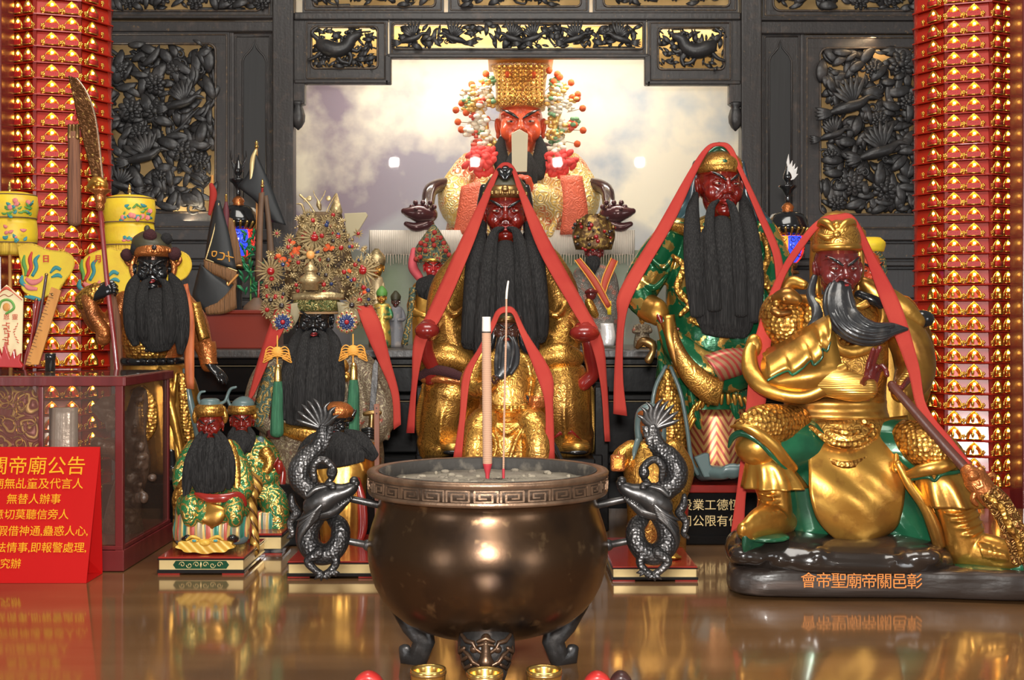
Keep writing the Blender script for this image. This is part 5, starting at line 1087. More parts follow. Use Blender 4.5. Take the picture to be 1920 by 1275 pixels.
cxy = (sum(e[0] for e in edge) / len(edge), sum(e[1] for e in edge) / len(edge))
q = cr([(*e,) for e in edge + edge[:1]], 5)[:-1]
def rg(z, f, jag): return [Vector((cxy[0] + (x - cxy[0]) * f, cxy[1] + (y - cxy[1]) * f + jag * math.sin(i * .9), z + jag * .5 * math.sin(i * 1.7))) for i, (x, y) in enumerate(q)]
hs = Q.p(0, 1064, -150).z - zb
sl.rings([rg(zb, .97, 0), rg(zb + hs * .12, 1.0, .001), rg(zb + hs * .55, 1.004, .003), rg(zb + hs * .9, .985, .003), rg(zb + hs, .95, .002)]); slab = sl.obj('wood_slab', m_slab, st, sub=1)
P5 = Sp(3.1 - 180 * Q.k)
for i, ch_ in enumerate('會帝聖廟帝關邑彰'):
    x = 1516 + i * 28.4; dd = Sp(3.1 - (170 + (max(0, x - 1640) * .07) + 7) * Q.k)
    text(ch_, dd.p(x, 1090 + i * .3), .037, m_orangepaint, st, 'lettering')
pole = root('polearm', 'long dark-shafted polearm with gilt dragon blade held across the right-hand gold statue', 'weapon', Q.p(1915, 1060, -200))
mb = MB(); Q.tube(mb, [(1672, 722, -92, 8), (1750, 812, -134, 9), (1826, 896, -176, 9.5)], 14); mb.obj('shaft', M('shaft_brown', (.10, .035, .025), .35, 0, ('grain', 40, .3), ((.2, .05, .03), 'noise', 9, .5, .7)), pole)
mb = MB(); Q.tube(mb, [(1816, 884, -172, 14, 14), (1830, 900, -178, 22, 18), (1846, 920, -184, 20, 16), (1860, 940, -188, 16, 12)], 16); Q.ell(mb, 1824, 892, -190, 12, 10, 10); Q.ell(mb, 1838, 884, -176, 9, 9, 9); Q.tube(mb, [(1830, 920, -186, 6), (1824, 936, -186, 5), (1832, 946, -186, 3)], 8); Q.tube(mb, [(1850, 896, -176, 6), (1860, 890, -176, 5), (1866, 896, -176, 3)], 8); mb.obj('dragon_socket', m_copper, pole)
mb = MB(); Q.poly(mb, [(1838, 930), (1868, 908), (1892, 930), (1914, 966), (1932, 1010), (1938, 1056), (1900, 1060), (1890, 1020), (1870, 975)], -200, -190); mb.obj('blade', M('blade_gilt', (.62, .34, .10), .3, .85, ('curl', 45, .8), ((.25, .10, .03), 'curl', 45, .5, .65)), pole, smooth=False, bevel=.004)
mb = MB(); Q.tube(mb, [(1850, 930, -206, 4), (1876, 950, -208, 6), (1892, 985, -210, 7), (1908, 1010, -210, 6), (1914, 1040, -208, 5)], 8, 4, pleat=(5, .2)); mb.obj('dragon_relief', m_goldscale, pole)
drape(Q, 'red cloth over the right-hand gold statue, running down to its blade', [(1368, 1016, -30, 1394, 1014, -36), (1384, 900, -34, 1402, 900, -38), (1398, 770, -44, 1434, 766, -48), (1412, 650, -30, 1446, 640, -36), (1452, 530, -10, 1466, 532, -20), (1500, 450, -20, 1512, 456, -26), (1536, 412, -24, 1544, 420, -34), (1569, 403, -16, 1569, 416, -36), (1602, 408, -24, 1592, 418, -34), (1640, 480, -40, 1618, 470, -40), (1688, 570, -66, 1650, 560, -60), (1722, 680, -92, 1700, 690, -86), (1738, 762, -118, 1722, 772, -112), (1790, 830, -150, 1768, 836, -148), (1834, 886, -176, 1812, 886, -174)], n=6)
# ================================================================ black-faced standing statue with pompoms, holding a tall blade
K5 = Sp(3.95)
st = statue('standing_statue', 'standing black-faced statue with pompom crown and long beard, gripping a tall blade at left', K5, 300, 930)
head(st, K5, 287, 506, -10, 82, m_faceblack, 'fierce', yaw=.16, lip=m_lip, eye=M('eye_dull', (.16, .12, .10), .25, coat=.4), scale=(1.02, 1, 1))
mb = MB()
K5.loft(mb, [(288, 545, 8, 22, 22), (288, 556, 8, 50, 32), (288, 580, 8, 66, 42), (286, 630, 4, 66, 48), (284, 676, 0, 56, 46)], 36)
K5.tube(mb, [(236, 566, 4, 22), (206, 610, -4, 22), (180, 600, -14, 20), (166, 570, -24, 17), (176, 548, -32, 15)], 16)
K5.tube(mb, [(340, 566, 4, 22), (366, 600, 0, 22), (378, 640, -8, 19), (386, 662, -14, 16), (390, 684, -18, 14)], 16)
mb.obj('armour', m_copper, st, fuse=.004, sm=2)
mb = MB(); K5.loft(mb, [(286, 560, -6, 40, 46), (284, 600, -12, 50, 48), (280, 640, -14, 50, 48), (280, 672, -12, 42, 44)], 34); mb.obj('scale_cuirass', m_goldscale, st)
mb = MB(); K5.loft(mb, [(284, 670, -2, 60, 52), (284, 676, -2, 62, 54), (284, 684, -2, 60, 52)], 34, res=2); 
for x in (262, 280, 298, 314): K5.poly(mb, [(x, 672), (x + 12, 672), (x + 12, 682), (x, 682)], -66, -54)
mb.obj('belt', m_black, st)
mb = MB(); K5.ell(mb, 276, 656, -66, 5, 5, 4); mb.obj('stud', m_gemdark, st)
mb = MB(); K5.loft(mb, [(288, 682, 0, 62, 50), (296, 720, 0, 72, 56), (304, 790, 0, 78, 58), (310, 850, 0, 74, 56), (312, 884, 0, 66, 52)], 44, pleat=(12, .05, 0))
for P in ([(300, 690, -56, 4), (320, 760, -66, 8), (340, 850, -60, 8)], [(350, 690, -40, 4), (356, 770, -50, 8), (362, 860, -44, 8)], [(330, 700, -54, 4), (322, 780, -62, 7), (336, 820, -62, 5)]): K5.tube(mb, P, 8, 4)
mb.obj('skirt', m_goldsmooth, st, fuse=.0045, sm=2)
mb = MB(); K5.ribbon(mb, [(334, 700, -66, 352, 700, -60), (338, 780, -70, 362, 776, -60), (352, 850, -66, 372, 846, -58)], 5, 5, 4); mb.obj('skirt_panel', m_goldscale, st, solid=.008)
mb = MB(); K5.tube(mb, [(346, 694, -62, 4), (358, 760, -62, 7), (374, 830, -60, 6)], 10); mb.obj('blue_trim', m_bluegrey, st)
for x in (322, 350): mb = MB(); K5.tube(mb, [(x, 850, -40, 15, 16), (x + 2, 885, -50, 16, 18), (x + 6, 896, -74, 14, 10), (x + 8, 898, -88, 8, 6)], 14); mb.obj('boot', m_black, st)
mb = MB(); K5.tube(mb, [(330, 830, -62, 5), (338, 870, -68, 6), (352, 882, -74, 5)], 9); mb.obj('boot_trim', m_gold, st)
mb = MB(); K5.tube(mb, [(160, 566, -26, 20, 18), (176, 552, -34, 20, 18), (182, 546, -36, 17, 15)], 16, pleat=(12, .04)); mb.obj('left_cuff', m_goldscale, st)
mb = MB(); K5.tube(mb, [(166, 560, -40, 14, 12), (176, 594, -42, 12, 12), (192, 618, -36, 14, 12), (194, 634, -34, 14, 14)], 14); K5.ell(mb, 194, 625, -40, 12, 14, 10); mb.obj('sleeve_fold', m_copper, st)
mb = MB(); K5.loft(mb, [(384, 640, -10, 20, 20), (388, 652, -14, 18, 18), (391, 676, -18, 16, 16), (392, 682, -18, 17, 17)], 18, pleat=(10, .04, 0, 1)); mb.obj('right_cuff', m_copper, st)
mb = MB(); K5.ribbon(mb, [(356, 570, -34, 374, 566, -30), (366, 610, -38, 384, 604, -32), (374, 640, -38, 392, 634, -32)], 5, 5, 8); mb.obj('shoulder_plate', m_goldcurl, st, solid=.008)
hand(st, K5, 180, 556, -44, 66, (.75, -.25, .50), (.1, .9, -.35), m_black, (.8, 1.1, .8), thumb=(.9, .9))
hand(st, K5, 390, 682, -26, 56, (.72, -.25, -.55), (-.4, .4, -.75), m_black, (.15, .25, .2), thumb=(1.0, .3))
mb = MB(); K5.loft(mb, [(285, 470, -8, 35, 36), (284, 458, -8, 36, 38), (281, 446, -6, 30, 32), (280, 436, -2, 16, 18), (280, 432, 0, 6, 6)], 30); K5.ell(mb, 276, 430, -4, 6, 8, 6); mb.obj('cap', m_olive, st)
mb = MB(); K5.loft(mb, [(287, 482, -12, 33, 36), (287, 474, -13, 35.5, 39), (287, 466, -12, 33, 37), (287, 460, -10, 30, 34)], 32, res=2)
for i in range(9): a = math.radians(205 + i * 16); K5.ell(mb, 287 + 35 * math.cos(a), 470, -13 + 38 * math.sin(a), 3.4, 4.4, 3.4, None, 8, 6)
mb.obj('crown_band', m_copper, st)
mb = MB(); K5.ell(mb, 289, 464, -54, 5, 5, 4); mb.obj('stud', m_gemdark, st)
mb = MB()
for s in (-1, 1): K5.tube(mb, [(287 + s * 34, 480, -4, 5, 7), (287 + s * 40, 500, -6, 6, 6), (287 + s * 36, 520, -8, 5, 5)], 10); K5.tube(mb, [(287 + s * 36, 476, 0, 4), (287 + s * 50, 486, -4, 5), (287 + s * 46, 496, -8, 4)], 8)
mb.obj('ear_flap', m_redthread if False else m_copper, st)
for x, y, w, r, m_, q in ((281, 442, -34, 12.5, m_pommaroon, (284, 458, -34)), (312, 448, -20, 11, m_pomblack, (304, 460, -24)), (257, 467, -26, 12.5, m_pomblack, (266, 472, -30)), (238, 478, -14, 11.5, m_pommaroon, (256, 480, -20)), (327, 476, -20, 12.5, m_pommaroon, (318, 478, -24))): pompom(st, K5, x, y, w, r, m_, q)
beard(st, K5, [
    [(292, 548, -56, 20, 8), (292, 562, -66, 36, 12), (294, 600, -78, 44, 14), (298, 636, -86, 34, 10), (300, 656, -88, 20, 4)],
    [(256, 520, -30, 6, 8), (250, 540, -48, 14, 12), (248, 580, -72, 17, 12), (250, 620, -82, 15, 9), (254, 646, -84, 7, 3)],
    [(322, 518, -24, 6, 8), (330, 540, -44, 15, 12), (336, 580, -68, 18, 12), (340, 630, -80, 14, 9), (338, 662, -84, 6, 3)],
    [(280, 525, -56, 3, 4), (270, 535, -62, 8, 7), (266, 570, -84, 12, 8), (270, 620, -92, 12, 6), (272, 644, -92, 6, 2)], [(300, 524, -54, 3, 4), (311, 535, -60, 8, 7), (316, 570, -82, 12, 8), (316, 625, -90, 12, 6), (312, 652, -90, 6, 2)]], 24, seed=8)
mb = MB(); K5.ribbon(mb, [(344, 534, -40, 352, 532, -40), (352, 600, -56, 364, 598, -56), (346, 660, -66, 364, 660, -66), (349, 728, -72, 364, 730, -72)], 5, 5, 3)
o_ = root('orange_streamer', 'long orange cloth streamer hanging down beside the beard of the pompom-crowned statue', 'streamer', K5.p(355, 730, -70)); mb.obj('strip', m_orangeribbon, o_, solid=.004)
pole = root('polearm', 'tall polearm with curved gilt blade and red shaft held by the black-faced statue at left', 'weapon', K5.p(218, 690, -54))
mb = MB(); K5.tube(mb, [(188, 392, -52, 4.2), (202, 540, -52, 4.6), (214, 640, -53, 4.8), (224, 740, -54, 5), (232, 812, -54, 5)], 14); mb.obj('shaft', M('shaft_red', (.26, .03, .03), .25, coat=.5), pole)
mb = MB(); K5.poly(mb, [(127, 141), (143, 146), (158, 166), (170, 192), (178, 222), (184, 262), (189, 310), (192, 342), (174, 342), (167, 312), (158, 276), (150, 242), (142, 208), (134, 172)], -55, -49); mb.obj('blade', M('blade_dark_gilt', (.14, .055, .018), .28, .85, ('curl', 45, .15), ((.60, .36, .10), 'noise', 55, .60, .68)), pole, smooth=False, bevel=.003)
mb = MB(); K5.tube(mb, [(144, 147, -52, 1.6), (159, 167, -52, 2), (171, 193, -52, 2.2), (179, 223, -52, 2.2), (185, 263, -52, 2.2), (190, 311, -52, 2.2), (193, 342, -52, 2)], 8); mb.obj('cutting_edge', M('edge_bright', (.55, .38, .26), .25, .9), pole)
mb = MB(); K5.tube(mb, [(168, 350, -54, 6), (180, 340, -58, 10), (192, 346, -58, 10), (196, 354, -54, 7)], 12); K5.ell(mb, 184, 346, -66, 7, 7, 6); K5.tube(mb, [(170, 344, -56, 4), (166, 336, -56, 3)], 8); K5.tube(mb, [(196, 342, -56, 4), (199, 334, -56, 2)], 8); K5.ell(mb, 176, 352, -64, 4, 4, 4); mb.obj('dragon_mount', m_gold, pole)
mb = MB(); k = K5.k; c = K5.p(188, 392, -52); mb.lathe(c, [(3 * k, -4 * k), (7 * k, -2 * k), (8 * k, 6 * k), (7 * k, 9 * k), (10 * k, 13 * k), (11 * k, 22 * k), (10 * k, 27 * k), (19 * k, 33 * k), (20 * k, 36 * k), (12 * k, 38 * k), (2 * k, 40 * k)], 24); mb.obj('socket', m_copper, pole)
ts = root('tassel', 'long brown tassel hanging behind the curved blade at left', 'tassel', K5.p(138, 420, -40))
mb = MB(); K5.tube(mb, [(138, 250, -44, 10, 6), (139, 300, -44, 11, 7), (139, 360, -44, 12, 8), (140, 416, -44, 12.5, 8)], 30, pleat=(13, .08)); mb.obj('strands', m_tassel, ts)
mb = MB(); 
for dx in (-7, 0, 7): K5.tube(mb, [(138 + dx, 236, -44, 4), (138 + dx, 258, -46, 4.4)], 10, 3)
mb.obj('beaded_cap', m_oldbrass, ts)
mb = MB(); K5.tube(mb, [(146, 176, -44, 1.2), (142, 205, -44, 1.4), (138, 232, -44, 1.2)], 6); K5.ell(mb, 140, 222, -44, 5, 6, 5); mb.obj('cord', m_redthread, ts)
t2 = root('tassel', 'lower brown tassel hanging behind the red shaft, left of the black-faced statue', 'tassel', K5.p(216, 690, -20))
mb = MB(); K5.tube(mb, [(210, 556, -30, 7, 5), (216, 600, -30, 10, 6), (218, 650, -30, 11, 7), (219, 700, -30, 12, 7)], 26, pleat=(11, .08)); mb.obj('strands', m_tassel, t2)
pb = root('pedestal', 'dark pedestal under the black-faced standing statue behind the glass case', 'pedestal', K5.p(300, 940)); zz = K5.p(0, 898).z
mb = MB(); mb.box((K5.p(310, 0).x, 3.95 - 10 * K5.k, (zz + ZT) / 2), (190 * K5.k, 130 * K5.k, zz - ZT)); mb.obj('block', m_rearblack, pb, smooth=False, bevel=.005)

# ================================================================ black-faced statue with the huge filigree crown
K6 = Sp(3.72)
st = statue('seated_statue', 'black-faced seated statue with huge jewelled filigree crown and green tassels, left of centre', K6, 590, 900)
head(st, K6, 590, 600, -10, 88, m_faceblack, 'calm', yaw=.08, pitch=.08, eye=M('eye_dim', (.12, .09, .08), .25, coat=.4))
mb = MB()
K6.loft(mb, [(590, 640, 8, 26, 24), (590, 656, 8, 62, 36), (592, 690, 6, 92, 50), (596, 740, 2, 104, 60), (600, 800, -4, 112, 70), (602, 850, -6, 118, 76), (602, 900, -6, 116, 76)], 40)
K6.tube(mb, [(522, 672, 4, 26), (496, 720, -4, 30), (488, 770, -24, 28), (520, 800, -50, 24)], 16); K6.tube(mb, [(660, 672, 4, 26), (700, 720, -2, 32), (712, 780, -20, 32), (690, 820, -46, 26)], 16)
for P in ([(540, 700, -52, 4), (530, 760, -66, 7), (540, 820, -70, 7)], [(650, 700, -50, 4), (664, 760, -64, 7), (660, 820, -70, 7)], [(700, 700, -34, 4), (724, 760, -36, 6), (726, 820, -40, 6)]): K6.tube(mb, P, 8, 4)
mb.obj('robe', m_robebrown, st, fuse=.0045, sm=2)
mb = MB(); K6.ribbon(mb, [(500, 690, -40, 528, 682, -52), (484, 740, -46, 514, 730, -58), (472, 800, -50, 506, 800, -60)], 6, 6, 6); mb.obj('green_lapel', m_robegreen, st, solid=.010)
mb = MB(); K6.ribbon(mb, [(526, 696, -56, 540, 694, -60), (510, 760, -62, 530, 760, -68), (500, 820, -64, 524, 824, -70)], 5, 5, 4); mb.obj('maroon_band', M('maroon_band', (.10, .025, .025), .5, 0, ('noise', 40, .3)), st, solid=.008)
mb = MB(); K6.ell(mb, 640, 688, -58, 14, 16, 8); K6.ell(mb, 648, 706, -58, 10, 10, 7); mb.obj('gold_emblem', m_goldcurl, st)
mb = MB(); K6.tube(mb, [(520, 800, -70, 10), (560, 812, -84, 14), (610, 820, -88, 14), (640, 812, -80, 12)], 14); mb.obj('gilt_knees', m_goldcurl, st)
beard(st, K6, [
    [(590, 640, -58, 18, 8), (590, 652, -66, 34, 12), (586, 700, -82, 48, 14), (584, 750, -90, 52, 13), (582, 795, -94, 44, 5)],
    [(563, 620, -30, 6, 8), (556, 645, -50, 15, 11), (547, 690, -74, 18, 12), (540, 740, -88, 17, 9), (536, 785, -92, 9, 3)],
    [(617, 620, -26, 6, 8), (624, 645, -48, 15, 11), (628, 690, -72, 18, 12), (630, 740, -86, 16, 9), (628, 782, -90, 9, 3)],
    [(582, 622, -56, 3, 4), (572, 632, -64, 8, 7), (568, 670, -84, 13, 8), (562, 740, -98, 15, 7), (560, 788, -100, 9, 2)], [(597, 622, -56, 3, 4), (607, 632, -62, 8, 7), (608, 670, -82, 13, 8), (608, 740, -96, 15, 7), (606, 792, -98, 9, 2)]], 26, seed=12)
# crown
mb = MB(); K6.loft(mb, [(594, 584, -8, 42, 40), (594, 574, -9, 45, 43), (594, 566, -8, 44, 42), (594, 560, -6, 40, 40)], 36, res=2); cw = mb.obj('crown_band', M('crown_band_green', (.10, .15, .05), .3, .6, ('curl', 60, .6), ((.5, .4, .15), 'curl', 60, .5, .6)), st)
mb = MB(); K6.loft(mb, [(594, 585, -10, 42, 39), (594, 589, -12, 41.5, 38.5)], 36, res=1); mb.obj('leather_brim', M('brim_tan', (.38, .22, .10), .5), cw, off=base_of(st))
mb = MB(); K6.loft(mb, [(598, 562, 4, 58, 34), (600, 520, 10, 66, 32), (602, 470, 14, 56, 28), (604, 420, 14, 42, 20), (604, 398, 14, 36, 14)], 40); mb.obj('crown_cap', M('crown_dark', (.16, .10, .05), .5, .5, ('noise', 60, .9), ((.04, .025, .015), 'noise', 30, .45, .65)), st)
mb = MB(); K6.poly(mb, [(645, 400), (686, 398), (690, 404), (668, 440), (650, 450)], 10, 14); mb.obj('felt_wing', m_beige, st, smooth=False, bevel=.002)
mb = MB()
K6.ribbon(mb, [(530, 572, -30, 566, 566, -40), (528, 600, -30, 560, 596, -36), (536, 616, -26, 552, 610, -30)], 4, 4, 2); mb.obj('felt_lappet', m_beige, st, solid=.004); mb = MB(); K6.ribbon(mb, [(632, 566, -40, 674, 572, -30), (636, 596, -36, 676, 598, -30), (640, 610, -30, 664, 616, -26)], 4, 4, 2)
mb.obj('felt_lappet', m_beige, st, solid=.004)
mb = MB()   # little pavilion on the brow, antlers and wires
K6.ribbon(mb, [(548, 552, -52, 548, 562, -54), (570, 548, -66, 570, 562, -66), (596, 548, -70, 596, 562, -72), (624, 548, -64, 624, 562, -64), (644, 552, -50, 644, 562, -52)], 3, 6); mb.obj('gilt_fillet', m_filigree, cw, off=base_of(st), solid=.006)
mb = MB(); k = K6.k; c = K6.p(582, 544, -74); mb.lathe(c, [(15 * k, 0), (15 * k, 12 * k), (24 * k, 16 * k), (18 * k, 24 * k), (10 * k, 30 * k), (12 * k, 34 * k), (14 * k, 38 * k), (6 * k, 46 * k), (2 * k, 52 * k)], 20, pleat=(10, .06)); mb.obj('pavilion_finial', m_filigree, st)
mb = MB()
for P in ([(572, 402, -10, 2), (566, 384, -10, 2.4), (556, 382, -10, 1)], [(590, 398, -10, 1.6), (578, 380, -10, 2), (563, 366, -10, 2.6)], [(570, 378, -10, 1.4), (574, 372, -10, 1.4)], [(612, 398, -10, 1.4), (618, 384, -10, 1.4), (630, 364, -10, 2)], [(600, 392, -14, 3), (598, 384, -14, 5), (596, 376, -14, 2)], [(598, 378, -14, 1.2), (590, 366, -14, 1), (588, 358, -14, 1)], [(600, 378, -14, 1.2), (607, 366, -14, 1), (610, 358, -14, 1)]): K6.tube(mb, P, 7, 3)
K6.poly(mb, [(616, 396), (632, 362), (642, 396), (640, 402)], -12, -9); K6.ell(mb, 580, 372, -12, 5, 5, 1.5); K6.ell(mb, 616, 372, -12, 5, 5, 1.5)
mb.obj('crown_antlers', m_filigree, st)
rn = random.Random(21); gems = [m_gemred, m_gemred, m_gemdark, m_gemblue]
sp_ = [(590, 446, -48, 24, 'spray', m_gemred), (583, 478, -58, 24, 'daisy', m_gemorange), (578, 404, -30, 12, 'star', m_gemdark), (625, 403, -26, 12, 'star', m_gemred), (625, 452, -40, 12, 'star', m_gemdark), (616, 488, -50, 14, 'star', m_gemdark), (612, 516, -54, 13, 'star', m_gemdark), (560, 492, -48, 12, 'star', m_gemred), (682, 508, -20, 24, 'spray', m_gemred), (508, 508, -20, 22, 'spray', m_gemred), (660, 572, -36, 17, 'star', m_gemdark), (529, 574, -36, 17, 'star', m_gemdark), (665, 524, -28, 12, 'daisy', m_gemred), (556, 534, -62, 11, 'bud', m_gemred), (607, 534, -64, 13, 'bud', m_gemred), (519, 438, -10, 9, 'daisy', m_gemred), (672, 438, -8, 10, 'daisy', m_gemred)]
for x, y, w, r, kd, g in sp_: ornament(st, K6, x, y, w, r, kd, g, rn.uniform(-.2, .2), rn.uniform(-.25, .25))
for i in range(77):
    y = rn.uniform(412, 606); hw = 48 if y < 445 else 66 if y < 470 else 100
    x = 600 + rn.uniform(-hw, hw)
    if y > 556 and abs(x - 594) < 62: x = 594 + (70 + rn.uniform(0, 34)) * (1 if x > 594 else -1)
    d = abs(x - 600)
    ornament(st, K6, x, y, -52 + d * .42 + rn.uniform(-10, 8), rn.uniform(9, 16), rn.choice(['star', 'daisy', 'bud', 'star']), rn.choice(gems), rn.uniform(-.5, .5), rn.uniform(-.6, .6))
mb = MB()
for i in range(240):
    y = rn.uniform(410, 604); hw = 44 if y < 440 else 66 if y < 470 else 100; x = 600 + rn.uniform(-hw, hw)
    if y > 556 and abs(x - 594) < 56: continue
    w = -46 + abs(x - 600) * .42 + rn.uniform(-8, 10); a = rn.uniform(0, 6.28); L = rn.uniform(5, 13)
    K6.tube(mb, [(x, y, w + 8, .8), (x + math.cos(a) * L * .5, y + math.sin(a) * L * .5, w, 1), (x + math.cos(a) * L, y + math.sin(a) * L, w - 6, .6)], 5, 2)
    K6.ell(mb, x + math.cos(a) * L, y + math.sin(a) * L, w - 7, 2, 2, 2, None, 7, 5)
for i in range(190):
    y = rn.uniform(406, 606); hw = 44 if y < 440 else 70 if y < 465 else 104; x = 600 + rn.uniform(-hw, hw)
    if y > 548 and abs(x - 594) < 54: continue
    me = flower_mesh(rn.choice(['star', 'daisy', 'bud']), rn.choice(gems)); Mx = Matrix.Translation(K6.p(x, y, -46 + abs(x - 600) * .42 + rn.uniform(-4, 12))) @ Euler((rn.uniform(-.6, .6), 0, rn.uniform(-.7, .7))).to_matrix().to_4x4() @ Matrix.Scale(rn.uniform(6, 11) * K6.k, 4)
    mb.add([Mx @ v.co for v in me.vertices], [tuple(p_.vertices) for p_ in me.polygons])
o_ = mb.obj('filigree_wires', m_filigree, st); o_['kind'] = 'stuff'
for x in (530, 650):
    mb = MB()
    for i in range(12):
        a = i * math.pi / 6; c, s = math.cos(a), math.sin(a)
        K6.ell(mb, x + 17 * c, 604 + 17 * s, -46, 5.2, 5.2, 3, None, 9, 6, 0); K6.ell(mb, x + 18 * c, 604 + 18 * s, -49, 1.8, 1.8, 1.5, None, 7, 5, 2)
        for r_, w_, z_ in ((12, 3.2, -49), (8, 2.6, -51)):
            a2 = a + (.26 if r_ == 8 else 0); c2, s2 = math.cos(a2), math.sin(a2); K6.tube(mb, [(x + (r_ - 5) * c2, 604 + (r_ - 5) * s2, z_, .6), (x + r_ * c2, 604 + r_ * s2, z_ - 1, w_, 1.2), (x + (r_ + 4) * c2, 604 + (r_ + 4) * s2, z_, .5)], 7, 2, True, 1)
    K6.ell(mb, x, 604, -48, 16, 16, 1.5, None, 16, 6, 0); K6.ell(mb, x, 604, -53, 4.5, 4.5, 4, None, 12, 8, 2); mb.obj('rosette', [m_filigree, m_gemblue, m_gemred], st)
for x, y, r in ((549, 456, 6), (540, 462, 4), (555, 472, 10), (548, 478, 7), (530, 488, 9), (536, 496, 8), (522, 480, 6), (544, 488, 5), (612, 464, 9), (622, 466, 6), (655, 508, 5), (684, 548, 5), (560, 466, 6)): mb = MB(); K6.ell(mb, x, y, -50 + abs(x - 600) * .3, r, r * .7, 3, Euler((0, rn.uniform(-1, 1), 0)).to_matrix(), 8, 6); mb.obj('velvet_petal', m_pomred, st)
for x, yk in ((520, 660), (662, 657)):
    t_ = root('green_tassel', 'green silk tassel with orange knot hanging at the %s of the long black beard of the jewel-crowned statue' % ('left' if x < 590 else 'right'), 'tassel', K6.p(x, 815, -96)); t_['label'] = 'green tassel on orange knot, %s of the jewel-crowned statue\'s beard' % ('left' if x < 590 else 'right')
    mb = MB(); K6.ell(mb, x, yk, -84, 11, 10, 6, None, 14, 9)
    for i in range(5):
        for s in (-1, 1): K6.tube(mb, [(x, yk - 2 + i * 2, -88, 1.3), (x + s * (14 + i * 2), yk - 10 + i * 6, -86, 1.1), (x + s * (22 + i), yk + i * 5, -84, 1.1), (x + s * 10, yk + 8 + i, -86, 1.2)], 6, 4)
    K6.tube(mb, [(x, yk - 30, -70, 1.2), (x, yk + 30, -90, 1.6)], 6, 2); mb.obj('knot', m_orangeknot, t_)
    mb = MB(); K6.tube(mb, [(x + 1, yk + 26, -92, 4, 4), (x + 1, yk + 30, -92, 6, 6), (x + 1, yk + 50, -92, 7, 7), (x + 1, yk + 54, -92, 7.5, 7.5)], 14, 2); mb.obj('cap', m_brass, t_)
    mb = MB(); K6.tube(mb, [(x + 1, yk + 54, -92, 7, 7), (x + 1, yk + 80, -93, 10, 8), (x, yk + 110, -94, 11, 8), (x - 1, yk + 152, -95, 12, 8)], 30, pleat=(13, .08)); mb.obj('strands', m_greentassel, t_)
drape(K6, 'red cloth hanging left from under the jewelled crown', [(462, 760, -60, 476, 740, -64), (486, 670, -50, 516, 650, -58), (506, 610, -40, 540, 600, -46), (518, 574, -30, 546, 570, -36)], n=5)
drape(K6, 'red cloth hanging right from under the jewelled crown', [(668, 574, -34, 698, 574, -20), (684, 620, -44, 716, 612, -36), (710, 680, -52, 732, 676, -46), (734, 740, -60, 748, 738, -56), (738, 806, -64, 752, 796, -62)], n=5)
sw = root('sword', 'short dark curved sword with wrapped grip right of the jewel-crowned statue', 'sword', K6.p(695, 790, -80))
mb = MB(); K6.poly(mb, [(704, 673), (709, 680), (708, 720), (703, 770), (692, 770), (696, 720), (699, 684)], -82, -79); mb.obj('blade', m_ironplain, sw, smooth=False, bevel=.001)
mb = MB(); K6.tube(mb, [(684, 776, -80, 4), (698, 774, -80, 5), (712, 774, -80, 4)], 10); K6.tube(mb, [(697, 778, -80, 5), (696, 808, -80, 6)], 12, pleat=(6, .08)); mb.obj('hilt', m_oldbrass, sw)
mb = MB(); K6.ell(mb, 690, 812, -84, 11, 12, 10); 
for i in range(4): K6.tube(mb, [(680, 806 + i * 5, -88, 3), (692, 804 + i * 5, -94, 3.4), (700, 806 + i * 5, -88, 3)], 8, 3)
mb.obj('gripping_hand', m_black, st)
pb = root('pedestal', 'black box pedestal under the jewel-crowned statue', 'pedestal', K6.p(600, 960)); zz = K6.p(0, 898).z
mb = MB(); mb.box((K6.p(602, 0).x, 3.72, (zz + ZT) / 2), (250 * K6.k, 170 * K6.k, zz - ZT)); mb.obj('block', m_rearblack, pb, smooth=False, bevel=.005)

# ================================================================ small statues at the front
def small_seated(sp, label, cx, eye_y, h, mat, ybase, wscale=1.0, yaw=0, robe=m_greenrobe):
    """robe, arms, knees of a small seated figure; cx and head height h in px"""
    st = statue('small_statue', label, sp, cx, ybase)
    head(st, sp, cx, eye_y, -6, h, mat, 'fierce', yaw=yaw, pitch=.05)
    return st
K7 = Sp(3.32)
s7 = small_seated(K7, 'small red-faced seated statue in green and gold with long black beard, front left', 395, 797, 60, m_facered, 1042, yaw=-.08)
mb = MB()
K7.loft(mb, [(395, 824, 6, 16, 16), (396, 834, 6, 38, 26), (396, 860, 6, 52, 34), (396, 900, 2, 58, 38), (396, 940, -4, 60, 46)], 36)
K7.tube(mb, [(362, 842, 4, 18), (346, 880, -2, 20), (344, 915, -14, 18), (366, 934, -32, 15)], 14); K7.tube(mb, [(432, 842, 4, 18), (450, 880, -2, 20), (458, 915, -12, 18), (444, 934, -30, 15)], 14)
mb.obj('robe', m_greenrobe, s7, fuse=.0036, sm=2)
mb = MB(); K7.loft(mb, [(398, 918, -10, 60, 46), (398, 940, -24, 66, 54), (400, 964, -34, 64, 54), (400, 976, -36, 54, 46)], 40, pleat=(11, .05, 0)); K7.tube(mb, [(362, 930, -40, 20), (358, 954, -70, 20), (358, 972, -76, 16)], 14); K7.tube(mb, [(432, 930, -40, 20), (438, 954, -70, 20), (440, 972, -76, 16)], 14); mb.obj('green_lap', m_greenrobe, s7)
mb = MB(); K7.loft(mb, [(398, 946, -20, 68, 56), (398, 970, -26, 68, 56), (398, 992, -28, 72, 56), (398, 1010, -28, 68, 52)], 60, pleat=(18, .04, 0)); mb.obj('striped_skirt', m_stripe, s7)
mb = MB(); K7.tube(mb, [(392, 944, -72, 6, 5), (396, 962, -82, 26, 6), (398, 978, -84, 20, 6), (398, 988, -82, 4, 4)], 14); mb.obj('gold_apron', m_goldsmooth, s7)
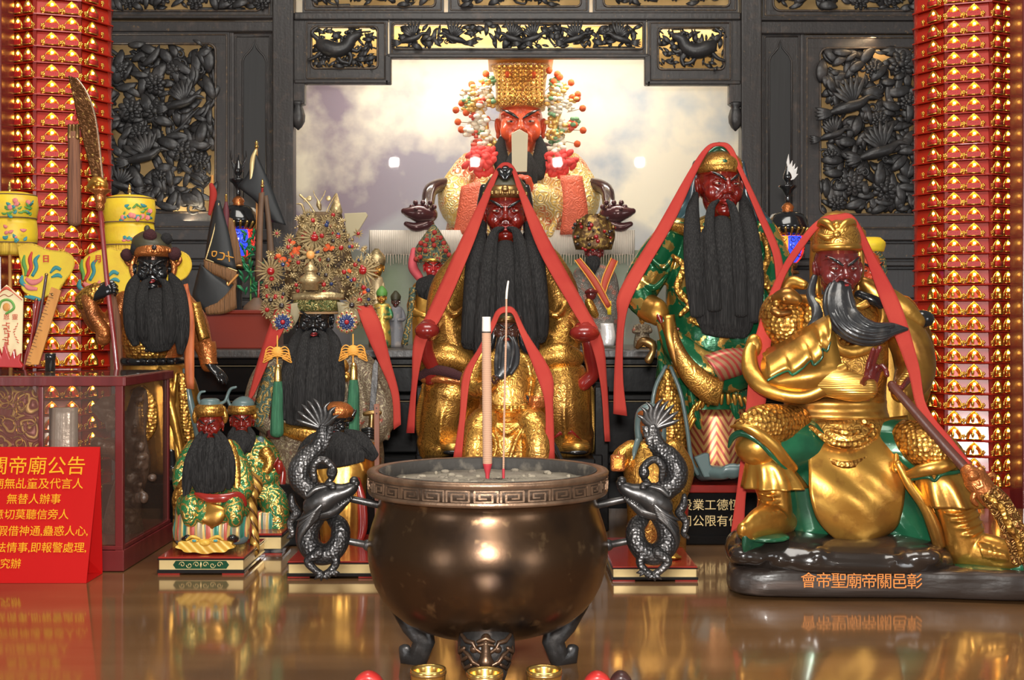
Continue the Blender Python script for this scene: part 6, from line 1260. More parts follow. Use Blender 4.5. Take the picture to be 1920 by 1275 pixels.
mb = MB(); K7.tube(mb, [(352, 910, -20, 18), (342, 936, -24, 20), (346, 960, -28, 17), (358, 974, -30, 10)], 14); mb.obj('scaled_sleeve', m_goldscale, s7)
mb = MB(); K7.tube(mb, [(368, 926, -66, 4, 4), (390, 934, -76, 8, 5), (420, 934, -78, 8, 5), (448, 930, -62, 8, 5), (458, 946, -52, 6, 5)], 12); mb.obj('red_sash', m_lacred, s7)
mb = MB(); K7.tube(mb, [(430, 830, -10, 7, 8), (440, 860, -18, 9, 8), (444, 900, -22, 9, 8), (442, 930, -30, 8, 6)], 12, pleat=(6, .1)); mb.obj('gold_collar', m_goldcurl, s7)
mb = MB(); K7.tube(mb, [(340, 1008, -40, 14, 12), (372, 1010, -56, 14, 12), (420, 1010, -56, 14, 12), (454, 1006, -40, 14, 12)], 14); mb.obj('cloud_hem', m_bluegrey, s7)
for x in (352, 436): mb = MB(); K7.tube(mb, [(x, 1004, -40, 13, 10), (x, 1010, -66, 12, 8), (x, 1008, -78, 8, 6)], 12); mb.obj('boot', m_black, s7)
mb = MB(); ed = [(384 + 54 * math.cos(t) * (1 + .05 * math.sin(9 * t)), 1024 + 14 * math.sin(t) * (1 + .10 * math.sin(9 * t))) for t in [i * 2 * math.pi / 60 for i in range(60)]]; K7.poly(mb, ed, -84, -70); K7.ell(mb, 384, 1018, -86, 10, 6, 6)
for s in (-1, 1): K7.ell(mb, 384 + s * 20, 1014, -86, 8, 4, 4); K7.tube(mb, [(384 + s * 10, 1010, -86, 2), (384 + s * 24, 1006, -86, 3), (384 + s * 34, 1012, -84, 2)], 7)
lf = mb.obj('lion_footrest', m_lionyellow, s7, smooth=False, bevel=.002)
mb = MB()
for s in (-1, 1): K7.ell(mb, 384 + s * 20, 1014, -91, 4, 2.4, 2)
mb.obj('lion_eye', m_teal, lf, off=base_of(s7))
mb = MB(); K7.loft(mb, [(394, 780, -10, 25, 27), (394, 772, -11, 28, 30), (394, 764, -10, 27, 29), (394, 758, -8, 22, 24)], 30, res=2, pleat=(14, .03, 0, 1)); 
for s in (-1, 1): K7.tube(mb, [(394 + s * 25, 766, -10, 5), (394 + s * 29, 780, -10, 5), (394 + s * 28, 790, -8, 4)], 8)
mb.obj('gold_circlet', m_goldcurl, s7)
mb = MB(); K7.loft(mb, [(394, 768, -4, 20, 22), (394, 758, -4, 19, 21), (394, 750, -4, 17, 19), (394, 747, -4, 12, 14)], 26); mb.obj('blue_cap', m_bluegrey, s7)
mb = MB(); K7.tube(mb, [(376, 758, -2, 3), (372, 746, -4, 3), (376, 736, -6, 2.6), (384, 734, -6, 2)], 8); K7.tube(mb, [(412, 758, -2, 3), (422, 752, -2, 3), (426, 742, -2, 2.4)], 8); mb.obj('horn_curl', m_bluegrey, s7)
beard(s7, K7, [[(395, 826, -44, 12, 6), (394, 838, -50, 26, 9), (390, 865, -60, 36, 11), (392, 895, -66, 36, 9), (394, 922, -68, 26, 3)], [(378, 812, -26, 4, 5), (370, 830, -40, 9, 8), (360, 865, -58, 14, 9), (352, 900, -64, 11, 5), (348, 930, -66, 5, 2)], [(412, 812, -24, 4, 5), (420, 830, -38, 9, 8), (428, 865, -56, 13, 9), (430, 900, -62, 10, 5), (428, 916, -64, 5, 2)], [(388, 814, -42, 2, 3), (382, 822, -48, 5, 5), (378, 850, -64, 9, 6), (376, 900, -72, 9, 3)], [(401, 814, -42, 2, 3), (408, 822, -48, 5, 5), (410, 850, -62, 9, 6), (412, 900, -70, 9, 3)]], 22, seed=15)
ts_ = root('tiger_stand', 'gilt tiger-legged chair under the small bearded red-faced statue, front left', 'chair', K7.p(398, 1042))
mb = MB(); K7.tube(mb, [(440, 905, 30, 16), (466, 900, 30, 18), (480, 912, 24, 14), (474, 930, 20, 10)], 14); K7.tube(mb, [(470, 930, 26, 12), (474, 980, 26, 10), (478, 1030, 20, 9), (470, 1040, 6, 10)], 14); K7.tube(mb, [(336, 930, 26, 12), (334, 980, 26, 10), (332, 1036, 20, 9)], 14); K7.tube(mb, [(340, 960, 30, 16), (400, 950, 40, 18), (466, 950, 30, 16)], 14)
mb.obj('tiger_body', M('tiger_gilt', (.55, .30, .06), .35, .5, ('bandd', 20, .4), ((.12, .05, .01), 'bandd', 20, .68, .8)), ts_, fuse=.003, sm=2)
pl_ = root('gilt_plinth', 'red-topped plinth with green scroll cartouche under the front-left small statue', 'plinth', W(378, 1078, 3.18)); plinth(pl_, K7, 298, 456, 1044, 1078, .27, m_goldpaint, True, d=3.18)

K8 = Sp(3.62)
s8 = small_seated(K8, 'small red-faced statue in green robe half hidden behind the front-left bearded one', 454, 789, 54, m_facered, 1000, yaw=.15)
mb = MB()
K8.loft(mb, [(456, 814, 6, 14, 14), (462, 824, 6, 38, 26), (470, 860, 4, 50, 34), (476, 900, 0, 54, 40), (482, 930, -6, 56, 48)], 34)
K8.tube(mb, [(494, 836, 2, 18), (512, 870, -4, 19), (500, 900, -24, 16), (476, 884, -40, 12)], 14); K8.tube(mb, [(500, 920, -10, 28), (516, 950, -30, 26), (514, 990, -30, 28)], 14); K8.tube(mb, [(450, 930, -20, 26), (446, 980, -30, 28)], 14)
mb.obj('robe', m_greenrobe, s8, fuse=.0038, sm=2)
mb = MB(); K8.loft(mb, [(500, 956, -18, 42, 42), (500, 976, -18, 44, 44), (500, 992, -18, 44, 42)], 50, pleat=(14, .05, 0)); mb.obj('striped_skirt', m_stripe, s8)
mb = MB(); K8.tube(mb, [(496, 848, -24, 13, 9), (506, 866, -26, 12, 9), (498, 884, -30, 9, 8)], 12); mb.obj('gold_shoulder', m_goldcurl, s8)
mb = MB(); K8.tube(mb, [(486, 826, -6, 10, 7), (500, 842, -8, 8, 6), (516, 856, -6, 5, 5)], 12); mb.obj('grey_scarf', m_bluegrey, s8)
mb = MB(); K8.tube(mb, [(518, 856, 0, 6), (530, 880, -4, 8), (528, 910, -8, 8)], 12); K8.ell(mb, 523, 876, -20, 9, 14, 8); mb.obj('red_sleeve', m_lacred, s8)
hand(s8, K8, 520, 862, -24, 24, (-.2, -.4, -.8), (-.6, .4, .2), m_facered, (.6, .8, .5))
mb = MB(); K8.loft(mb, [(454, 776, -8, 25, 27), (454, 768, -9, 27, 29), (454, 760, -7, 24, 26)], 30, res=2, pleat=(14, .03, 0, 1)); K8.ell(mb, 478, 780, -4, 5, 7, 4); mb.obj('gold_circlet', m_goldcurl, s8)
mb = MB(); K8.loft(mb, [(455, 766, -2, 22, 24), (456, 754, -2, 20, 22), (457, 746, 0, 12, 13), (457, 743, 0, 4, 5)], 26); mb.obj('grey_cap', m_bluegrey, s8)
mb = MB(); K8.tube(mb, [(432, 762, 2, 3.2), (426, 746, 2, 3.2), (432, 730, 2, 3), (442, 726, 2, 2.4)], 8); K8.tube(mb, [(430, 768, 0, 3), (420, 776, 0, 3), (424, 784, 0, 2)], 8); mb.obj('horn_curl', m_bluegrey, s8)
beard(s8, K8, [[(452, 812, -40, 12, 6), (450, 824, -46, 20, 8), (447, 845, -54, 16, 7), (446, 862, -58, 6, 2)], [(438, 804, -24, 4, 5), (434, 820, -36, 8, 7), (440, 844, -50, 7, 4)], [(468, 804, -20, 4, 5), (472, 820, -34, 8, 7), (464, 844, -50, 7, 4)]], 18, seed=17)
pl_ = root('gilt_plinth', 'red-topped plinth with gilt edge under the half-hidden small statue at left', 'plinth', W(500, 1041, 3.46)); plinth(pl_, K8, 420, 527, 1000, 1041, .24, m_goldpaint, False, d=3.46)

K9 = Sp(3.46)
s9 = small_seated(K9, 'small black-faced statue with orange crown and fan-shaped beard behind the left dragon handle', 632, 794, 52, m_faceblack, 1030)
mb = MB()
K9.loft(mb, [(634, 820, 6, 16, 16), (636, 830, 6, 44, 28), (638, 870, 4, 54, 36), (640, 910, 0, 46, 38), (642, 950, -4, 44, 40), (642, 1010, -4, 40, 38), (642, 1032, -4, 38, 36)], 34, pleat=(10, .05, 0))
K9.tube(mb, [(600, 838, 2, 20), (580, 880, -6, 20), (590, 920, -24, 16)], 14); K9.tube(mb, [(672, 838, 2, 20), (696, 870, -6, 18), (694, 840, -28, 13)], 14)
mb.obj('gold_robe', m_goldsmooth, s9, fuse=.0038, sm=2)
mb = MB(); K9.tube(mb, [(670, 900, -26, 6, 6), (678, 940, -30, 9, 6), (680, 990, -30, 9, 6), (672, 1020, -30, 5, 5)], 12); mb.obj('red_trim', m_lacred, s9)
mb = MB(); K9.loft(mb, [(632, 782, -8, 27, 28), (632, 774, -9, 30, 31), (632, 766, -8, 29, 30), (632, 757, -4, 20, 21), (632, 753, -2, 8, 9)], 40, pleat=(16, .06, 0, 1)); mb.obj('orange_crown', m_copper, s9)
mb = MB(); K9.ell(mb, 623, 770, -42, 5.5, 5.5, 4); mb.obj('stud', m_gemdark, s9)
mb = MB(); K9.loft(mb, [(634, 790, 2, 27, 26), (634, 783, 0, 31, 30), (634, 779, -2, 29, 28)], 28, res=2); K9.tube(mb, [(604, 782, -4, 4), (598, 776, -4, 3)], 8); K9.tube(mb, [(660, 780, -4, 5), (666, 770, -4, 3)], 8); mb.obj('hat_brim', m_black, s9)
beard(s9, K9, [[(632, 816, -42, 16, 7), (632, 830, -50, 40, 10), (630, 850, -60, 54, 11), (632, 872, -66, 50, 4)], [(614, 808, -26, 5, 6), (596, 826, -40, 18, 9), (578, 848, -52, 20, 8), (562, 872, -58, 12, 2)], [(650, 808, -24, 5, 6), (668, 824, -38, 18, 9), (684, 840, -48, 18, 8), (704, 858, -54, 9, 2)]], 40, seed=19)
hand(s9, K9, 690, 842, -40, 26, (-.1, -.3, .9), (.1, -.6, .1), m_black, (.8, 1.0, .7))
sf = root('wooden_staff', 'flat brown wooden staff standing beside the small fan-bearded statue', 'staff', K9.p(706, 880, -30))
mb = MB(); K9.poly(mb, [(701, 758), (711, 758), (712, 1020), (703, 1020)], -36, -30); mb.obj('slat', m_tassel if False else m_ruler if False else M('staff_wood', (.22, .07, .03), .5, 0, ('grain', 50, .2), ((.14, .04, .02), 'grain', 30, .5, .7)), sf, smooth=False, bevel=.001)
mb = MB()
for y in (765, 775): K9.ell(mb, 706, y, -37, 1.4, 1.4, .8, None, 8, 5)
mb.obj('rivet', m_gemdark, sf)
pl_ = root('gilt_plinth', 'red-topped gilt plinth behind the left dragon handle', 'plinth', W(620, 1084, 3.135)); plinth(pl_, K9, 541, 712, 1052, 1084, .40, m_goldpaint, False, d=3.135)

K10 = Sp(3.42)
s10 = small_seated(K10, 'small gold statue in a grey hood holding a seal box behind the right dragon handle', 1219, 800, 54, m_copper, 1035, yaw=-.1)
mb = MB()
K10.loft(mb, [(1220, 824, 6, 16, 16), (1222, 834, 6, 44, 28), (1226, 870, 2, 58, 38), (1230, 910, -2, 58, 44), (1232, 960, -8, 56, 50), (1232, 1034, -8, 54, 48)], 34)
K10.tube(mb, [(1184, 842, 2, 18), (1166, 856, -10, 18), (1160, 870, -24, 15)], 14); K10.tube(mb, [(1262, 842, 2, 20), (1282, 880, -4, 20), (1276, 920, -18, 17)], 14)
for P in ([(1200, 880, -44, 4), (1212, 920, -54, 6), (1206, 980, -56, 6)], [(1250, 880, -44, 4), (1244, 930, -54, 6), (1252, 990, -56, 6)]): K10.tube(mb, P, 8, 4)
mb.obj('gold_robe', m_goldcurl, s10, fuse=.0038, sm=2)
mb = MB(); K10.tube(mb, [(1198, 826, 0, 7, 9), (1196, 796, 0, 7, 10), (1202, 772, -6, 8, 12), (1219, 764, -8, 9, 14), (1236, 772, -6, 8, 12), (1242, 796, 0, 7, 10), (1242, 830, 0, 8, 9)], 12); K10.ell(mb, 1219, 778, 8, 24, 20, 20); K10.tube(mb, [(1196, 826, -16, 6, 5), (1190, 846, -26, 5, 4), (1188, 860, -30, 2, 2)], 10); mb.obj('grey_hood', m_bluegrey, s10)
mb = MB(); K10.loft(mb, [(1219, 782, -10, 23, 24), (1219, 775, -11, 24, 26), (1219, 769, -9, 20, 22)], 26, res=2); mb.obj('circlet', m_copper, s10)
mb = MB(); K10.tube(mb, [(1272, 920, -24, 8), (1282, 950, -26, 9), (1280, 985, -24, 7)], 12); mb.obj('red_sleeve', m_lacred, s10)
hand(s10, K10, 1160, 850, -30, 24, (0, -.5, -.8), (-.5, .3, 0), m_copper, (.5, .7, .5))
mb = MB(); a = K10.p(1158, 868, -44); mb.box(a, (26 * K10.k, 22 * K10.k, 30 * K10.k)); 
o_ = root('seal_box', 'small carved copper-gold seal box in the hand of the grey-hooded statue', 'seal', a - Vector((0, 0, .02))); mb.obj('box', m_copper, o_, bevel=.006, smooth=False)
mb = MB(); mb.box(a + Vector((0, -11.5 * K10.k, 0)), (16 * K10.k, 2 * K10.k, 20 * K10.k)); mb.obj('raised_panel', m_gold, o_, bevel=.002, smooth=False)
pl_ = root('gilt_plinth', 'red-topped gilt plinth behind the right dragon handle', 'plinth', W(1228, 1090, 3.1)); plinth(pl_, K10, 1150, 1306, 1062, 1090, .42, m_goldpaint, False, d=3.1)
lo = root('lotus_dish', 'tiny gilt lotus dish on the plinth behind the right dragon handle', 'dish', W(1262, 1050, 3.2))
zz = W(0, 1062, 3.1).z; cl = Vector(((1262 - HX) / F * 3.2, 3.2, zz)); mb = MB(); mb.lathe(cl, [(.006, 0), (.02, .002), (.022, .006), (.015, .008), (.01, .014), (.002, .016)], 20, pleat=(8, .12)); mb.obj('lotus', m_gold, lo)
# ================================================================ crowned golden deity in the shrine
N = Sp(6.45)
st = statue('crowned_deity_statue', 'crowned golden deity statue with orange-red face and pompoms behind the glass', N, 972, 450)
head(st, N, 976, 238, -10, 116, m_faceorange, 'calm')
mb = MB()
N.loft(mb, [(976, 285, 10, 30, 26), (976, 300, 10, 80, 44), (976, 330, 6, 106, 56), (972, 380, 0, 122, 64), (970, 430, -6, 134, 76), (970, 470, -6, 136, 80)], 44)
N.tube(mb, [(886, 320, 4, 36), (860, 370, -10, 40), (880, 400, -50, 34), (940, 370, -80, 26)], 18); N.tube(mb, [(1066, 320, 4, 36), (1086, 370, -10, 40), (1064, 400, -50, 34), (1010, 370, -80, 26)], 18)
for P in ([(880, 330, -40, 5), (868, 380, -66, 8), (890, 420, -76, 8)], [(1070, 330, -40, 5), (1078, 380, -66, 8), (1060, 420, -76, 8)], [(900, 400, -84, 5), (920, 440, -90, 9)], [(1050, 400, -84, 5), (1030, 440, -90, 9)]): N.tube(mb, P, 8, 4)
mb.obj('gold_robe', M('robe_bright_gold', (.88, .58, .16), .4, .35, ('curl', 26, .7), [((.80, .22, .10), 'noise', 7, .52, .6), ((.95, .8, .5), 'curl', 26, .6, .8)]), st, fuse=.007, sm=2)
mb = MB(); N.ribbon(mb, [(1050, 330, -84, 1090, 330, -70), (1056, 380, -96, 1100, 384, -84), (1050, 440, -98, 1104, 440, -90)], 6, 5, 6); N.ribbon(mb, [(866, 350, -70, 900, 340, -84), (858, 400, -84, 910, 390, -96), (850, 440, -86, 912, 440, -98)], 6, 5, 6); mb.obj('red_panel', M('coral_silk', (.85, .16, .08), .5, .1, ('curl', 30, .5)), st, solid=.01)
for cx, cy in ((904, 304), (1046, 304)):
    mb = MB(); rn = random.Random(cx)
    for i in range(34):
        r = 32 * math.sqrt(rn.random()); a = rn.uniform(0, 6.28); N.ell(mb, cx + r * math.cos(a), cy + r * .82 * math.sin(a), -56 - (32 - r) * .5, 10, 6, 5, Euler((rn.uniform(-.5, .5), rn.uniform(-3, 3), 0)).to_matrix(), 8, 6)
    mb.obj('peony', M('peony_red', (.85, .06, .05), .6, 0, ('noise', 20, .4)), st)
beard(st, N, [[(976, 292, -62, 22, 10), (976, 320, -72, 32, 12), (976, 360, -84, 28, 8)], [(940, 262, -30, 6, 8), (938, 290, -50, 14, 10), (946, 330, -70, 14, 8)], [(1012, 262, -30, 6, 8), (1014, 290, -50, 14, 10), (1006, 330, -70, 14, 8)]], 10, seed=30)
mb = MB(); N.poly(mb, [(960, 322), (959, 250), (974, 242), (990, 251), (988, 322)], -112, -106)
tb = root('court_tablet', 'pale ivory court tablet held upright before the crowned deity', 'tablet', N.p(974, 322, -108)); mb.obj('board', M('ivory', (.85, .76, .55), .5, 0, None, ((.9, .8, .6), 'noise', 5, .4, .7)), tb, smooth=False, bevel=.002)
hand(st, N, 968, 352, -96, 40, (.25, -.2, .9), (.7, .5, 0), m_faceorange, (.8, .9, .6)); hand(st, N, 996, 356, -96, 44, (-.25, -.2, .9), (-.7, .5, 0), m_faceorange, (.8, .9, .6), mir=True)
mb = MB(); N.loft(mb, [(976, 206, -8, 46, 48), (976, 192, -10, 48, 50), (976, 176, -8, 46, 48), (976, 140, -4, 50, 46), (976, 124, -4, 56, 48)], 36); mb.obj('crown', M('crown_gold', (.88, .56, .13), .3, .7, ('curl', 40, .8), ((.45, .18, .05), 'curl', 40, .5, .7)), st)
mb = MB(); a = N.p(976, 120, -20); mb.box(a, (120 * N.k, 130 * N.k, .012)); mb.obj('crown_board', m_gold, st, smooth=False, bevel=.003)
for i in range(9):
    x = 936 + i * 10; mb = MB()
    for j in range(9): N.ell(mb, x, 126 + j * 8, -84, 2.4, 3.6, 2.4, None, 7, 5)
    mb.obj('bead_string', m_gold, st)
rn = random.Random(5); 
pale = [M('enamel_white', (.9, .84, .7), .4), M('enamel_gold', (.9, .62, .2), .35, .5), M('enamel_red', (.7, .1, .06), .4), M('enamel_green', (.2, .4, .2), .4)]
for sx in (-1, 1):
    for i in range(48):
        y = rn.uniform(150, 292); x = 976 + sx * (54 + rn.uniform(0, 48 if 165 < y < 250 else 30)); mb = MB()
        n = rn.choice([4, 5, 6]); r = rn.uniform(7, 13)
        for j in range(n): a = 2 * math.pi * j / n; N.ell(mb, x + r * .6 * math.cos(a), y + r * .6 * math.sin(a), -30 + rn.uniform(-14, 14), r * .55, r * .4, r * .3, None, 8, 5)
        mb.obj('crown_blossom', rn.choice([pale[0], pale[0], pale[1], pale[1], pale[2], pale[3]]), st)
    mb = MB()
    for P in ([(976 + sx * 56, 168, -20, 3), (976 + sx * 74, 200, -26, 5), (976 + sx * 64, 240, -26, 5), (976 + sx * 80, 270, -24, 4)], [(976 + sx * 60, 290, -20, 6), (976 + sx * 58, 320, -30, 8), (976 + sx * 70, 350, -40, 5)]): N.tube(mb, P, 8, 4, pleat=(4, .2))
    mb.obj('side_dragon', pale[1], st)
for x, y in ((690, 158), (603, 223), (680, 213), (555, 272), (627, 277), (541, 338), (506, 380), (569, 397), (518, 453), (539, 500), (697, 437), (822, 163), (985, 165), (1078, 138), (1128, 160), (1143, 178), (1105, 208), (1212, 212), (1090, 302), (1220, 303), (1253, 285), (1250, 310), (1283, 370), (1176, 470), (1233, 472), (1286, 505), (1250, 588)):
    X, Y = 700 + x / 3.269, 90 + y / 3.269; pompom(st, N, X, Y, -52 if 800 < x < 1000 else -30, 6.3, m_pomred, (976 + (X - 976) * .75, Y * .8 + 240 * .2, -24))
th = root('dragon_throne', 'dark lacquered throne with dragon-head arms around the crowned deity', 'throne', N.p(972, 470, 20))
for s in (-1, 1):
    X = lambda x: 972 + s * (x - 972)
    def T(mb, P, n=12): N.tube(mb, [(X(p[0]), *p[1:]) for p in P], n, 4)
    mb = MB(); T(mb, [(1070, 350, 10, 12), (1108, 346, -20, 13), (1136, 356, -50, 13), (1142, 382, -70, 12), (1150, 400, -84, 14)]); mb.obj('arm', M('throne_brown', (.05, .02, .018), .22, coat=.6) if s < 0 else bpy.data.materials['throne_brown'], th)
    mb = MB(); T(mb, [(1140, 402, -84, 16), (1160, 400, -92, 17), (1178, 398, -96, 10), (1186, 396, -96, 6)]); T(mb, [(1142, 420, -84, 12), (1164, 426, -92, 9), (1182, 420, -94, 5)])
    for i in range(7): N.ell(mb, X(1130 + i * 7), 388 - (i % 2) * 8, -96, 5, 5, 5, None, 8, 6)
    N.ell(mb, X(1164), 392, -108, 4, 4, 4)
    mb.obj('dragon_head', M('throne_maroon', (.09, .02, .025), .2, .2, coat=.7) if s < 0 else bpy.data.materials['throne_maroon'], th)
mb = MB(); N.tube(mb, [(870, 352, 20, 12), (880, 300, 60, 12), (972, 270, 80, 14), (1064, 300, 60, 12), (1074, 352, 20, 12)], 12); a = N.p(972, 452, 20); mb.box(a, (240 * N.k, 150 * N.k, .06)); mb.obj('throne_back', bpy.data.materials['throne_brown'], th)

# ================================================================ small figures on the rear ledge
ZL = W(0, 655, 4.4).z
def figurine(sp, label, cx, ytop, wdt, robe, facem, hatm, seed=1, ybase=None, beard_=False, crown=None):
    """little standing figure: robe, head, hat, two sleeves"""
    yb = HY + (ZC - ZL) / sp.D * F - .5; H = yb - ytop; hh = H * .2
    st = statue('figurine', label, sp, cx, yb)
    mb = MB(); sp.loft(mb, [(cx, ytop + H * .27, 0, wdt * .2, wdt * .16), (cx, ytop + H * .33, 0, wdt * .46, wdt * .3), (cx, ytop + H * .55, 0, wdt * .42, wdt * .32), (cx, ytop + H * .8, 0, wdt * .5, wdt * .36), (cx, yb, 0, wdt * .5, wdt * .38)], 24, pleat=(9, .07, seed))
    for s in (-1, 1): sp.tube(mb, [(cx + s * wdt * .4, ytop + H * .36, 0, wdt * .13), (cx + s * wdt * .5, ytop + H * .5, -wdt * .1, wdt * .14), (cx + s * wdt * .18, ytop + H * .52, -wdt * .4, wdt * .1)], 10)
    mb.obj('robe', robe, st)
    head(st, sp, cx, ytop + H * .2, -wdt * .05, hh, facem)
    mb = MB(); sp.loft(mb, [(cx, ytop + H * .17, 0, hh * .42, hh * .44), (cx, ytop + H * .09, 0, hh * .45, hh * .42), (cx, ytop, 0, hh * .1, hh * .1)], 18); mb.obj('hat', hatm, st)
    return st
E = Sp(4.65)
s11 = statue('figurine', 'small red-faced figure with red-pompom crown on the rear ledge, left of the central statue', E, 806, 650)
head(s11, E, 812, 502, 0, 46, m_facebright, 'calm', yaw=.1)
mb = MB(); E.loft(mb, [(806, 524, 0, 14, 14), (806, 536, 0, 32, 22), (808, 570, 0, 34, 26), (810, 610, -4, 36, 30), (810, 648, -4, 34, 28)], 26, pleat=(8, .07, 0)); E.tube(mb, [(780, 548, 0, 10), (774, 580, -8, 11), (796, 592, -24, 8)], 10); E.tube(mb, [(834, 548, 0, 10), (842, 580, -8, 11), (820, 592, -24, 8)], 10); mb.obj('gold_robe', m_goldsmooth, s11)
beard(s11, E, [[(810, 520, -18, 10, 5), (806, 532, -24, 24, 9), (800, 548, -30, 22, 8), (796, 558, -32, 12, 3)]], 20, seed=40)
mb = MB(); E.loft(mb, [(811, 492, 2, 30, 24), (811, 470, 4, 34, 24), (812, 445, 6, 20, 16), (813, 428, 6, 8, 7), (813, 421, 6, 2, 2)], 26, pleat=(10, .06, 0)); mb.obj('crown', m_robegreen, s11)
rn = random.Random(3)
for x, y in ((789, 456), (797, 460), (787, 468), (798, 470), (780, 486), (788, 482), (814, 460), (832, 456), (836, 470), (842, 478), (815, 436), (800, 450), (826, 446), (812, 450)): pompom(s11, E, x, y, -22, 4.6, M('pom_dark_red', (.35, .03, .02), .8) if (x, y) == (789, 456) else bpy.data.materials['pom_dark_red'])
for i in range(16): ornament(s11, E, 812 + rn.uniform(-28, 28), rn.uniform(440, 490), -24, 5, 'daisy', m_gemred)
mb = MB(); E.loft(mb, [(812, 492, -2, 22, 20), (812, 486, -3, 23, 21)], 24, res=1); mb.obj('crown_band', m_gold, s11)
mb = MB(); E.tube(mb, [(776, 470, 8, 6, 14), (774, 500, 6, 9, 16), (786, 520, 4, 8, 12)], 12); mb.obj('pink_hood', m_pink, s11)
mb = MB(); E.ribbon(mb, [(768, 540, -14, 782, 536, -18), (764, 590, -18, 774, 592, -20), (752, 646, -20, 764, 648, -22)], 4, 4, 2); mb.obj('green_ribbon', m_robegreen, s11, solid=.004)
s12 = statue('figurine', 'small figure with dark beaded crown and crossed red sashes, right of the central statue', E, 1114, 650)
head(s12, E, 1114, 474, 0, 42, m_facemaroon, 'fierce')
mb = MB(); E.loft(mb, [(1114, 494, 0, 12, 14), (1114, 506, 0, 36, 22), (1116, 540, 0, 44, 28), (1116, 600, 0, 44, 32), (1116, 648, 0, 42, 32)], 28, pleat=(12, .05, 0)); mb.obj('robe', M('grey_brocade', (.22, .20, .17), .45, .3, ('curl', 60, .6), ((.45, .2, .15), 'noise', 40, .55, .65)), s12)
beard(s12, E, [[(1112, 484, -18, 12, 5), (1112, 496, -24, 13, 6), (1111, 512, -28, 5, 3), (1111, 526, -28, 2, 2)]], 8, seed=41)
mb = MB(); E.loft(mb, [(1113, 468, 2, 34, 22), (1113, 440, 4, 40, 24), (1113, 415, 4, 30, 20), (1113, 402, 4, 14, 12)], 26, pleat=(9, .1, 0)); mb.obj('crown', M('crown_brown', (.12, .06, .02), .4, .5, ('noise', 90, .9), ((.4, .25, .06), 'noise', 60, .5, .6)), s12)
for i in range(40):
    a = rn.uniform(0, 6.28); r = math.sqrt(rn.random()); pompom(s12, E, 1113 + 42 * r * math.cos(a), 438 + 36 * r * math.sin(a), -24 + 10 * r, rn.uniform(2.4, 4.4), rn.choice([m_gemdark, m_gemdark, m_gemred, m_oldbrass]))
for i, P in enumerate(([(1078, 488, -22, 1088, 484, -24), (1108, 530, -34, 1120, 524, -36), (1138, 580, -36, 1146, 572, -38)], [(1146, 484, -22, 1158, 490, -20), (1130, 520, -32, 1142, 528, -32), (1126, 548, -36, 1132, 560, -36)])):
    mb = MB(); E.ribbon(mb, P, 4, 5, 2); sh_ = mb.obj('sash', m_orangeribbon if False else M('sash_red', (.45, .06, .03), .6) if i == 0 else bpy.data.materials['sash_red'], s12, solid=.004)
    mb = MB(); E.tube(mb, [(q[0], q[1], q[2] - 2, 1.2) for q in P], 6); E.tube(mb, [(q[3], q[4], q[5] - 2, 1.2) for q in P], 6); mb.obj('sash_edge', m_orangeknot, sh_, off=base_of(s12))
mb = MB(); E.ribbon(mb, [(1138, 566, -38, 1146, 564, -38), (1139, 590, -38, 1146, 590, -38)], 3, 2); mb.obj('sash_tail', m_yellow, s12, solid=.003)
mb = MB(); E.ell(mb, 1108, 552, -36, 10, 12, 8); E.tube(mb, [(1100, 548, -40, 4), (1108, 545, -44, 5), (1117, 548, -40, 4)], 8); mb.obj('hand', m_facemaroon, s12)
mb = MB(); E.tube(mb, [(1104, 566, -36, 8), (1110, 580, -34, 9), (1116, 590, -32, 7)], 10); mb.obj('gilt_cuff', m_goldcurl, s12)
mb = MB(); E.loft(mb, [(1138, 606, -30, 12, 8), (1140, 630, -30, 14, 10), (1138, 648, -30, 13, 9)], 20, pleat=(10, .1, 0)); mb.obj('silver_fringe', m_silver, s12)
figurine(Sp(4.75), 'little gold and green figure on the rear ledge beside the jewelled crown', 716, 536, 34, M('gold_green_robe', (.75, .48, .1), .35, .6, ('noise', 60, .8), ((.06, .25, .12), 'noise', 20, .5, .6)), m_gold, m_leafg, 2)
figurine(Sp(4.8), 'little grey-blue figure on the rear ledge left of the pompom-crowned one', 742, 545, 30, M('slate_robe', (.20, .20, .22), .5, 0, ('noise', 50, .6), ((.32, .28, .26), 'noise', 30, .5, .6)), m_facebrown, m_olive, 3)
figurine(Sp(4.85), 'little pale gilt figure with pointed hat on the rear ledge, behind the grey-blue one', 706, 466, 28, M('pale_gilt', (.6, .45, .25), .4, .4, ('noise', 60, .6)), m_gold, m_filigree, 4)
figurine(Sp(4.62), 'little dark gilt figure on the rear ledge under the green statue\'s sleeve', 1204, 590, 30, m_robebrown, m_gold, m_goldcurl, 6)
ib = root('gilt_box', 'small black box with gilt panel on the rear ledge near the green statue', 'box', E.p(1212, 650, -30)); mb = MB(); a = E.p(1212, 644, -34); mb.box((a.x, a.y, ZL + .014), (34 * E.k, 24 * E.k, .028)); mb.obj('box', m_black, ib, smooth=False, bevel=.002)
mb = MB(); mb.box((a.x, a.y - 12.5 * E.k, ZL + .014), (24 * E.k, 2 * E.k, .016)); mb.obj('gilt_panel', m_gold, ib, smooth=False)

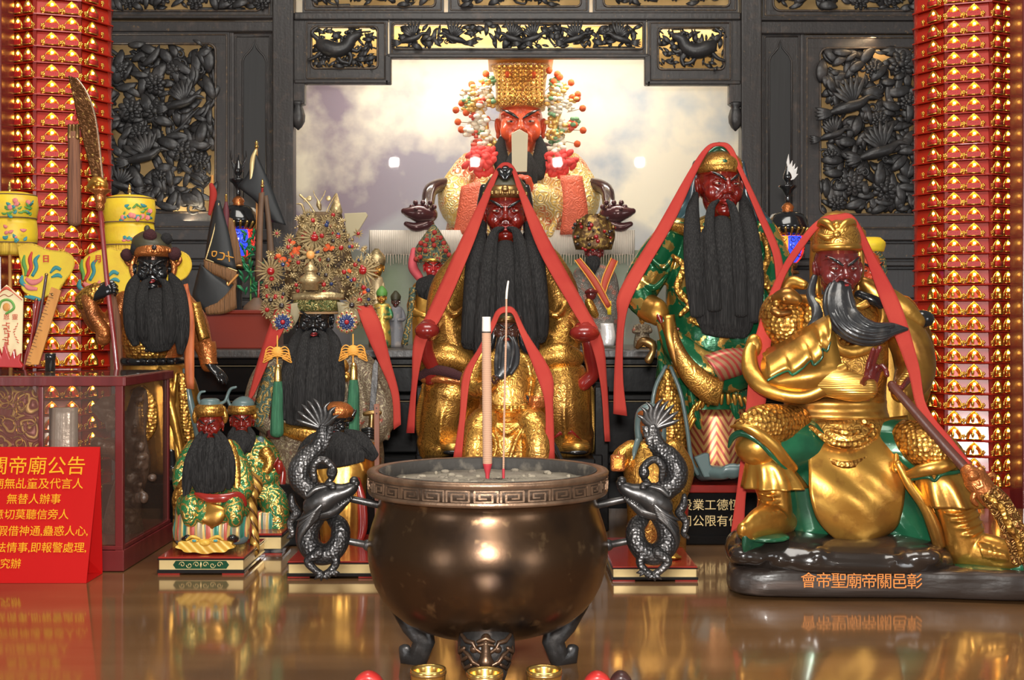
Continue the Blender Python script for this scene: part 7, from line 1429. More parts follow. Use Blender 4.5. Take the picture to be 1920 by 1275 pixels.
# ================================================================ dark armed figure half hidden behind the right-hand gold statue
V = Sp(4.1)
s14 = statue('standing_statue', 'gold-robed statue with yellow hat half hidden behind the right-hand seated statue', V, 1660, 900)
head(s14, V, 1620, 512, 0, 92, m_faceorange, 'calm', yaw=.2)
mb = MB(); V.loft(mb, [(1630, 552, 6, 24, 24), (1636, 572, 6, 66, 40), (1644, 640, 0, 80, 52), (1650, 760, 0, 84, 56), (1650, 960, 0, 90, 60)], 34, pleat=(10, .04, 0)); V.tube(mb, [(1690, 580, 4, 28), (1716, 630, 0, 30), (1722, 690, -10, 30), (1716, 740, -16, 26)], 16)
for P in ([(1730, 660, -30, 4), (1738, 700, -36, 6)], [(1700, 640, -34, 4), (1730, 690, -40, 7), (1730, 740, -36, 5)]): V.tube(mb, P, 8, 4)
mb.obj('robe', m_goldsmooth, s14, fuse=.005, sm=2)
mb = MB(); V.loft(mb, [(1620, 472, -4, 36, 38), (1621, 456, -4, 38, 40), (1624, 446, -2, 26, 28)], 26); mb.obj('yellow_hat', m_yellow, s14)
mb = MB(); V.tube(mb, [(1640, 470, -10, 8), (1652, 486, -4, 8), (1656, 510, 0, 8)], 10); mb.obj('green_hat_flap', m_robegreen, s14)
mb = MB(); V.tube(mb, [(1605, 564, -30, 12, 10), (1640, 574, -34, 14, 10), (1668, 590, -24, 12, 10)], 12); mb.obj('gold_collar', m_goldthread, s14)
# ================================================================ bronze censer with dragon handles
cxz = (915 - HX) / F * 2.4; CY = 2.4
def zc(py): return ZC - (py - HY) * .001
ZTO = ZC - .6526
ce = root('incense_censer', 'big round bronze incense censer with dragon handles in the front centre of the table', 'censer', (cxz, CY, ZTO))
o = Vector((cxz, CY, 0))
mb = MB(); mb.lathe(o, [(.02, zc(1188)), (.09, zc(1184)), (.14, zc(1170)), (.186, zc(1138)), (.214, zc(1094)), (.2265, zc(1040)), (.2245, zc(1006)), (.215, zc(974)), (.205, zc(948)), (.2035, zc(930)), (.209, zc(921)), (.211, zc(916)), (.1985, zc(916)), (.192, zc(950)), (.205, zc(1000)), (.2, zc(1090)), (.12, zc(1160)), (.02, zc(1168))], 96); mb.obj('bowl', m_bronze, ce, sub=1)
mb = MB(); mb.lathe(o, [(.208, zc(924)), (.222, zc(922)), (.2245, zc(917)), (.2225, zc(914)), (.2225, zc(890)), (.2255, zc(887)), (.226, zc(882)), (.2235, zc(879)), (.205, zc(880)), (.202, zc(885)), (.2, zc(920)), (.205, zc(924))], 96); rim = mb.obj('rim', m_rimbronze, ce)
mb = MB(); mb.lathe(o, [(.2228, zc(890.5)), (.2229, zc(900)), (.2228, zc(913.5))], 96, closed=False); mb.obj('fret_ground', m_fretground, rim, off=Vector(ce.location), solid=.0003)
mb = MB(); zt_, zb_ = zc(892), zc(912)
def arcbar(a0, a1, z0, z1):
    n = max(1, int(abs(a1 - a0) / .03)); P = []
    r0, r1 = .2215, .2250
    for i in range(n):
        b0 = a0 + (a1 - a0) * i / n; b1 = a0 + (a1 - a0) * (i + 1) / n
        v = [o + Vector((r * math.cos(b), r * math.sin(b), z)) for z in (z0, z1) for r in (r0, r1) for b in (b0, b1)]
        mb.add(v, [(0, 1, 3, 2), (4, 6, 7, 5), (2, 3, 7, 6), (0, 4, 5, 1), (0, 2, 6, 4), (1, 5, 7, 3)])
U = 30; hz = zt_ - zb_
for u in range(U):
    a0 = 2 * math.pi * u / U; d = 2 * math.pi / U; f = 1 if u % 2 else -1
    def A_(t): return a0 + d * (t if f > 0 else 1 - t)
    th = hz * .13; tw = .075
    def hb(t0, t1, z): arcbar(A_(t0), A_(t1), zb_ + hz * z - th / 2, zb_ + hz * z + th / 2)
    def vb(t, z0, z1): arcbar(A_(t - tw / 2), A_(t + tw / 2), zb_ + hz * z0, zb_ + hz * z1)
    hb(.06, .92, .95); vb(.90, .05, .95); hb(.22, .92, .06); vb(.25, .06, .72); hb(.25, .74, .70); vb(.72, .30, .70); hb(.45, .74, .32); vb(.06, .0, 1)
mb.obj('fret_band', m_rimbronze, rim, smooth=False, off=Vector(ce.location))
mb = MB(); mb.lathe(o, [(.001, zc(898)), (.07, zc(899)), (.14, zc(900)), (.2, zc(902)), (.2, zc(912)), (.001, zc(912))], 64); rn = random.Random(2)
for i in range(len(mb.v)): v = mb.v[i]; mb.v[i] = (v[0], v[1], v[2] + rn.uniform(-.002, .002))
for i in range(40): a = rn.uniform(0, 6.28); r = .17 * math.sqrt(rn.random()); mb.ell(o + Vector((r * math.cos(a), r * math.sin(a), zc(899))), (rn.uniform(.003, .010), rn.uniform(.003, .01), .004), None, 8, 5)
mb.obj('ash', m_ash, ce)
mb = MB(); mb.lathe(o, [(.2035, zc(879.5)), (.1985, zc(881)), (.196, zc(916)), (.1975, zc(916))], 80, closed=False); mb.obj('sooty_lining', m_soot, ce, solid=.001)
for a in (-90, 24, 156):   # three legs
    ca, sa = math.cos(math.radians(a)), math.sin(math.radians(a)); rd = Vector((ca, sa, 0)); sd = Vector((-sa, ca, 0))
    mb = MB()
    if a == -90:
        C0 = o + rd * .125; k = .001
        P = [C0 + Vector((0, 0, zc(1150))), C0 + rd * .030 + Vector((0, 0, zc(1160))), C0 + rd * .038 + Vector((0, 0, zc(1180))), C0 + rd * .03 + Vector((0, 0, zc(1202))), C0 + rd * .02 + Vector((0, 0, zc(1225))), C0 + rd * .018 + Vector((0, 0, ZTO + .032))]
        mb.tube(P, [(.040, .02), (.050, .03), (.050, .03), (.040, .026), (.036, .028), (.034, .03)], 18)
        lg = mb.obj('leg', m_ironplain, ce)
        mb = MB(); f0 = C0 + rd * .072
        def fp(x, y, out=0): return f0 + Vector((x * .001, -out * .001, zc(y)))
        mb.tube([fp(0, 1150, -4), fp(0, 1165, 4), fp(0, 1178, 8), fp(0, 1186, 10)], [.009, .008, .010, .013], 10)
        for s in (-1, 1):
            mb.tube([fp(s * 42, 1146, -14), fp(s * 34, 1154, -4), fp(s * 22, 1156, 2), fp(s * 18, 1166, 3), fp(s * 8, 1172, 5)], [.003, .004, .0045, .004, .003], 8)
            mb.ell(fp(s * 20, 1167, 1), (.008, .006, .007), None, 10, 7); mb.tube([fp(s * 6, 1196, 6), fp(s * 22, 1190, 0), fp(s * 30, 1178, -4), fp(s * 40, 1172, -12)], [.003, .0045, .004, .002], 8)
            mb.ell(fp(s * 8, 1186, 8), (.006, .006, .005), None, 8, 6)
            for j in range(3): mb.tube([fp(s * (26 + 6 * j), 1196 - 14 * j, -6 - 2 * j), fp(s * (36 + 5 * j), 1204 - 14 * j, -14), fp(s * (42 + 2 * j), 1196 - 14 * j, -20)], [.004, .004, .002], 6)
        mb.tube([fp(-14, 1154, 2), fp(0, 1148, 4), fp(14, 1154, 2)], [.003, .005, .003], 8); mb.tube([fp(-12, 1160, 3), fp(0, 1157, 5), fp(12, 1160, 3)], [.003, .004, .003], 8)
        mb.obj('beast_mask', m_mask, lg, off=Vector(ce.location))
    else:
        P = [o + rd * .190 + Vector((0, 0, zc(1095))), o + rd * .172 + Vector((0, 0, zc(1140))), o + rd * .150 + Vector((0, 0, zc(1188))), o + rd * .136 + Vector((0, 0, zc(1218))), o + rd * .15 + Vector((0, 0, ZTO + .01)), o + rd * .175 + Vector((0, 0, ZTO + .014)), o + rd * .178 + Vector((0, 0, ZTO + .03))]
        mb.tube(P, [(.040, .012), (.038, .016), (.030, .016), (.022, .014), (.022, .012), (.018, .009), (.012, .007)], 16)
        mb.obj('leg', m_ironplain, ce)
Dz = Sp(2.4)
def dragon(mir):
    X = (lambda x: 1830 - x) if mir else (lambda x: x)
    def T(mb, pts, n=12, res=5, **k): Dz.tube(mb, [(X(p[0]), *p[1:]) for p in pts], n, res, **k)
    def E(mb, x, y, w, a, b, c): Dz.ell(mb, X(x), y, w, a, b, c)
    mb = MB()
    T(mb, [(606, 800, 6, 11), (602, 822, 4, 14), (592, 842, 0, 17), (574, 858, -6, 20), (562, 880, -10, 22), (564, 902, -12, 21), (582, 918, -12, 21), (600, 936, -6, 22), (590, 965, 2, 22), (578, 990, 2, 22), (578, 1018, -4, 22), (596, 1038, -10, 21), (620, 1036, -12, 20), (636, 1016, -10, 19), (638, 990, -2, 18), (626, 974, 8, 14)], 16, 5)
    for i in range(46):   # dorsal spines
        pass
    q = cr([(606, 800), (602, 822), (592, 842), (574, 858), (562, 880), (564, 902)], 4)
    for i, (x, y) in enumerate(q[:-1]):
        nx, ny = q[i + 1][1] - y, -(q[i + 1][0] - x); L = math.hypot(nx, ny); nx, ny = -nx / L, -ny / L
        s = 1 if i < 8 else -1
        T(mb, [(x + nx * -12, y + ny * -12, -4, 5), (x + nx * -22, y + ny * -22 - 4, -4, 1)], 6, 1)
    dh = mb.obj('dragon_handle', m_iron, ce, fuse=.0022, sm=1)
    off = Vector(ce.location)
    mb = MB()   # tail spray
    for i, (dx, dy) in enumerate(((-38, -20), (-30, -32), (-18, -38), (-6, -42), (8, -36), (20, -28), (-40, -6), (26, -14))):
        T(mb, [(602, 802, 4, 6), (602 + dx * .6 - dy * .1, 797 + dy * .45, 2, 6.5), (602 + dx * .9, 796 + dy * .9, -2, 4.5), (602 + dx * .9 + (9 if dx > 0 else -9), 794 + dy * 1.1, -3, 1)], 8, 3)
    mb.obj('tail_spray', m_ironplain, dh, off=off)
    mb = MB()   # head
    T(mb, [(590, 948, -14, 22, 24), (606, 938, -18, 26, 26), (626, 928, -18, 22, 22), (646, 922, -18, 16, 18), (660, 914, -18, 12, 15), (668, 906, -18, 7, 10)], 16)
    T(mb, [(598, 962, -14, 14, 18), (624, 958, -16, 12, 16), (644, 944, -18, 8, 13), (658, 934, -18, 4, 8)], 14)
    E(mb, 664, 902, -18, 9, 9, 12); E(mb, 668, 908, -26, 5, 5, 5); E(mb, 624, 914, -34, 7, 6, 6); E(mb, 618, 908, -30, 12, 5, 8)
    T(mb, [(612, 912, -30, 5), (590, 918, -34, 6), (576, 930, -36, 4), (572, 922, -36, 2)], 8); T(mb, [(612, 910, 0, 5), (588, 912, 6, 6), (572, 918, 8, 2)], 8)
    for i in range(6): T(mb, [(604 - i * 2, 945 + i * 5, -38, 5), (586 - i * 3, 962 + i * 6, -40, 6), (566 - i * 1, 972 + i * 9, -36, 4), (556 + i * 2, 976 + i * 12, -32, 1)], 7, 3)
    for i in range(5): T(mb, [(634 + i * 6, 944 - i * 3, -33, 1.6), (637 + i * 6, 950 - i * 3, -34, .5)], 6, 1)
    mb.obj('dragon_head', m_iron if False else m_ironplain, dh, off=off)
    mb = MB()   # raised fore leg arch and claws
    T(mb, [(590, 900, -24, 6), (588, 876, -28, 7), (600, 862, -28, 7), (614, 866, -26, 7), (626, 882, -24, 7), (622, 896, -22, 6), (612, 908, -22, 5)], 10)
    E(mb, 622, 886, -26, 10, 12, 9)
    T(mb, [(556, 960, -12, 9), (548, 945, -14, 8), (547, 930, -14, 5)], 9); T(mb, [(556, 962, -14, 9), (544, 980, -14, 7), (548, 1000, -16, 6), (540, 1008, -16, 3)], 9)
    T(mb, [(598, 1036, -24, 13), (578, 1052, -28, 9), (590, 1068, -30, 7), (604, 1078, -30, 7)], 10); T(mb, [(622, 1034, -20, 12), (630, 1054, -24, 8), (620, 1070, -26, 7), (606, 1078, -28, 6)], 10)
    for c in ((604, 1078), (620, 1072)):
        for dx, dy in ((-14, 8), (-2, 11), (10, 8), (16, 2)): T(mb, [(c[0], c[1], -30, 4), (c[0] + dx * .6, c[1] + dy * .4, -36, 4), (c[0] + dx, c[1] + dy, -34, 1.2)], 7, 2)
    mb.obj('dragon_leg', m_iron, dh, off=off)
    for y0, y1, xe in ((936, 948, 716), (1014, 1022, 690)):
        mb = MB(); T(mb, [(650 if y0 > 1000 else 660, y0, -6, 6.5, 6), (xe, y1, 2, 7, 6)], 10, 2); 
        E(mb, xe, y1, 2, 11, 11, 10); mb.obj('rod', m_ironplain, dh, off=off)
dragon(False); dragon(True)
ic = root('incense_stick', 'thick tan spiral-wound incense stick with pale burnt tip standing in the censer', 'incense', Dz.p(913, 898))
mb = MB(); Dz.tube(mb, [(914, 868, 0, 9), (913, 750, 0, 9), (912, 624, 0, 8.6)], 18); mb.obj('stick', m_incense, ic)
mb = MB(); Dz.tube(mb, [(912, 622, 0, 8.4), (912, 606, 0, 8.2), (912, 594, 0, 8)], 18, rnd=False); mb.obj('ash_tip', m_incash, ic)
mb = MB(); Dz.tube(mb, [(912, 624, 0, 8.9), (912, 621.5, 0, 8.9)], 18, 1, rnd=False); mb.obj('char_ring', m_soot, ic)
mb = MB(); Dz.tube(mb, [(914, 870, 0, 9), (914, 880, 0, 6.5), (914, 890, 0, 4), (914, 906, 0, 3.6)], 14); mb.obj('red_end', m_incred, ic)
i2 = root('incense_stick', 'thin incense stick with bent white ash tip standing in the censer', 'incense', Dz.p(944, 898, 4))
mb = MB(); Dz.tube(mb, [(944, 880, 4, 2), (946, 750, 4, 2), (949, 620, 4, 1.9), (949.5, 560, 4, 1.9)], 10); mb.obj('stick', m_incense, i2)
mb = MB(); Dz.tube(mb, [(949.5, 560, 4, 2.1), (950.5, 545, 4, 2.2), (953, 528, 4, 1.8)], 10); mb.obj('ash_tip', m_incash, i2)
mb = MB(); Dz.tube(mb, [(944, 880, 4, 2.6), (944, 904, 4, 2.6)], 10, 1); mb.obj('red_end', m_incred, i2)

# the pieces above are scaled down about the camera, so nearer, and set down on the table / in the ash
Dn = Sp(2.28)
for q, at in ((ce, (cxz * .95, 2.28, ZT)), (ic, Dn.p(913, 898)), (i2, Dn.p(944, 898, 4))): q.scale = (.95, .95, .95); q.location = at
# ================================================================ offering cups and red blocks at the front edge
def cup(px, py, rpx, label):
    d = 2.02; k = d / F; c = W(px, py, d); r = rpx * k; h = c.z - ZT - .001
    cr_ = root('offering_cup', label, 'cup', (c.x, d, ZT), 'brass offering cups in a row')
    b = Vector((c.x, d, ZT + .001))
    mb = MB(); mb.lathe(b, [(r * .55, 0), (r * .62, .002), (r * .6, .006), (r * .45, .010), (r * .62, h * .25), (r * .90, h * .55), (r * .96, h * .86), (r * .99, h * .93), (r * 1.0, h * .97), (r * .97, h), (r * .86, h * .99), (r * .82, h * .93), (r * .70, h * .6), (r * .4, h * .34), (.001, h * .3)], 48); mb.obj('bowl', m_brass, cr_)
    mb = MB(); mb.lathe(b, [(r * .97, h * .88), (r * 1.01, h * .90), (r * 1.01, h * .93), (r * .97, h * .95)], 48, closed=False); mb.obj('rim_band', m_oldbrass, cr_)
cup(803, 1253, 34, 'left brass offering cup of the row in front of the censer'); cup(909, 1258, 35, 'middle brass offering cup of the row in front of the censer'); cup(1020, 1254, 34, 'right brass offering cup of the row in front of the censer')
def block(px, py, mat, label, rx):
    d = 2.19; q = Sp(d); mb = MB(); q.tube(mb, [(px - rx, py + 27, 0, 6, 14), (px - rx * .6, py + 18, 0, 9, 16), (px, py + 14, 0, 12, 18), (px + rx * .6, py + 18, 0, 9, 16), (px + rx, py + 27, 0, 6, 14)], 16)
    o_ = mb.obj('divination_block', mat, None, off=q.p(px, py + 30)); o_.location = Vector((q.p(px, 0).x, d, ZT + .004)); return tag(o_, label, 'divination block', 'divination blocks')
m_blockred = M('block_red', (.50, .03, .025), .35, coat=.3)
block(691, 1274, m_blockred, 'red crescent block, only its top showing, left of the three brass cups', 24)
block(1120, 1280, m_blockred, 'red crescent block, only its top showing, right of the three brass cups', 22)
block(1164, 1278, M('block_dark', (.05, .02, .018), .4, coat=.2), 'dark crescent block, only its top showing, at the far right of the cups', 16)
# ================================================================ glass display case with carved root figure
Dc = 3.22
xr = W(229, 0, Dc).x; zt_c = W(0, 706, Dc).z; wdt, dpt = .62, .45
cs = root('glass_display_case', 'red-framed glass display case at the lower left holding dark carved wood', 'display case', (xr - wdt / 2, Dc + dpt / 2, ZT))
cs.rotation_euler = (0, 0, 0)
def cbox(name, c, d, m, par=cs, bev=.002):
    mb = MB(); mb.box((xr + c[0], Dc + c[1], c[2]), d); return mb.obj(name, m, par, smooth=False, bevel=bev, off=cs.location.copy())
zb = ZT + .002
cbox('base', (-wdt / 2, dpt / 2, zb + .026), (wdt + .012, dpt + .012, .052), m_rosewood); cbox('base_moulding', (-wdt / 2, dpt / 2, zb + .058), (wdt + .004, dpt + .004, .010), m_rosewood)
cbox('top_rail', (-wdt / 2, .004, zt_c - .012), (wdt + .012, .02, .024), m_rosewood); cbox('top_rail', (-.0, dpt / 2, zt_c - .012), (.02, dpt + .01, .024), m_rosewood); cbox('top_rail', (-wdt / 2, dpt, zt_c - .012), (wdt, .02, .024), m_rosewood); cbox('top_rail', (-wdt, dpt / 2, zt_c - .012), (.02, dpt, .024), m_rosewood)
for x in (-.008, -wdt + .01):
    for y in (.008, dpt - .008): cbox('post', (x, y, (zb + zt_c) / 2), (.020 if y < .1 else .016, .018, zt_c - zb - .02), m_rosewood)
cbox('middle_post', (-.205, .006, (zb + zt_c) / 2), (.012, .012, zt_c - zb - .05), m_rosewood)
cbox('top_pane', (-wdt / 2, dpt / 2, zt_c - .001), (wdt - .005, dpt - .005, .005), m_dusthazeglass); cbox('front_pane', (-wdt / 2, .004, (zb + zt_c) / 2 + .02), (wdt - .03, .004, zt_c - zb - .09), m_caseglass); cbox('side_pane', (-.004, dpt / 2, (zb + zt_c) / 2 + .02), (.004, dpt - .03, zt_c - zb - .09), m_caseglass)
Ci = Sp(3.42)
rf = root('root_carving', 'dark knotted root-wood dragon figure inside the glass case, right half', 'wood carving', Ci.p(235, 1030))
mb = MB(); rn = random.Random(11)
zf = HY + (ZC - zb - .063) / 3.42 * F - 6
Ci.tube(mb, [(232, zf, 20, 40, 34), (228, 980, 20, 34), (240, 920, 14, 30), (256, 870, 10, 26), (250, 820, 6, 24), (258, 770, 10, 20), (262, 740, 10, 15)], 18)
Ci.tube(mb, [(240, 860, 6, 20), (214, 840, 0, 20), (190, 842, -6, 16), (176, 850, -10, 10)], 14); Ci.tube(mb, [(246, 800, 4, 16), (224, 790, 0, 18), (204, 780, 0, 17), (188, 770, 0, 13), (176, 768, 0, 6)], 14)
Ci.ell(mb, 184, 832, -14, 15, 13, 12); Ci.ell(mb, 200, 756, -6, 18, 13, 12); Ci.ell(mb, 218, 752, -4, 16, 14, 12); Ci.ell(mb, 180, 764, -6, 9, 8, 8)
for i in range(46):
    t = rn.random(); y = 740 + t * (zf - 750); x = 246 + 16 * math.sin(y * .03) + rn.uniform(-28, 24); Ci.ell(mb, x, y, -14 + rn.uniform(-8, 10), rn.uniform(5, 11), rn.uniform(5, 12), 9, None, 10, 7)
mb.obj('figure', M('root_wood', (.085, .05, .034), .35, 0, [('noise', 40, .8), ('noise', 110, .5)], ((.18, .11, .075), 'noise', 18, .55, .75), coat=.2), rf, fuse=.004, sm=1)
mb = MB(); Ci.tube(mb, [(258, 730, 20, 16, 6), (270, 760, 24, 24, 8), (272, 800, 26, 22, 8), (262, 830, 26, 10, 6)], 16); mb.obj('gilt_halo', m_goldscale, rf)
sv = root('wrapped_packet', 'tall packet wrapped in crinkled silver film inside the glass case', 'packet', Ci.p(122, zf, 20))
mb = MB(); Ci.loft(mb, [(122, zf, 30, 26, 16), (122, 900, 30, 25, 16), (121, 820, 30, 24, 15), (122, 764, 30, 23, 14)], 30, pleat=(11, .08, 0, 1)); mb.obj('film', m_silver, sv)
mb = MB(); Ci.poly(mb, [(92, 765), (100, 764), (100, zf), (90, zf)], 24, 40); mb.obj('dark_spine', m_gemdark, sv, smooth=False)
cup_ = root('pink_cup', 'small pale pink cup inside the glass case just above the red notice', 'cup', Ci.p(143, 842, -24))
mb = MB(); k = Ci.k; c = Ci.p(143, 850, -24); mb.lathe(Vector((c.x, c.y, ZT + .066)), [(.008, 0), (.012, .002), (.013, c.z - ZT - .066 + .006), (.018, c.z - ZT - .066 + .014), (.016, c.z - ZT - .066 + .012), (.002, c.z - ZT - .06)], 20); mb.obj('bowl', M('pink_china', (.75, .42, .40), .3), cup_)
rd = root('red_ornament', 'red and gold embroidered ornament inside the left half of the glass case', 'ornament', Ci.p(30, zf))
mb = MB(); Ci.loft(mb, [(25, zf, 40, 62, 20), (25, 880, 40, 60, 22), (24, 800, 40, 58, 20), (24, 740, 40, 46, 16), (24, 716, 40, 20, 10)], 32); mb.obj('red_cloth_body', M('crimson_brocade', (.26, .02, .02), .35, .1, ('curl', 22, .6), ((.7, .42, .1), 'curl', 22, .72, .8)), rd)
mb = MB()
for i in range(14):
    a = rn.uniform(0, 6.28); x, y = rn.uniform(-10, 58), rn.uniform(742, 850); Ci.tube(mb, [(x + math.cos(a + t * .6) * (12 - t), y + math.sin(a + t * .6) * (12 - t), 14, 1.3) for t in range(9)], 6, 2)
mb.obj('gilt_scroll', m_gold, rd)

# ================================================================ red paper notice
Sg = Sp(3.06)
ns = root('paper_notice', 'folded red paper notice with yellow characters standing in front of the glass case', 'notice', W(60, 1093, contact(1093)))
dB = contact(1094); dT = dB + .05
zB = ZT + .001; TL, TR = W(-46, 838, dT), W(188, 838, dT); BL, BR = Vector((W(-46, 0, dB).x, dB, zB)), Vector((W(162, 0, dB).x, dB, zB))
mb = MB(); mb.add([BL, BR, TR, TL], [(0, 1, 2, 3)]); mb.obj('front_sheet', m_redpaper, ns, smooth=False, solid=.0012)
BL2, BR2 = BL + Vector((0, .16, 0)), Vector((W(185, 0, dB + .09).x, dB + .12, zB))
mb = MB(); mb.add([TL, TR, BR2, BL2], [(0, 1, 2, 3)]); mb.obj('back_sheet', m_redpaper, ns, smooth=False, solid=.0012)
mb = MB(); mb.add([BL, BR, BR2, BL2], [(0, 1, 2, 3)]); mb.obj('foot_sheet', m_redpaper, ns, smooth=False, solid=.0012)
tilt = math.atan2(dT - dB, TR.z - zB)
def sline(body, xr_, y, px, spc=1.0, shear=.05):
    f = (y - 838) / (1094 - 838); d = dT + (dB - dT) * f
    z = TR.z + (zB - TR.z) * f; x = (xr_ - HX) / F * d
    return text(body, (x, d - .0022, z), px * d / F, m_yellowprint, ns, 'lettering', (math.pi / 2 - tilt, 0, 0), 'RIGHT', .0004, 1.0, shear, spc, .0)
sline('關帝廟公告', 161, 876, 36.5); sline('本廟無乩童及代言人', 157, 909, 21.5, .98); sline('無替人辦事', 115, 938, 20.5); sline('請注意切莫聽信旁人', 130, 967, 20.5, .98)
sline('如有假借神通,蠱惑人心,', 166, 998, 20.5, .98); sline('或有違法情事,即報警處理,', 163, 1029, 20.5, .98); sline('依法究辦', 40, 1059, 20)

# ================================================================ things standing on and behind the case
def embroidery(sp, parent, parts, w):
    for nm, mat, lst in parts:
        for P in lst: mb = MB(); sp.tube(mb, [(*q[:2], w, q[2], .7) for q in P], 7, 4, False); mb.obj(nm, mat, parent, off=base_of(parent) if parent.parent is None else base_of(parent))
def fan(label, sp, outl, char, cpos, stick, flip, off):
    fr = root('embroidered_fan', label, 'fan', sp.p(*stick[-1], 0))
    mb = MB(); q = cr([(x, y) for x, y in outl] + [outl[0]], 4)[:-1]; sp.poly(mb, q, -3, 3); mb.obj('silk', m_yellow, fr, smooth=False)
    mb = MB(); sp.tube(mb, [(x, y, -1, 2.2) for x, y in q + q[:1]], 7, 1, False); mb.obj('braid_edge', m_fringe, fr)
    f = lambda P: [(off[0] + flip * x, off[1] + y, r) for x, y, r in P]
    embroidery(sp, fr, (('tail_pattern', m_redthread, [f([(0, 0, 1.5), (-4, 14, 4), (-2, 30, 3.6), (-10, 46, 3)])]), ('tail_pattern', m_teal, [f([(14, 6, 1.5), (6, 16, 4), (8, 30, 3.6), (0, 46, 3)])]), ('tail_pattern', m_leafg, [f([(-14, 6, 1.5), (-16, 20, 4), (-12, 34, 3.4), (-12, 46, 2.5)])]),
        ('bird_pattern', m_rose, [f([(-12, 50, 3), (0, 58, 6), (14, 54, 4), (20, 46, 2)]), f([(-16, 60, 2), (-6, 68, 5), (10, 70, 3)])]), ('wing_pattern', m_teal, [f([(-18, 44, 2), (-20, 56, 5), (-12, 64, 3)]), f([(34, 40, 1.5), (44, 30, 4), (54, 34, 3)]), f([(36, 48, 1.5), (48, 44, 4), (56, 48, 2)]), f([(-14, 84, 2), (0, 86, 4), (16, 90, 3)])])), -4)
    text(char, sp.p(*cpos, -4.5), 15 * sp.k, m_redthread, fr, ext=.001, bold=.0006)
    mb = MB(); sp.tube(mb, [(x, y, 4, 3.4) for x, y in stick], 10); mb.obj('stick', m_lacred, fr)
    return fr
FA = Sp(4.02)
fan('yellow embroidered fan with a red sun character above the wooden ruler', FA, [(34, 462), (60, 458), (90, 470), (124, 474), (138, 488), (134, 508), (118, 530), (108, 546), (92, 552), (74, 560), (56, 552), (42, 540), (44, 516), (40, 490)], '日', (86, 486), [(76, 552), (64, 620), (44, 700), (20, 978)], 1, (60, 472))
fan('yellow embroidered fan with a red moon character behind the polearm shaft', Sp(4.12), [(154, 500), (160, 484), (178, 474), (206, 466), (230, 470), (300, 462), (332, 470), (352, 480), (358, 498), (352, 514), (340, 524), (300, 540), (240, 548), (176, 538), (160, 520)], '月', (184, 486), [(232, 540), (236, 620), (238, 970)], 1, (168, 480))
PA = Sp(4.22)
def parasol(label, cx, hw, y0, y1, y2, y3, pole=True, seed=1):
    pr = root('yellow_parasol', label, 'parasol', PA.p(cx, 700))
    mb = MB(); PA.loft(mb, [(cx, y0 - 6, 0, 2, 2), (cx, y0, 0, hw, hw * .8), (cx, y1, 0, hw * .98, hw * .78), (cx, y1, 0, hw * .9, hw * .72)], 40, res=2); mb.obj('upper_tier', m_yellow, pr)
    mb = MB(); PA.loft(mb, [(cx, y1 + 1, 0, hw * .97, hw * .77), (cx, (y1 + y2) / 2, 0, hw * 1.02, hw * .82), (cx, y2, 0, hw, hw * .8), (cx, y2, 0, hw * .9, hw * .7)], 40, res=2); mb.obj('lower_tier', m_yellow, pr)
    mb = MB(); PA.loft(mb, [(cx, y2 - 1, 0, hw * .98, hw * .78), (cx, y3, 0, hw * .97, hw * .77)], 120, res=3, pleat=(50, .02, 0, 1)); mb.obj('fringe', m_fringe, pr)
    mb = MB(); 
    for y in (y0 + 1, y1, y2): PA.loft(mb, [(cx, y - 1, 0, hw * 1.01, hw * .81), (cx, y + 1, 0, hw * 1.01, hw * .81)], 40, res=1)
    mb.obj('dark_piping', m_browncloth, pr)
    mb = MB(); k = PA.k; mb.lathe(PA.p(cx, y0 - 4), [(5 * k, 0), (5 * k, 3 * k), (2 * k, 5 * k), (4 * k, 9 * k), (1.6 * k, 12 * k), (3 * k, 15 * k), (.4 * k, 24 * k)], 14); mb.obj('finial', m_brass, pr)
    rn = random.Random(seed)
    def on(x, y, r=1.0): 
        u = max(-.95, min(.95, (x - cx) / hw)); return (x, y, -hw * .8 * math.sqrt(1 - u * u) - 1.5)
    for nm, mt, n, ya, yb in (('leaf_pattern', m_leafg, 18, y0 + 10, y1 - 8), ('flower_pattern', m_rose, 9, y0 + 8, y1 - 8), ('bird_pattern', m_teal, 14, y0 + 8, y1 - 6), ('phoenix_pattern', m_rose, 9, y1 + 10, y2 - 8), ('cloud_pattern', m_teal, 10, y2 - 18, y2 - 5)):
        mb = MB()
        for i in range(n):
            x = cx + rn.uniform(-.85, .85) * hw; y = rn.uniform(ya, yb); a = rn.uniform(-.8, .8); L = rn.uniform(6, 13)
            PA.tube(mb, [(*on(x - L / 2 * math.cos(a), y - L / 2 * math.sin(a)), 1, .6), (*on(x, y + 2), 3.6 if nm != 'leaf_pattern' else 2.4, .8), (*on(x + L / 2 * math.cos(a), y + L / 2 * math.sin(a)), 1, .6)], 7, 3, False)
            if nm == 'flower_pattern': PA.ell(mb, *on(x, y), 5, 5, 1.2, None, 9, 6)
        mb.obj(nm, mt, pr)
    if pole: mb = MB(); PA.tube(mb, [(cx, y0, 0, 3.4), (cx + 2, 700, 0, 3.4), (cx + 2, 961, 0, 3.4)], 10, 2); mb.obj('pole', m_ruler, pr)
parasol('yellow embroidered tiered parasol at the far left edge', 18, 50, 366, 410, 456, 478, seed=2)
parasol('yellow embroidered tiered parasol just right of the curved blade', 243, 46, 372, 418, 460, 492, seed=5)
RU = Sp(3.5)
def ontop(y=700): return zt_c + .002
rl = root('wooden_ruler', 'tan wooden ruler leaning upright on top of the glass case', 'ruler', RU.p(60, 690, -10))
mb = MB(); RU.poly(mb, [(47, 684), (72, 684), (114, 545), (96, 538)], 0, 5); mb.obj('blade', m_ruler, rl, smooth=False, bevel=.0008)
mb = MB(); 
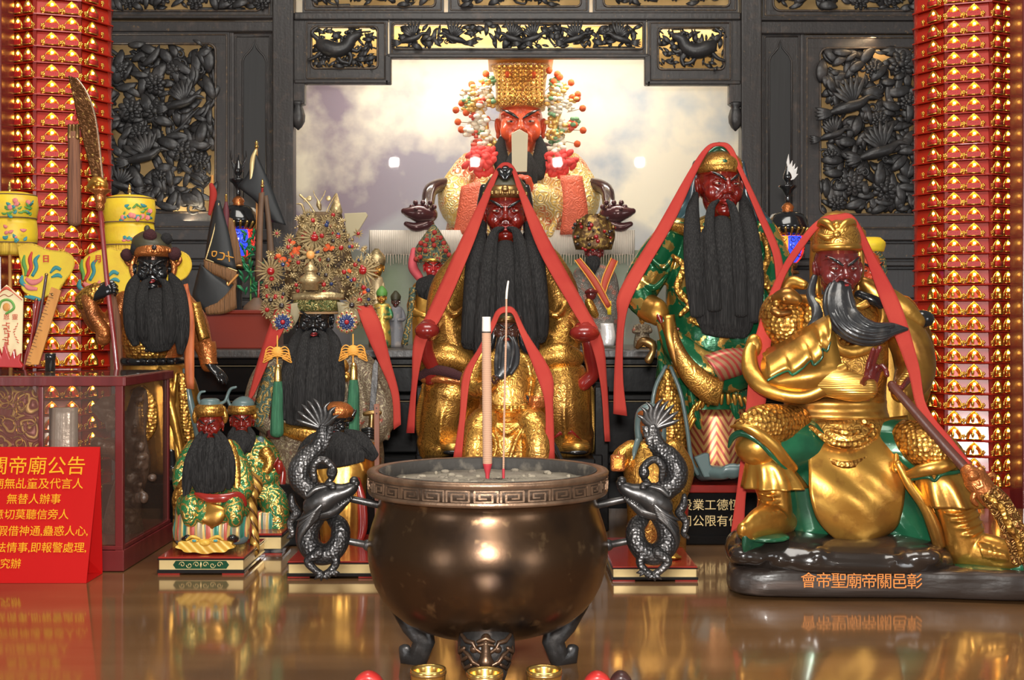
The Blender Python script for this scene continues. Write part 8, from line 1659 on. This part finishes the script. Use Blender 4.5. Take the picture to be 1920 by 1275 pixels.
for i in range(22): t = i / 22; x, y = 49 + 46 * t, 678 - 134 * t; RU.tube(mb, [(x, y, -.6, .45), (x + (5 if i % 5 else 9), y + (1.6 if i % 5 else 2.8), -.6, .45)], 4, 1)
mb.obj('graduation', m_gemdark, rl)
mb = MB(); RU.ell(mb, 98, 552, -1, 2.6, 3, 1); mb.obj('hole_ring', m_oldbrass, rl)
for lab, P, m_ in (('slim dark round stick leaning between the fan and the ruler', [(66, 640), (78, 575), (87, 515)], M('dark_stick', (.07, .03, .03), .35, coat=.3)), ('slim red stick leaning left of the ruler', [(50, 684), (58, 640), (68, 562)], m_lacred)):
    q = Sp(3.56); sr = root('round_stick', lab, 'stick', q.p(*P[0])); mb = MB(); q.tube(mb, [(x, y, 0, 2.8) for x, y in P], 10); mb.obj('rod', m_, sr); mb = MB(); q.ell(mb, *P[-1], 0, 3.2, 3.2, 3.2); mb.obj('end_cap', m_oldbrass, sr)
bt = root('black_bottle', 'tiny black bottle on top of the glass case right of the ruler', 'bottle', RU.p(94, 684)); mb = MB(); k = RU.k; mb.lathe(Vector((RU.p(94, 0).x, 3.5, zt_c + .002)), [(.001, 0), (9 * k, 0), (9 * k, 22 * k), (10 * k, 23 * k), (10 * k, 34 * k), (8 * k, 35 * k), (.001, 35 * k)], 20); mb.obj('body', m_black, bt)
TQ = Sp(3.3)
tq = root('talisman_board', 'pale paper talisman board with red printing at the far left', 'talisman', TQ.p(12, 684))
mb = MB(); TQ.poly(mb, [(-20, 686), (40, 686), (43, 560), (12, 534), (-16, 560)], 0, 3); mb.obj('board', m_paper, tq, smooth=False)
mb = MB(); TQ.tube(mb, [(-14, 562, -1, 1), (12, 538, -1, 1), (41, 562, -1, 1)], 6, 1); TQ.tube(mb, [(2, 546, -1, 1.2), (12, 540, -1, 3), (22, 546, -1, 1.2)], 6, 3); 
for i in range(3): TQ.tube(mb, [(0, 556, -1, .7), (8, 552, -1, .7), (16, 556, -1, .7), (24, 552, -1, .7)], 5, 3)
for i in range(8): a = i * .785; TQ.tube(mb, [(30 + 3 * math.cos(a), 604 + 5 * i + 2, -1, .8), (30 + 5 * math.cos(a + 1), 608 + 5 * i, -1, .8)], 5, 1)
mb.obj('red_print', m_inkred, tq)
mb = MB(); TQ.ell(mb, 12, 576, -1, 7, 8, 1.5); mb.obj('printed_face', m_ruler, tq); mb = MB(); TQ.tube(mb, [(-2, 578, -.6, 2.4), (2, 566, -.6, 2.4), (12, 562, -.6, 2.4), (22, 566, -.6, 2.4), (26, 578, -.6, 2.4), (12, 588, -.6, 2.4)], 8); mb.obj('printed_halo', m_leafg, tq)
text('靈', TQ.p(28, 595, -1.2), 12 * TQ.k, m_inkred, tq); text('恩', TQ.p(12, 595, -1.2), 12 * TQ.k, m_inkred, tq)
mb = MB(); rn = random.Random(6)
for i in range(40): x, y, a = 12 + rn.uniform(-5, 5), 606 + i * 1.9, rn.choice([0, 0, 1.57, .8]); TQ.tube(mb, [(x - 3 * math.cos(a), y - 3 * math.sin(a), -1, .8), (x + 3 * math.cos(a), y + 3 * math.sin(a), -1, .8)], 4, 1)
mb.obj('red_column', m_inkred, tq)
fl = root('flame_stand', 'red flame-shaped stand in front of the talisman board at the far left', 'stand', TQ.p(14, 690, -16))
mb = MB(); TQ.poly(mb, [(-20, 688), (-20, 664), (-10, 672), (-4, 650), (2, 668), (8, 642), (14, 662), (18, 672), (26, 654), (28, 670), (38, 662), (36, 676), (42, 686), (40, 690)], -20, -10); mb.obj('flames', m_facebright, fl, smooth=False, bevel=.002)
# ---- black flags, ribbons and red box
FG = Sp(4.55)
rb = root('red_wooden_box', 'red stained wooden box on the rear ledge under the black flags', 'box', FG.p(448, 652))
a = FG.p(384, 588); b = FG.p(512, 652); mb = MB(); zl_ = ZL; mb.box(((a.x + b.x) / 2, 4.66, (a.z + zl_) / 2), (b.x - a.x, .2, a.z - zl_)); mb.obj('body', m_redbox, rb, smooth=False, bevel=.003)
mb = MB(); mb.box(((a.x + b.x) / 2, 4.66, a.z + .006), (b.x - a.x + .016, .216, .014)); mb.obj('lid', m_redbox, rb, smooth=False, bevel=.003)
def flag(label, poly_, fringe, pole, sp, poles_m=m_ruler):
    f = root('black_flag', label, 'flag', sp.p(*pole[0]))
    mb = MB(); rows = []
    sp.ribbon(mb, poly_, 7, 6, 5); o = mb.obj('cloth', m_blackcloth, f, solid=.003)
    if fringe: mb = MB(); sp.ribbon(mb, fringe, 6, 6, 2); mb.obj('fringe', m_fringebrown, f, solid=.003)
    mb = MB(); sp.tube(mb, [(x, y, 4, 2.2) for x, y in pole], 9, 2); mb.obj('pole', poles_m, f)
    return f
f1 = flag('black fringed flag with gold lettering, wrapped in red at its tip, above the red box', [(404, 378, -6, 412, 376, -8), (392, 430, -12, 430, 440, -14), (384, 486, -14, 444, 508, -16)], [(382, 486, -16, 384, 508, -16), (412, 496, -18, 412, 520, -18), (444, 508, -18, 444, 538, -18)], [(398, 330), (396, 588)], FG)
mb = MB(); FG.tube(mb, [(396, 346, -4, 4, 3), (400, 362, -5, 7, 5), (398, 380, -6, 6, 4), (393, 402, -6, 3, 2)], 10); mb.obj('red_wrap', m_cloth, f1); mb = MB(); FG.tube(mb, [(410, 382, -12, 1.2), (402, 430, -16, 1.4), (386, 486, -18, 1.4)], 6); FG.tube(mb, [(386, 486, -18, 1.2), (444, 508, -19, 1.2)], 6); mb.obj('gold_braid', m_goldpaint, f1)
mb = MB(); FG.tube(mb, [(398, 472, -21, 1.2), (406, 472, -21, 1.4), (404, 480, -21, 1.2), (398, 480, -21, 1.2), (398, 472, -21, 1.2)], 6, 2); FG.tube(mb, [(412, 474, -21, 1), (420, 476, -21, 1.6), (418, 486, -21, 1.6), (408, 486, -21, 1.2)], 6, 3); FG.tube(mb, [(428, 472, -21, 1.2), (430, 490, -21, 1.2)], 6, 1); FG.tube(mb, [(424, 480, -21, 1.2), (437, 483, -21, 1.2)], 6, 1); mb.obj('gold_embroidery', m_orangeknot, f1)
FG2 = Sp(4.45)
f2 = flag('lower black flag with brown fringe, slanting pale pole across it, left above the red box', [(376, 494, -4, 388, 506, -6), (366, 530, -8, 420, 530, -10), (362, 560, -8, 436, 544, -10), (384, 586, -8, 440, 560, -10)], [(384, 578, -12, 388, 590, -12), (416, 560, -14, 420, 588, -14), (442, 530, -14, 444, 578, -14)], [(377, 590), (445, 516)], FG2)
f3 = flag('large black pennant on a pole with gold tip, right of the left lantern', [(480, 292, -4, 481, 290, -6), (462, 330, -6, 500, 330, -8), (448, 350, -6, 514, 364, -8), (478, 376, -6, 526, 396, -8), (510, 416, -6, 536, 422, -8)], None, [(481, 276), (482, 430)], Sp(4.9))
mb = MB(); q = Sp(4.9); q.tube(mb, [(480, 282, -6, 3), (474, 300, -8, 5), (472, 330, -8, 4), (468, 346, -8, 2)], 9); mb.obj('gold_tie', m_goldpaint, f3); mb = MB(); k = q.k; mb.lathe(q.p(481, 278, 4), [(3 * k, 0), (4 * k, 4 * k), (2 * k, 7 * k), (3.4 * k, 10 * k), (.4 * k, 16 * k)], 12); mb.obj('finial', m_brass, f3)
RB = Sp(4.6)
r1 = root('ribbon_pole', 'red pole wound with two long brown ribbons, behind the jewelled crown', 'pole', RB.p(484, 585))
mb = MB(); RB.tube(mb, [(492, 352, 0, 2.2), (488, 450, 0, 2.2), (484, 574, 0, 2.2)], 9); mb.obj('pole', m_lacred, r1)
mb = MB(); RB.ribbon(mb, [(486, 362, -4, 496, 360, -5), (482, 420, -5, 493, 420, -6), (478, 526, -5, 491, 526, -6)], 4, 5, 2); mb.obj('brown_ribbon', m_browncloth, r1, solid=.003); mb = MB(); RB.ribbon(mb, [(494, 368, -2, 502, 366, -3), (500, 430, -2, 510, 428, -3), (502, 500, -2, 516, 500, -3)], 4, 5, 2); mb.obj('brown_ribbon', m_browncloth, r1, solid=.003)
mb = MB(); k = RB.k; mb.lathe(RB.p(492, 352), [(2.6 * k, 0), (3.4 * k, 4 * k), (1.6 * k, 7 * k), (2.8 * k, 10 * k), (.4 * k, 17 * k)], 12); mb.obj('finial', m_brass, r1)
mb = MB(); RB.loft(mb, [(478, 586, 0, 22, 14), (478, 576, 0, 22, 14), (480, 566, 0, 14, 10), (482, 558, 0, 6, 5)], 24); mb.obj('drum_base', m_browncloth, r1)
r2 = root('wrapped_streamer', 'maroon streamer with gold tip and brown cloth hanging left of the ribbon pole', 'streamer', RB.p(430, 585))
mb = MB(); RB.tube(mb, [(424, 380, 0, 3, 3), (424, 400, -2, 6, 4), (425, 430, -2, 3, 3)], 10); mb.obj('maroon_wrap', M('maroon_cloth', (.14, .03, .04), .6), r2); mb = MB(); RB.ribbon(mb, [(426, 406, 0, 436, 410, 0), (428, 460, -2, 448, 456, -2), (436, 500, -2, 454, 494, -2)], 4, 5, 2); mb.obj('brown_cloth', m_fringebrown, r2, solid=.003); mb = MB(); RB.tube(mb, [(424, 366, 0, 2.4), (425, 480, 0, 2), (428, 588, 0, 2)], 8, 2); mb.obj('pole', m_brass, r2)
gp = root('green_bouquet', 'green artificial leaves standing behind the jewelled crown near the lantern', 'bouquet', RB.p(468, 588, 20)); mb = MB(); rn = random.Random(8)
for i in range(42): a = rn.uniform(-2.6, -.5); x, y = 470 + rn.uniform(-14, 14), 560 - rn.uniform(0, 120); RB.tube(mb, [(x, y, 22, .8), (x + 9 * math.cos(a), y + 9 * math.sin(a), 18, 3), (x + 18 * math.cos(a), y + 18 * math.sin(a) + 3, 16, .6)], 6, 2)
mb.obj('leaves', M('foil_green', (.03, .22, .09), .4, .3), gp); mb = MB(); RB.tube(mb, [(470, 588, 24, 2), (470, 450, 24, 1)], 6, 1); mb.obj('stem', m_leafg, gp)

# ================================================================ coloured glass lanterns
def lantern(label, cx, top, D, cols, flame):
    sp = Sp(D); k = sp.k; yb = 655
    ln = root('coloured_lantern', label, 'lantern', sp.p(cx, 655)); 
    def L(name, prof, m, n=28, **kw): 
        mb = MB(); mb.lathe(sp.p(cx, 0) * 1.0, [(r * k, (0 - y) * k) for y, r in prof], n, **kw); return mb.obj(name, m, ln)
    t = top
    L('finial', [(t, .3), (t + 14, 4), (t + 26, 8), (t + 32, 9), (t + 37, 6), (t + 40, 3.5), (t + 44, 5), (t + 46, 17), (t + 49, 17), (t + 54, 11), (t + 60, 7), (t + 66, 4), (t + 72, 5), (t + 82, 3)], m_black)
    L('copper_ball', [(t + 78, 4), (t + 82, 9), (t + 87, 12), (t + 92, 9), (t + 95, 13)], m_copper)
    L('dome', [(t + 93, 4), (t + 95, 16), (t + 100, 30), (t + 108, 36), (t + 120, 39), (t + 127, 41), (t + 128, 39)], m_black, 8)
    sk = L('skirt', [(t + 126, 40), (t + 130, 38), (t + 141, 29), (t + 141, 26)], m_black, 8)
    mb = MB()
    for i in range(20):
        a = 2 * math.pi * i / 20; c, s = math.cos(a), math.sin(a); p0 = sp.p(cx, t + 128) + Vector((c * 39 * k, s * 39 * k, 0)); p1 = sp.p(cx, t + 140) + Vector((c * 30.5 * k, s * 30.5 * k, 0)); mb.tube([p0, p1], [2.6 * k, 2.2 * k], 6)
    mb.obj('gilt_slat', m_brass, sk, off=base_of(ln))
    for i, c_ in enumerate(cols):
        mb = MB(); a0 = 2 * math.pi * (i - .5) / len(cols) - math.pi / 2 + .35; a1 = a0 + 2 * math.pi / len(cols) * .96; g = []
        for y, r in ((t + 142, 28), (t + 152, 30), (t + 166, 30), (t + 182, 24), (t + 190, 17)): g.append([sp.p(cx, y) + Vector((math.cos(a0 + (a1 - a0) * j / 6) * r * k, math.sin(a0 + (a1 - a0) * j / 6) * r * k, 0)) for j in range(7)])
        mb.grid(g); pn = mb.obj('glass_panel', c_, ln, solid=.003)
        mb = MB(); rn = random.Random(i); am = (a0 + a1) / 2
        for q in range(6):
            y0 = t + 148 + (q % 3) * 14; da = (-.22 if q < 3 else .22); P = []
            for u in range(9):
                th = u * .75; rr = 6 * (1 - u / 13); aa = am + da + math.cos(th) * rr / 30; P.append(sp.p(cx, y0 + math.sin(th) * rr) + Vector((math.cos(aa) * 30.5 * k, math.sin(aa) * 30.5 * k, 0)) * 1.0)
            mb.tube(P, [.9 * k] * 9, 5)
        mb.obj('lead_scroll', m_black, pn, off=base_of(ln))
    L('collar', [(t + 189, 15), (t + 194, 19), (t + 200, 17), (t + 204, 10), (t + 206, 20), (t + 212, 22), (t + 214, 4)], m_oldbrass)
    L('stem', [(t + 210, 6), (t + 230, 5), (t + 240, 8), (yb - 28, 5), (yb - 14, 16), (yb - 4, 22), (yb, 24)], m_black)
    if flame:
        mb = MB(); sp.poly(mb, [(cx - 2, t + 2), (cx + 2, t - 14), (cx + 4, t + 8), (cx + 9, t - 2), (cx + 9, t + 12), (cx + 14, t + 4), (cx + 13, t + 16), (cx + 19, t + 10), (cx + 16, t + 24), (cx + 20, t + 24), (cx + 12, t + 34), (cx + 6, t + 36), (cx + 2, t + 22)], -6, -3); mb.obj('flame_plate', m_silver, ln, smooth=False, bevel=.001)
    else:
        mb = MB()
        for s in (-1, 1):
            for j in range(3): sp.tube(mb, [(cx + s * 4, t + 34 - j * 4, 0, 1.4), (cx + s * (10 + j * 2), t + 24 - j * 8, 0, 1.4), (cx + s * (8 + j * 3), t + 10 - j * 9, 0, .5)], 6, 3)
        mb.obj('flame_wire', m_black, ln)
m_lgb = M('lantern_blue', (.01, .02, .5), .15, emit=((.04, .08, 1.0), 1.1)); m_lgr = M('lantern_red', (.5, .01, .01), .15, emit=((1.0, .03, .02), 1.2)); m_lgo = M('lantern_orange', (.8, .25, .02), .15, emit=((1, .28, .03), 1.2))
lantern('lantern with blue and red glass between the green statue and the gold statue', 1477, 302, 4.9, [m_lgb, m_lgr, m_lgo, m_lgb, m_lgr, m_lgo], True)
lantern('lantern with blue and orange glass behind the black flags at left', 447, 290, 5.0, [m_lgb, m_lgr, m_lgo, m_lgb, m_lgr, m_lgo], False)

tbar = root('steel_rail', 'brushed steel round rail low behind the right boot of the gold statue', 'rail', (W(1880, 0, 4.42).x, 4.42, 0))
q = Sp(4.42); mb = MB(); q.tube(mb, [(1790, 985, 0, 13), (1990, 985, 0, 13)], 20, 2); mb.obj('bar', m_steel, tbar)
mb = MB()
for x in (1796, 1984): a = q.p(x, 985); mb.tube([(a.x, 4.42, a.z), (a.x, 4.42, .02)], [.016, .016], 12)
mb.obj('upright', m_steel, tbar)
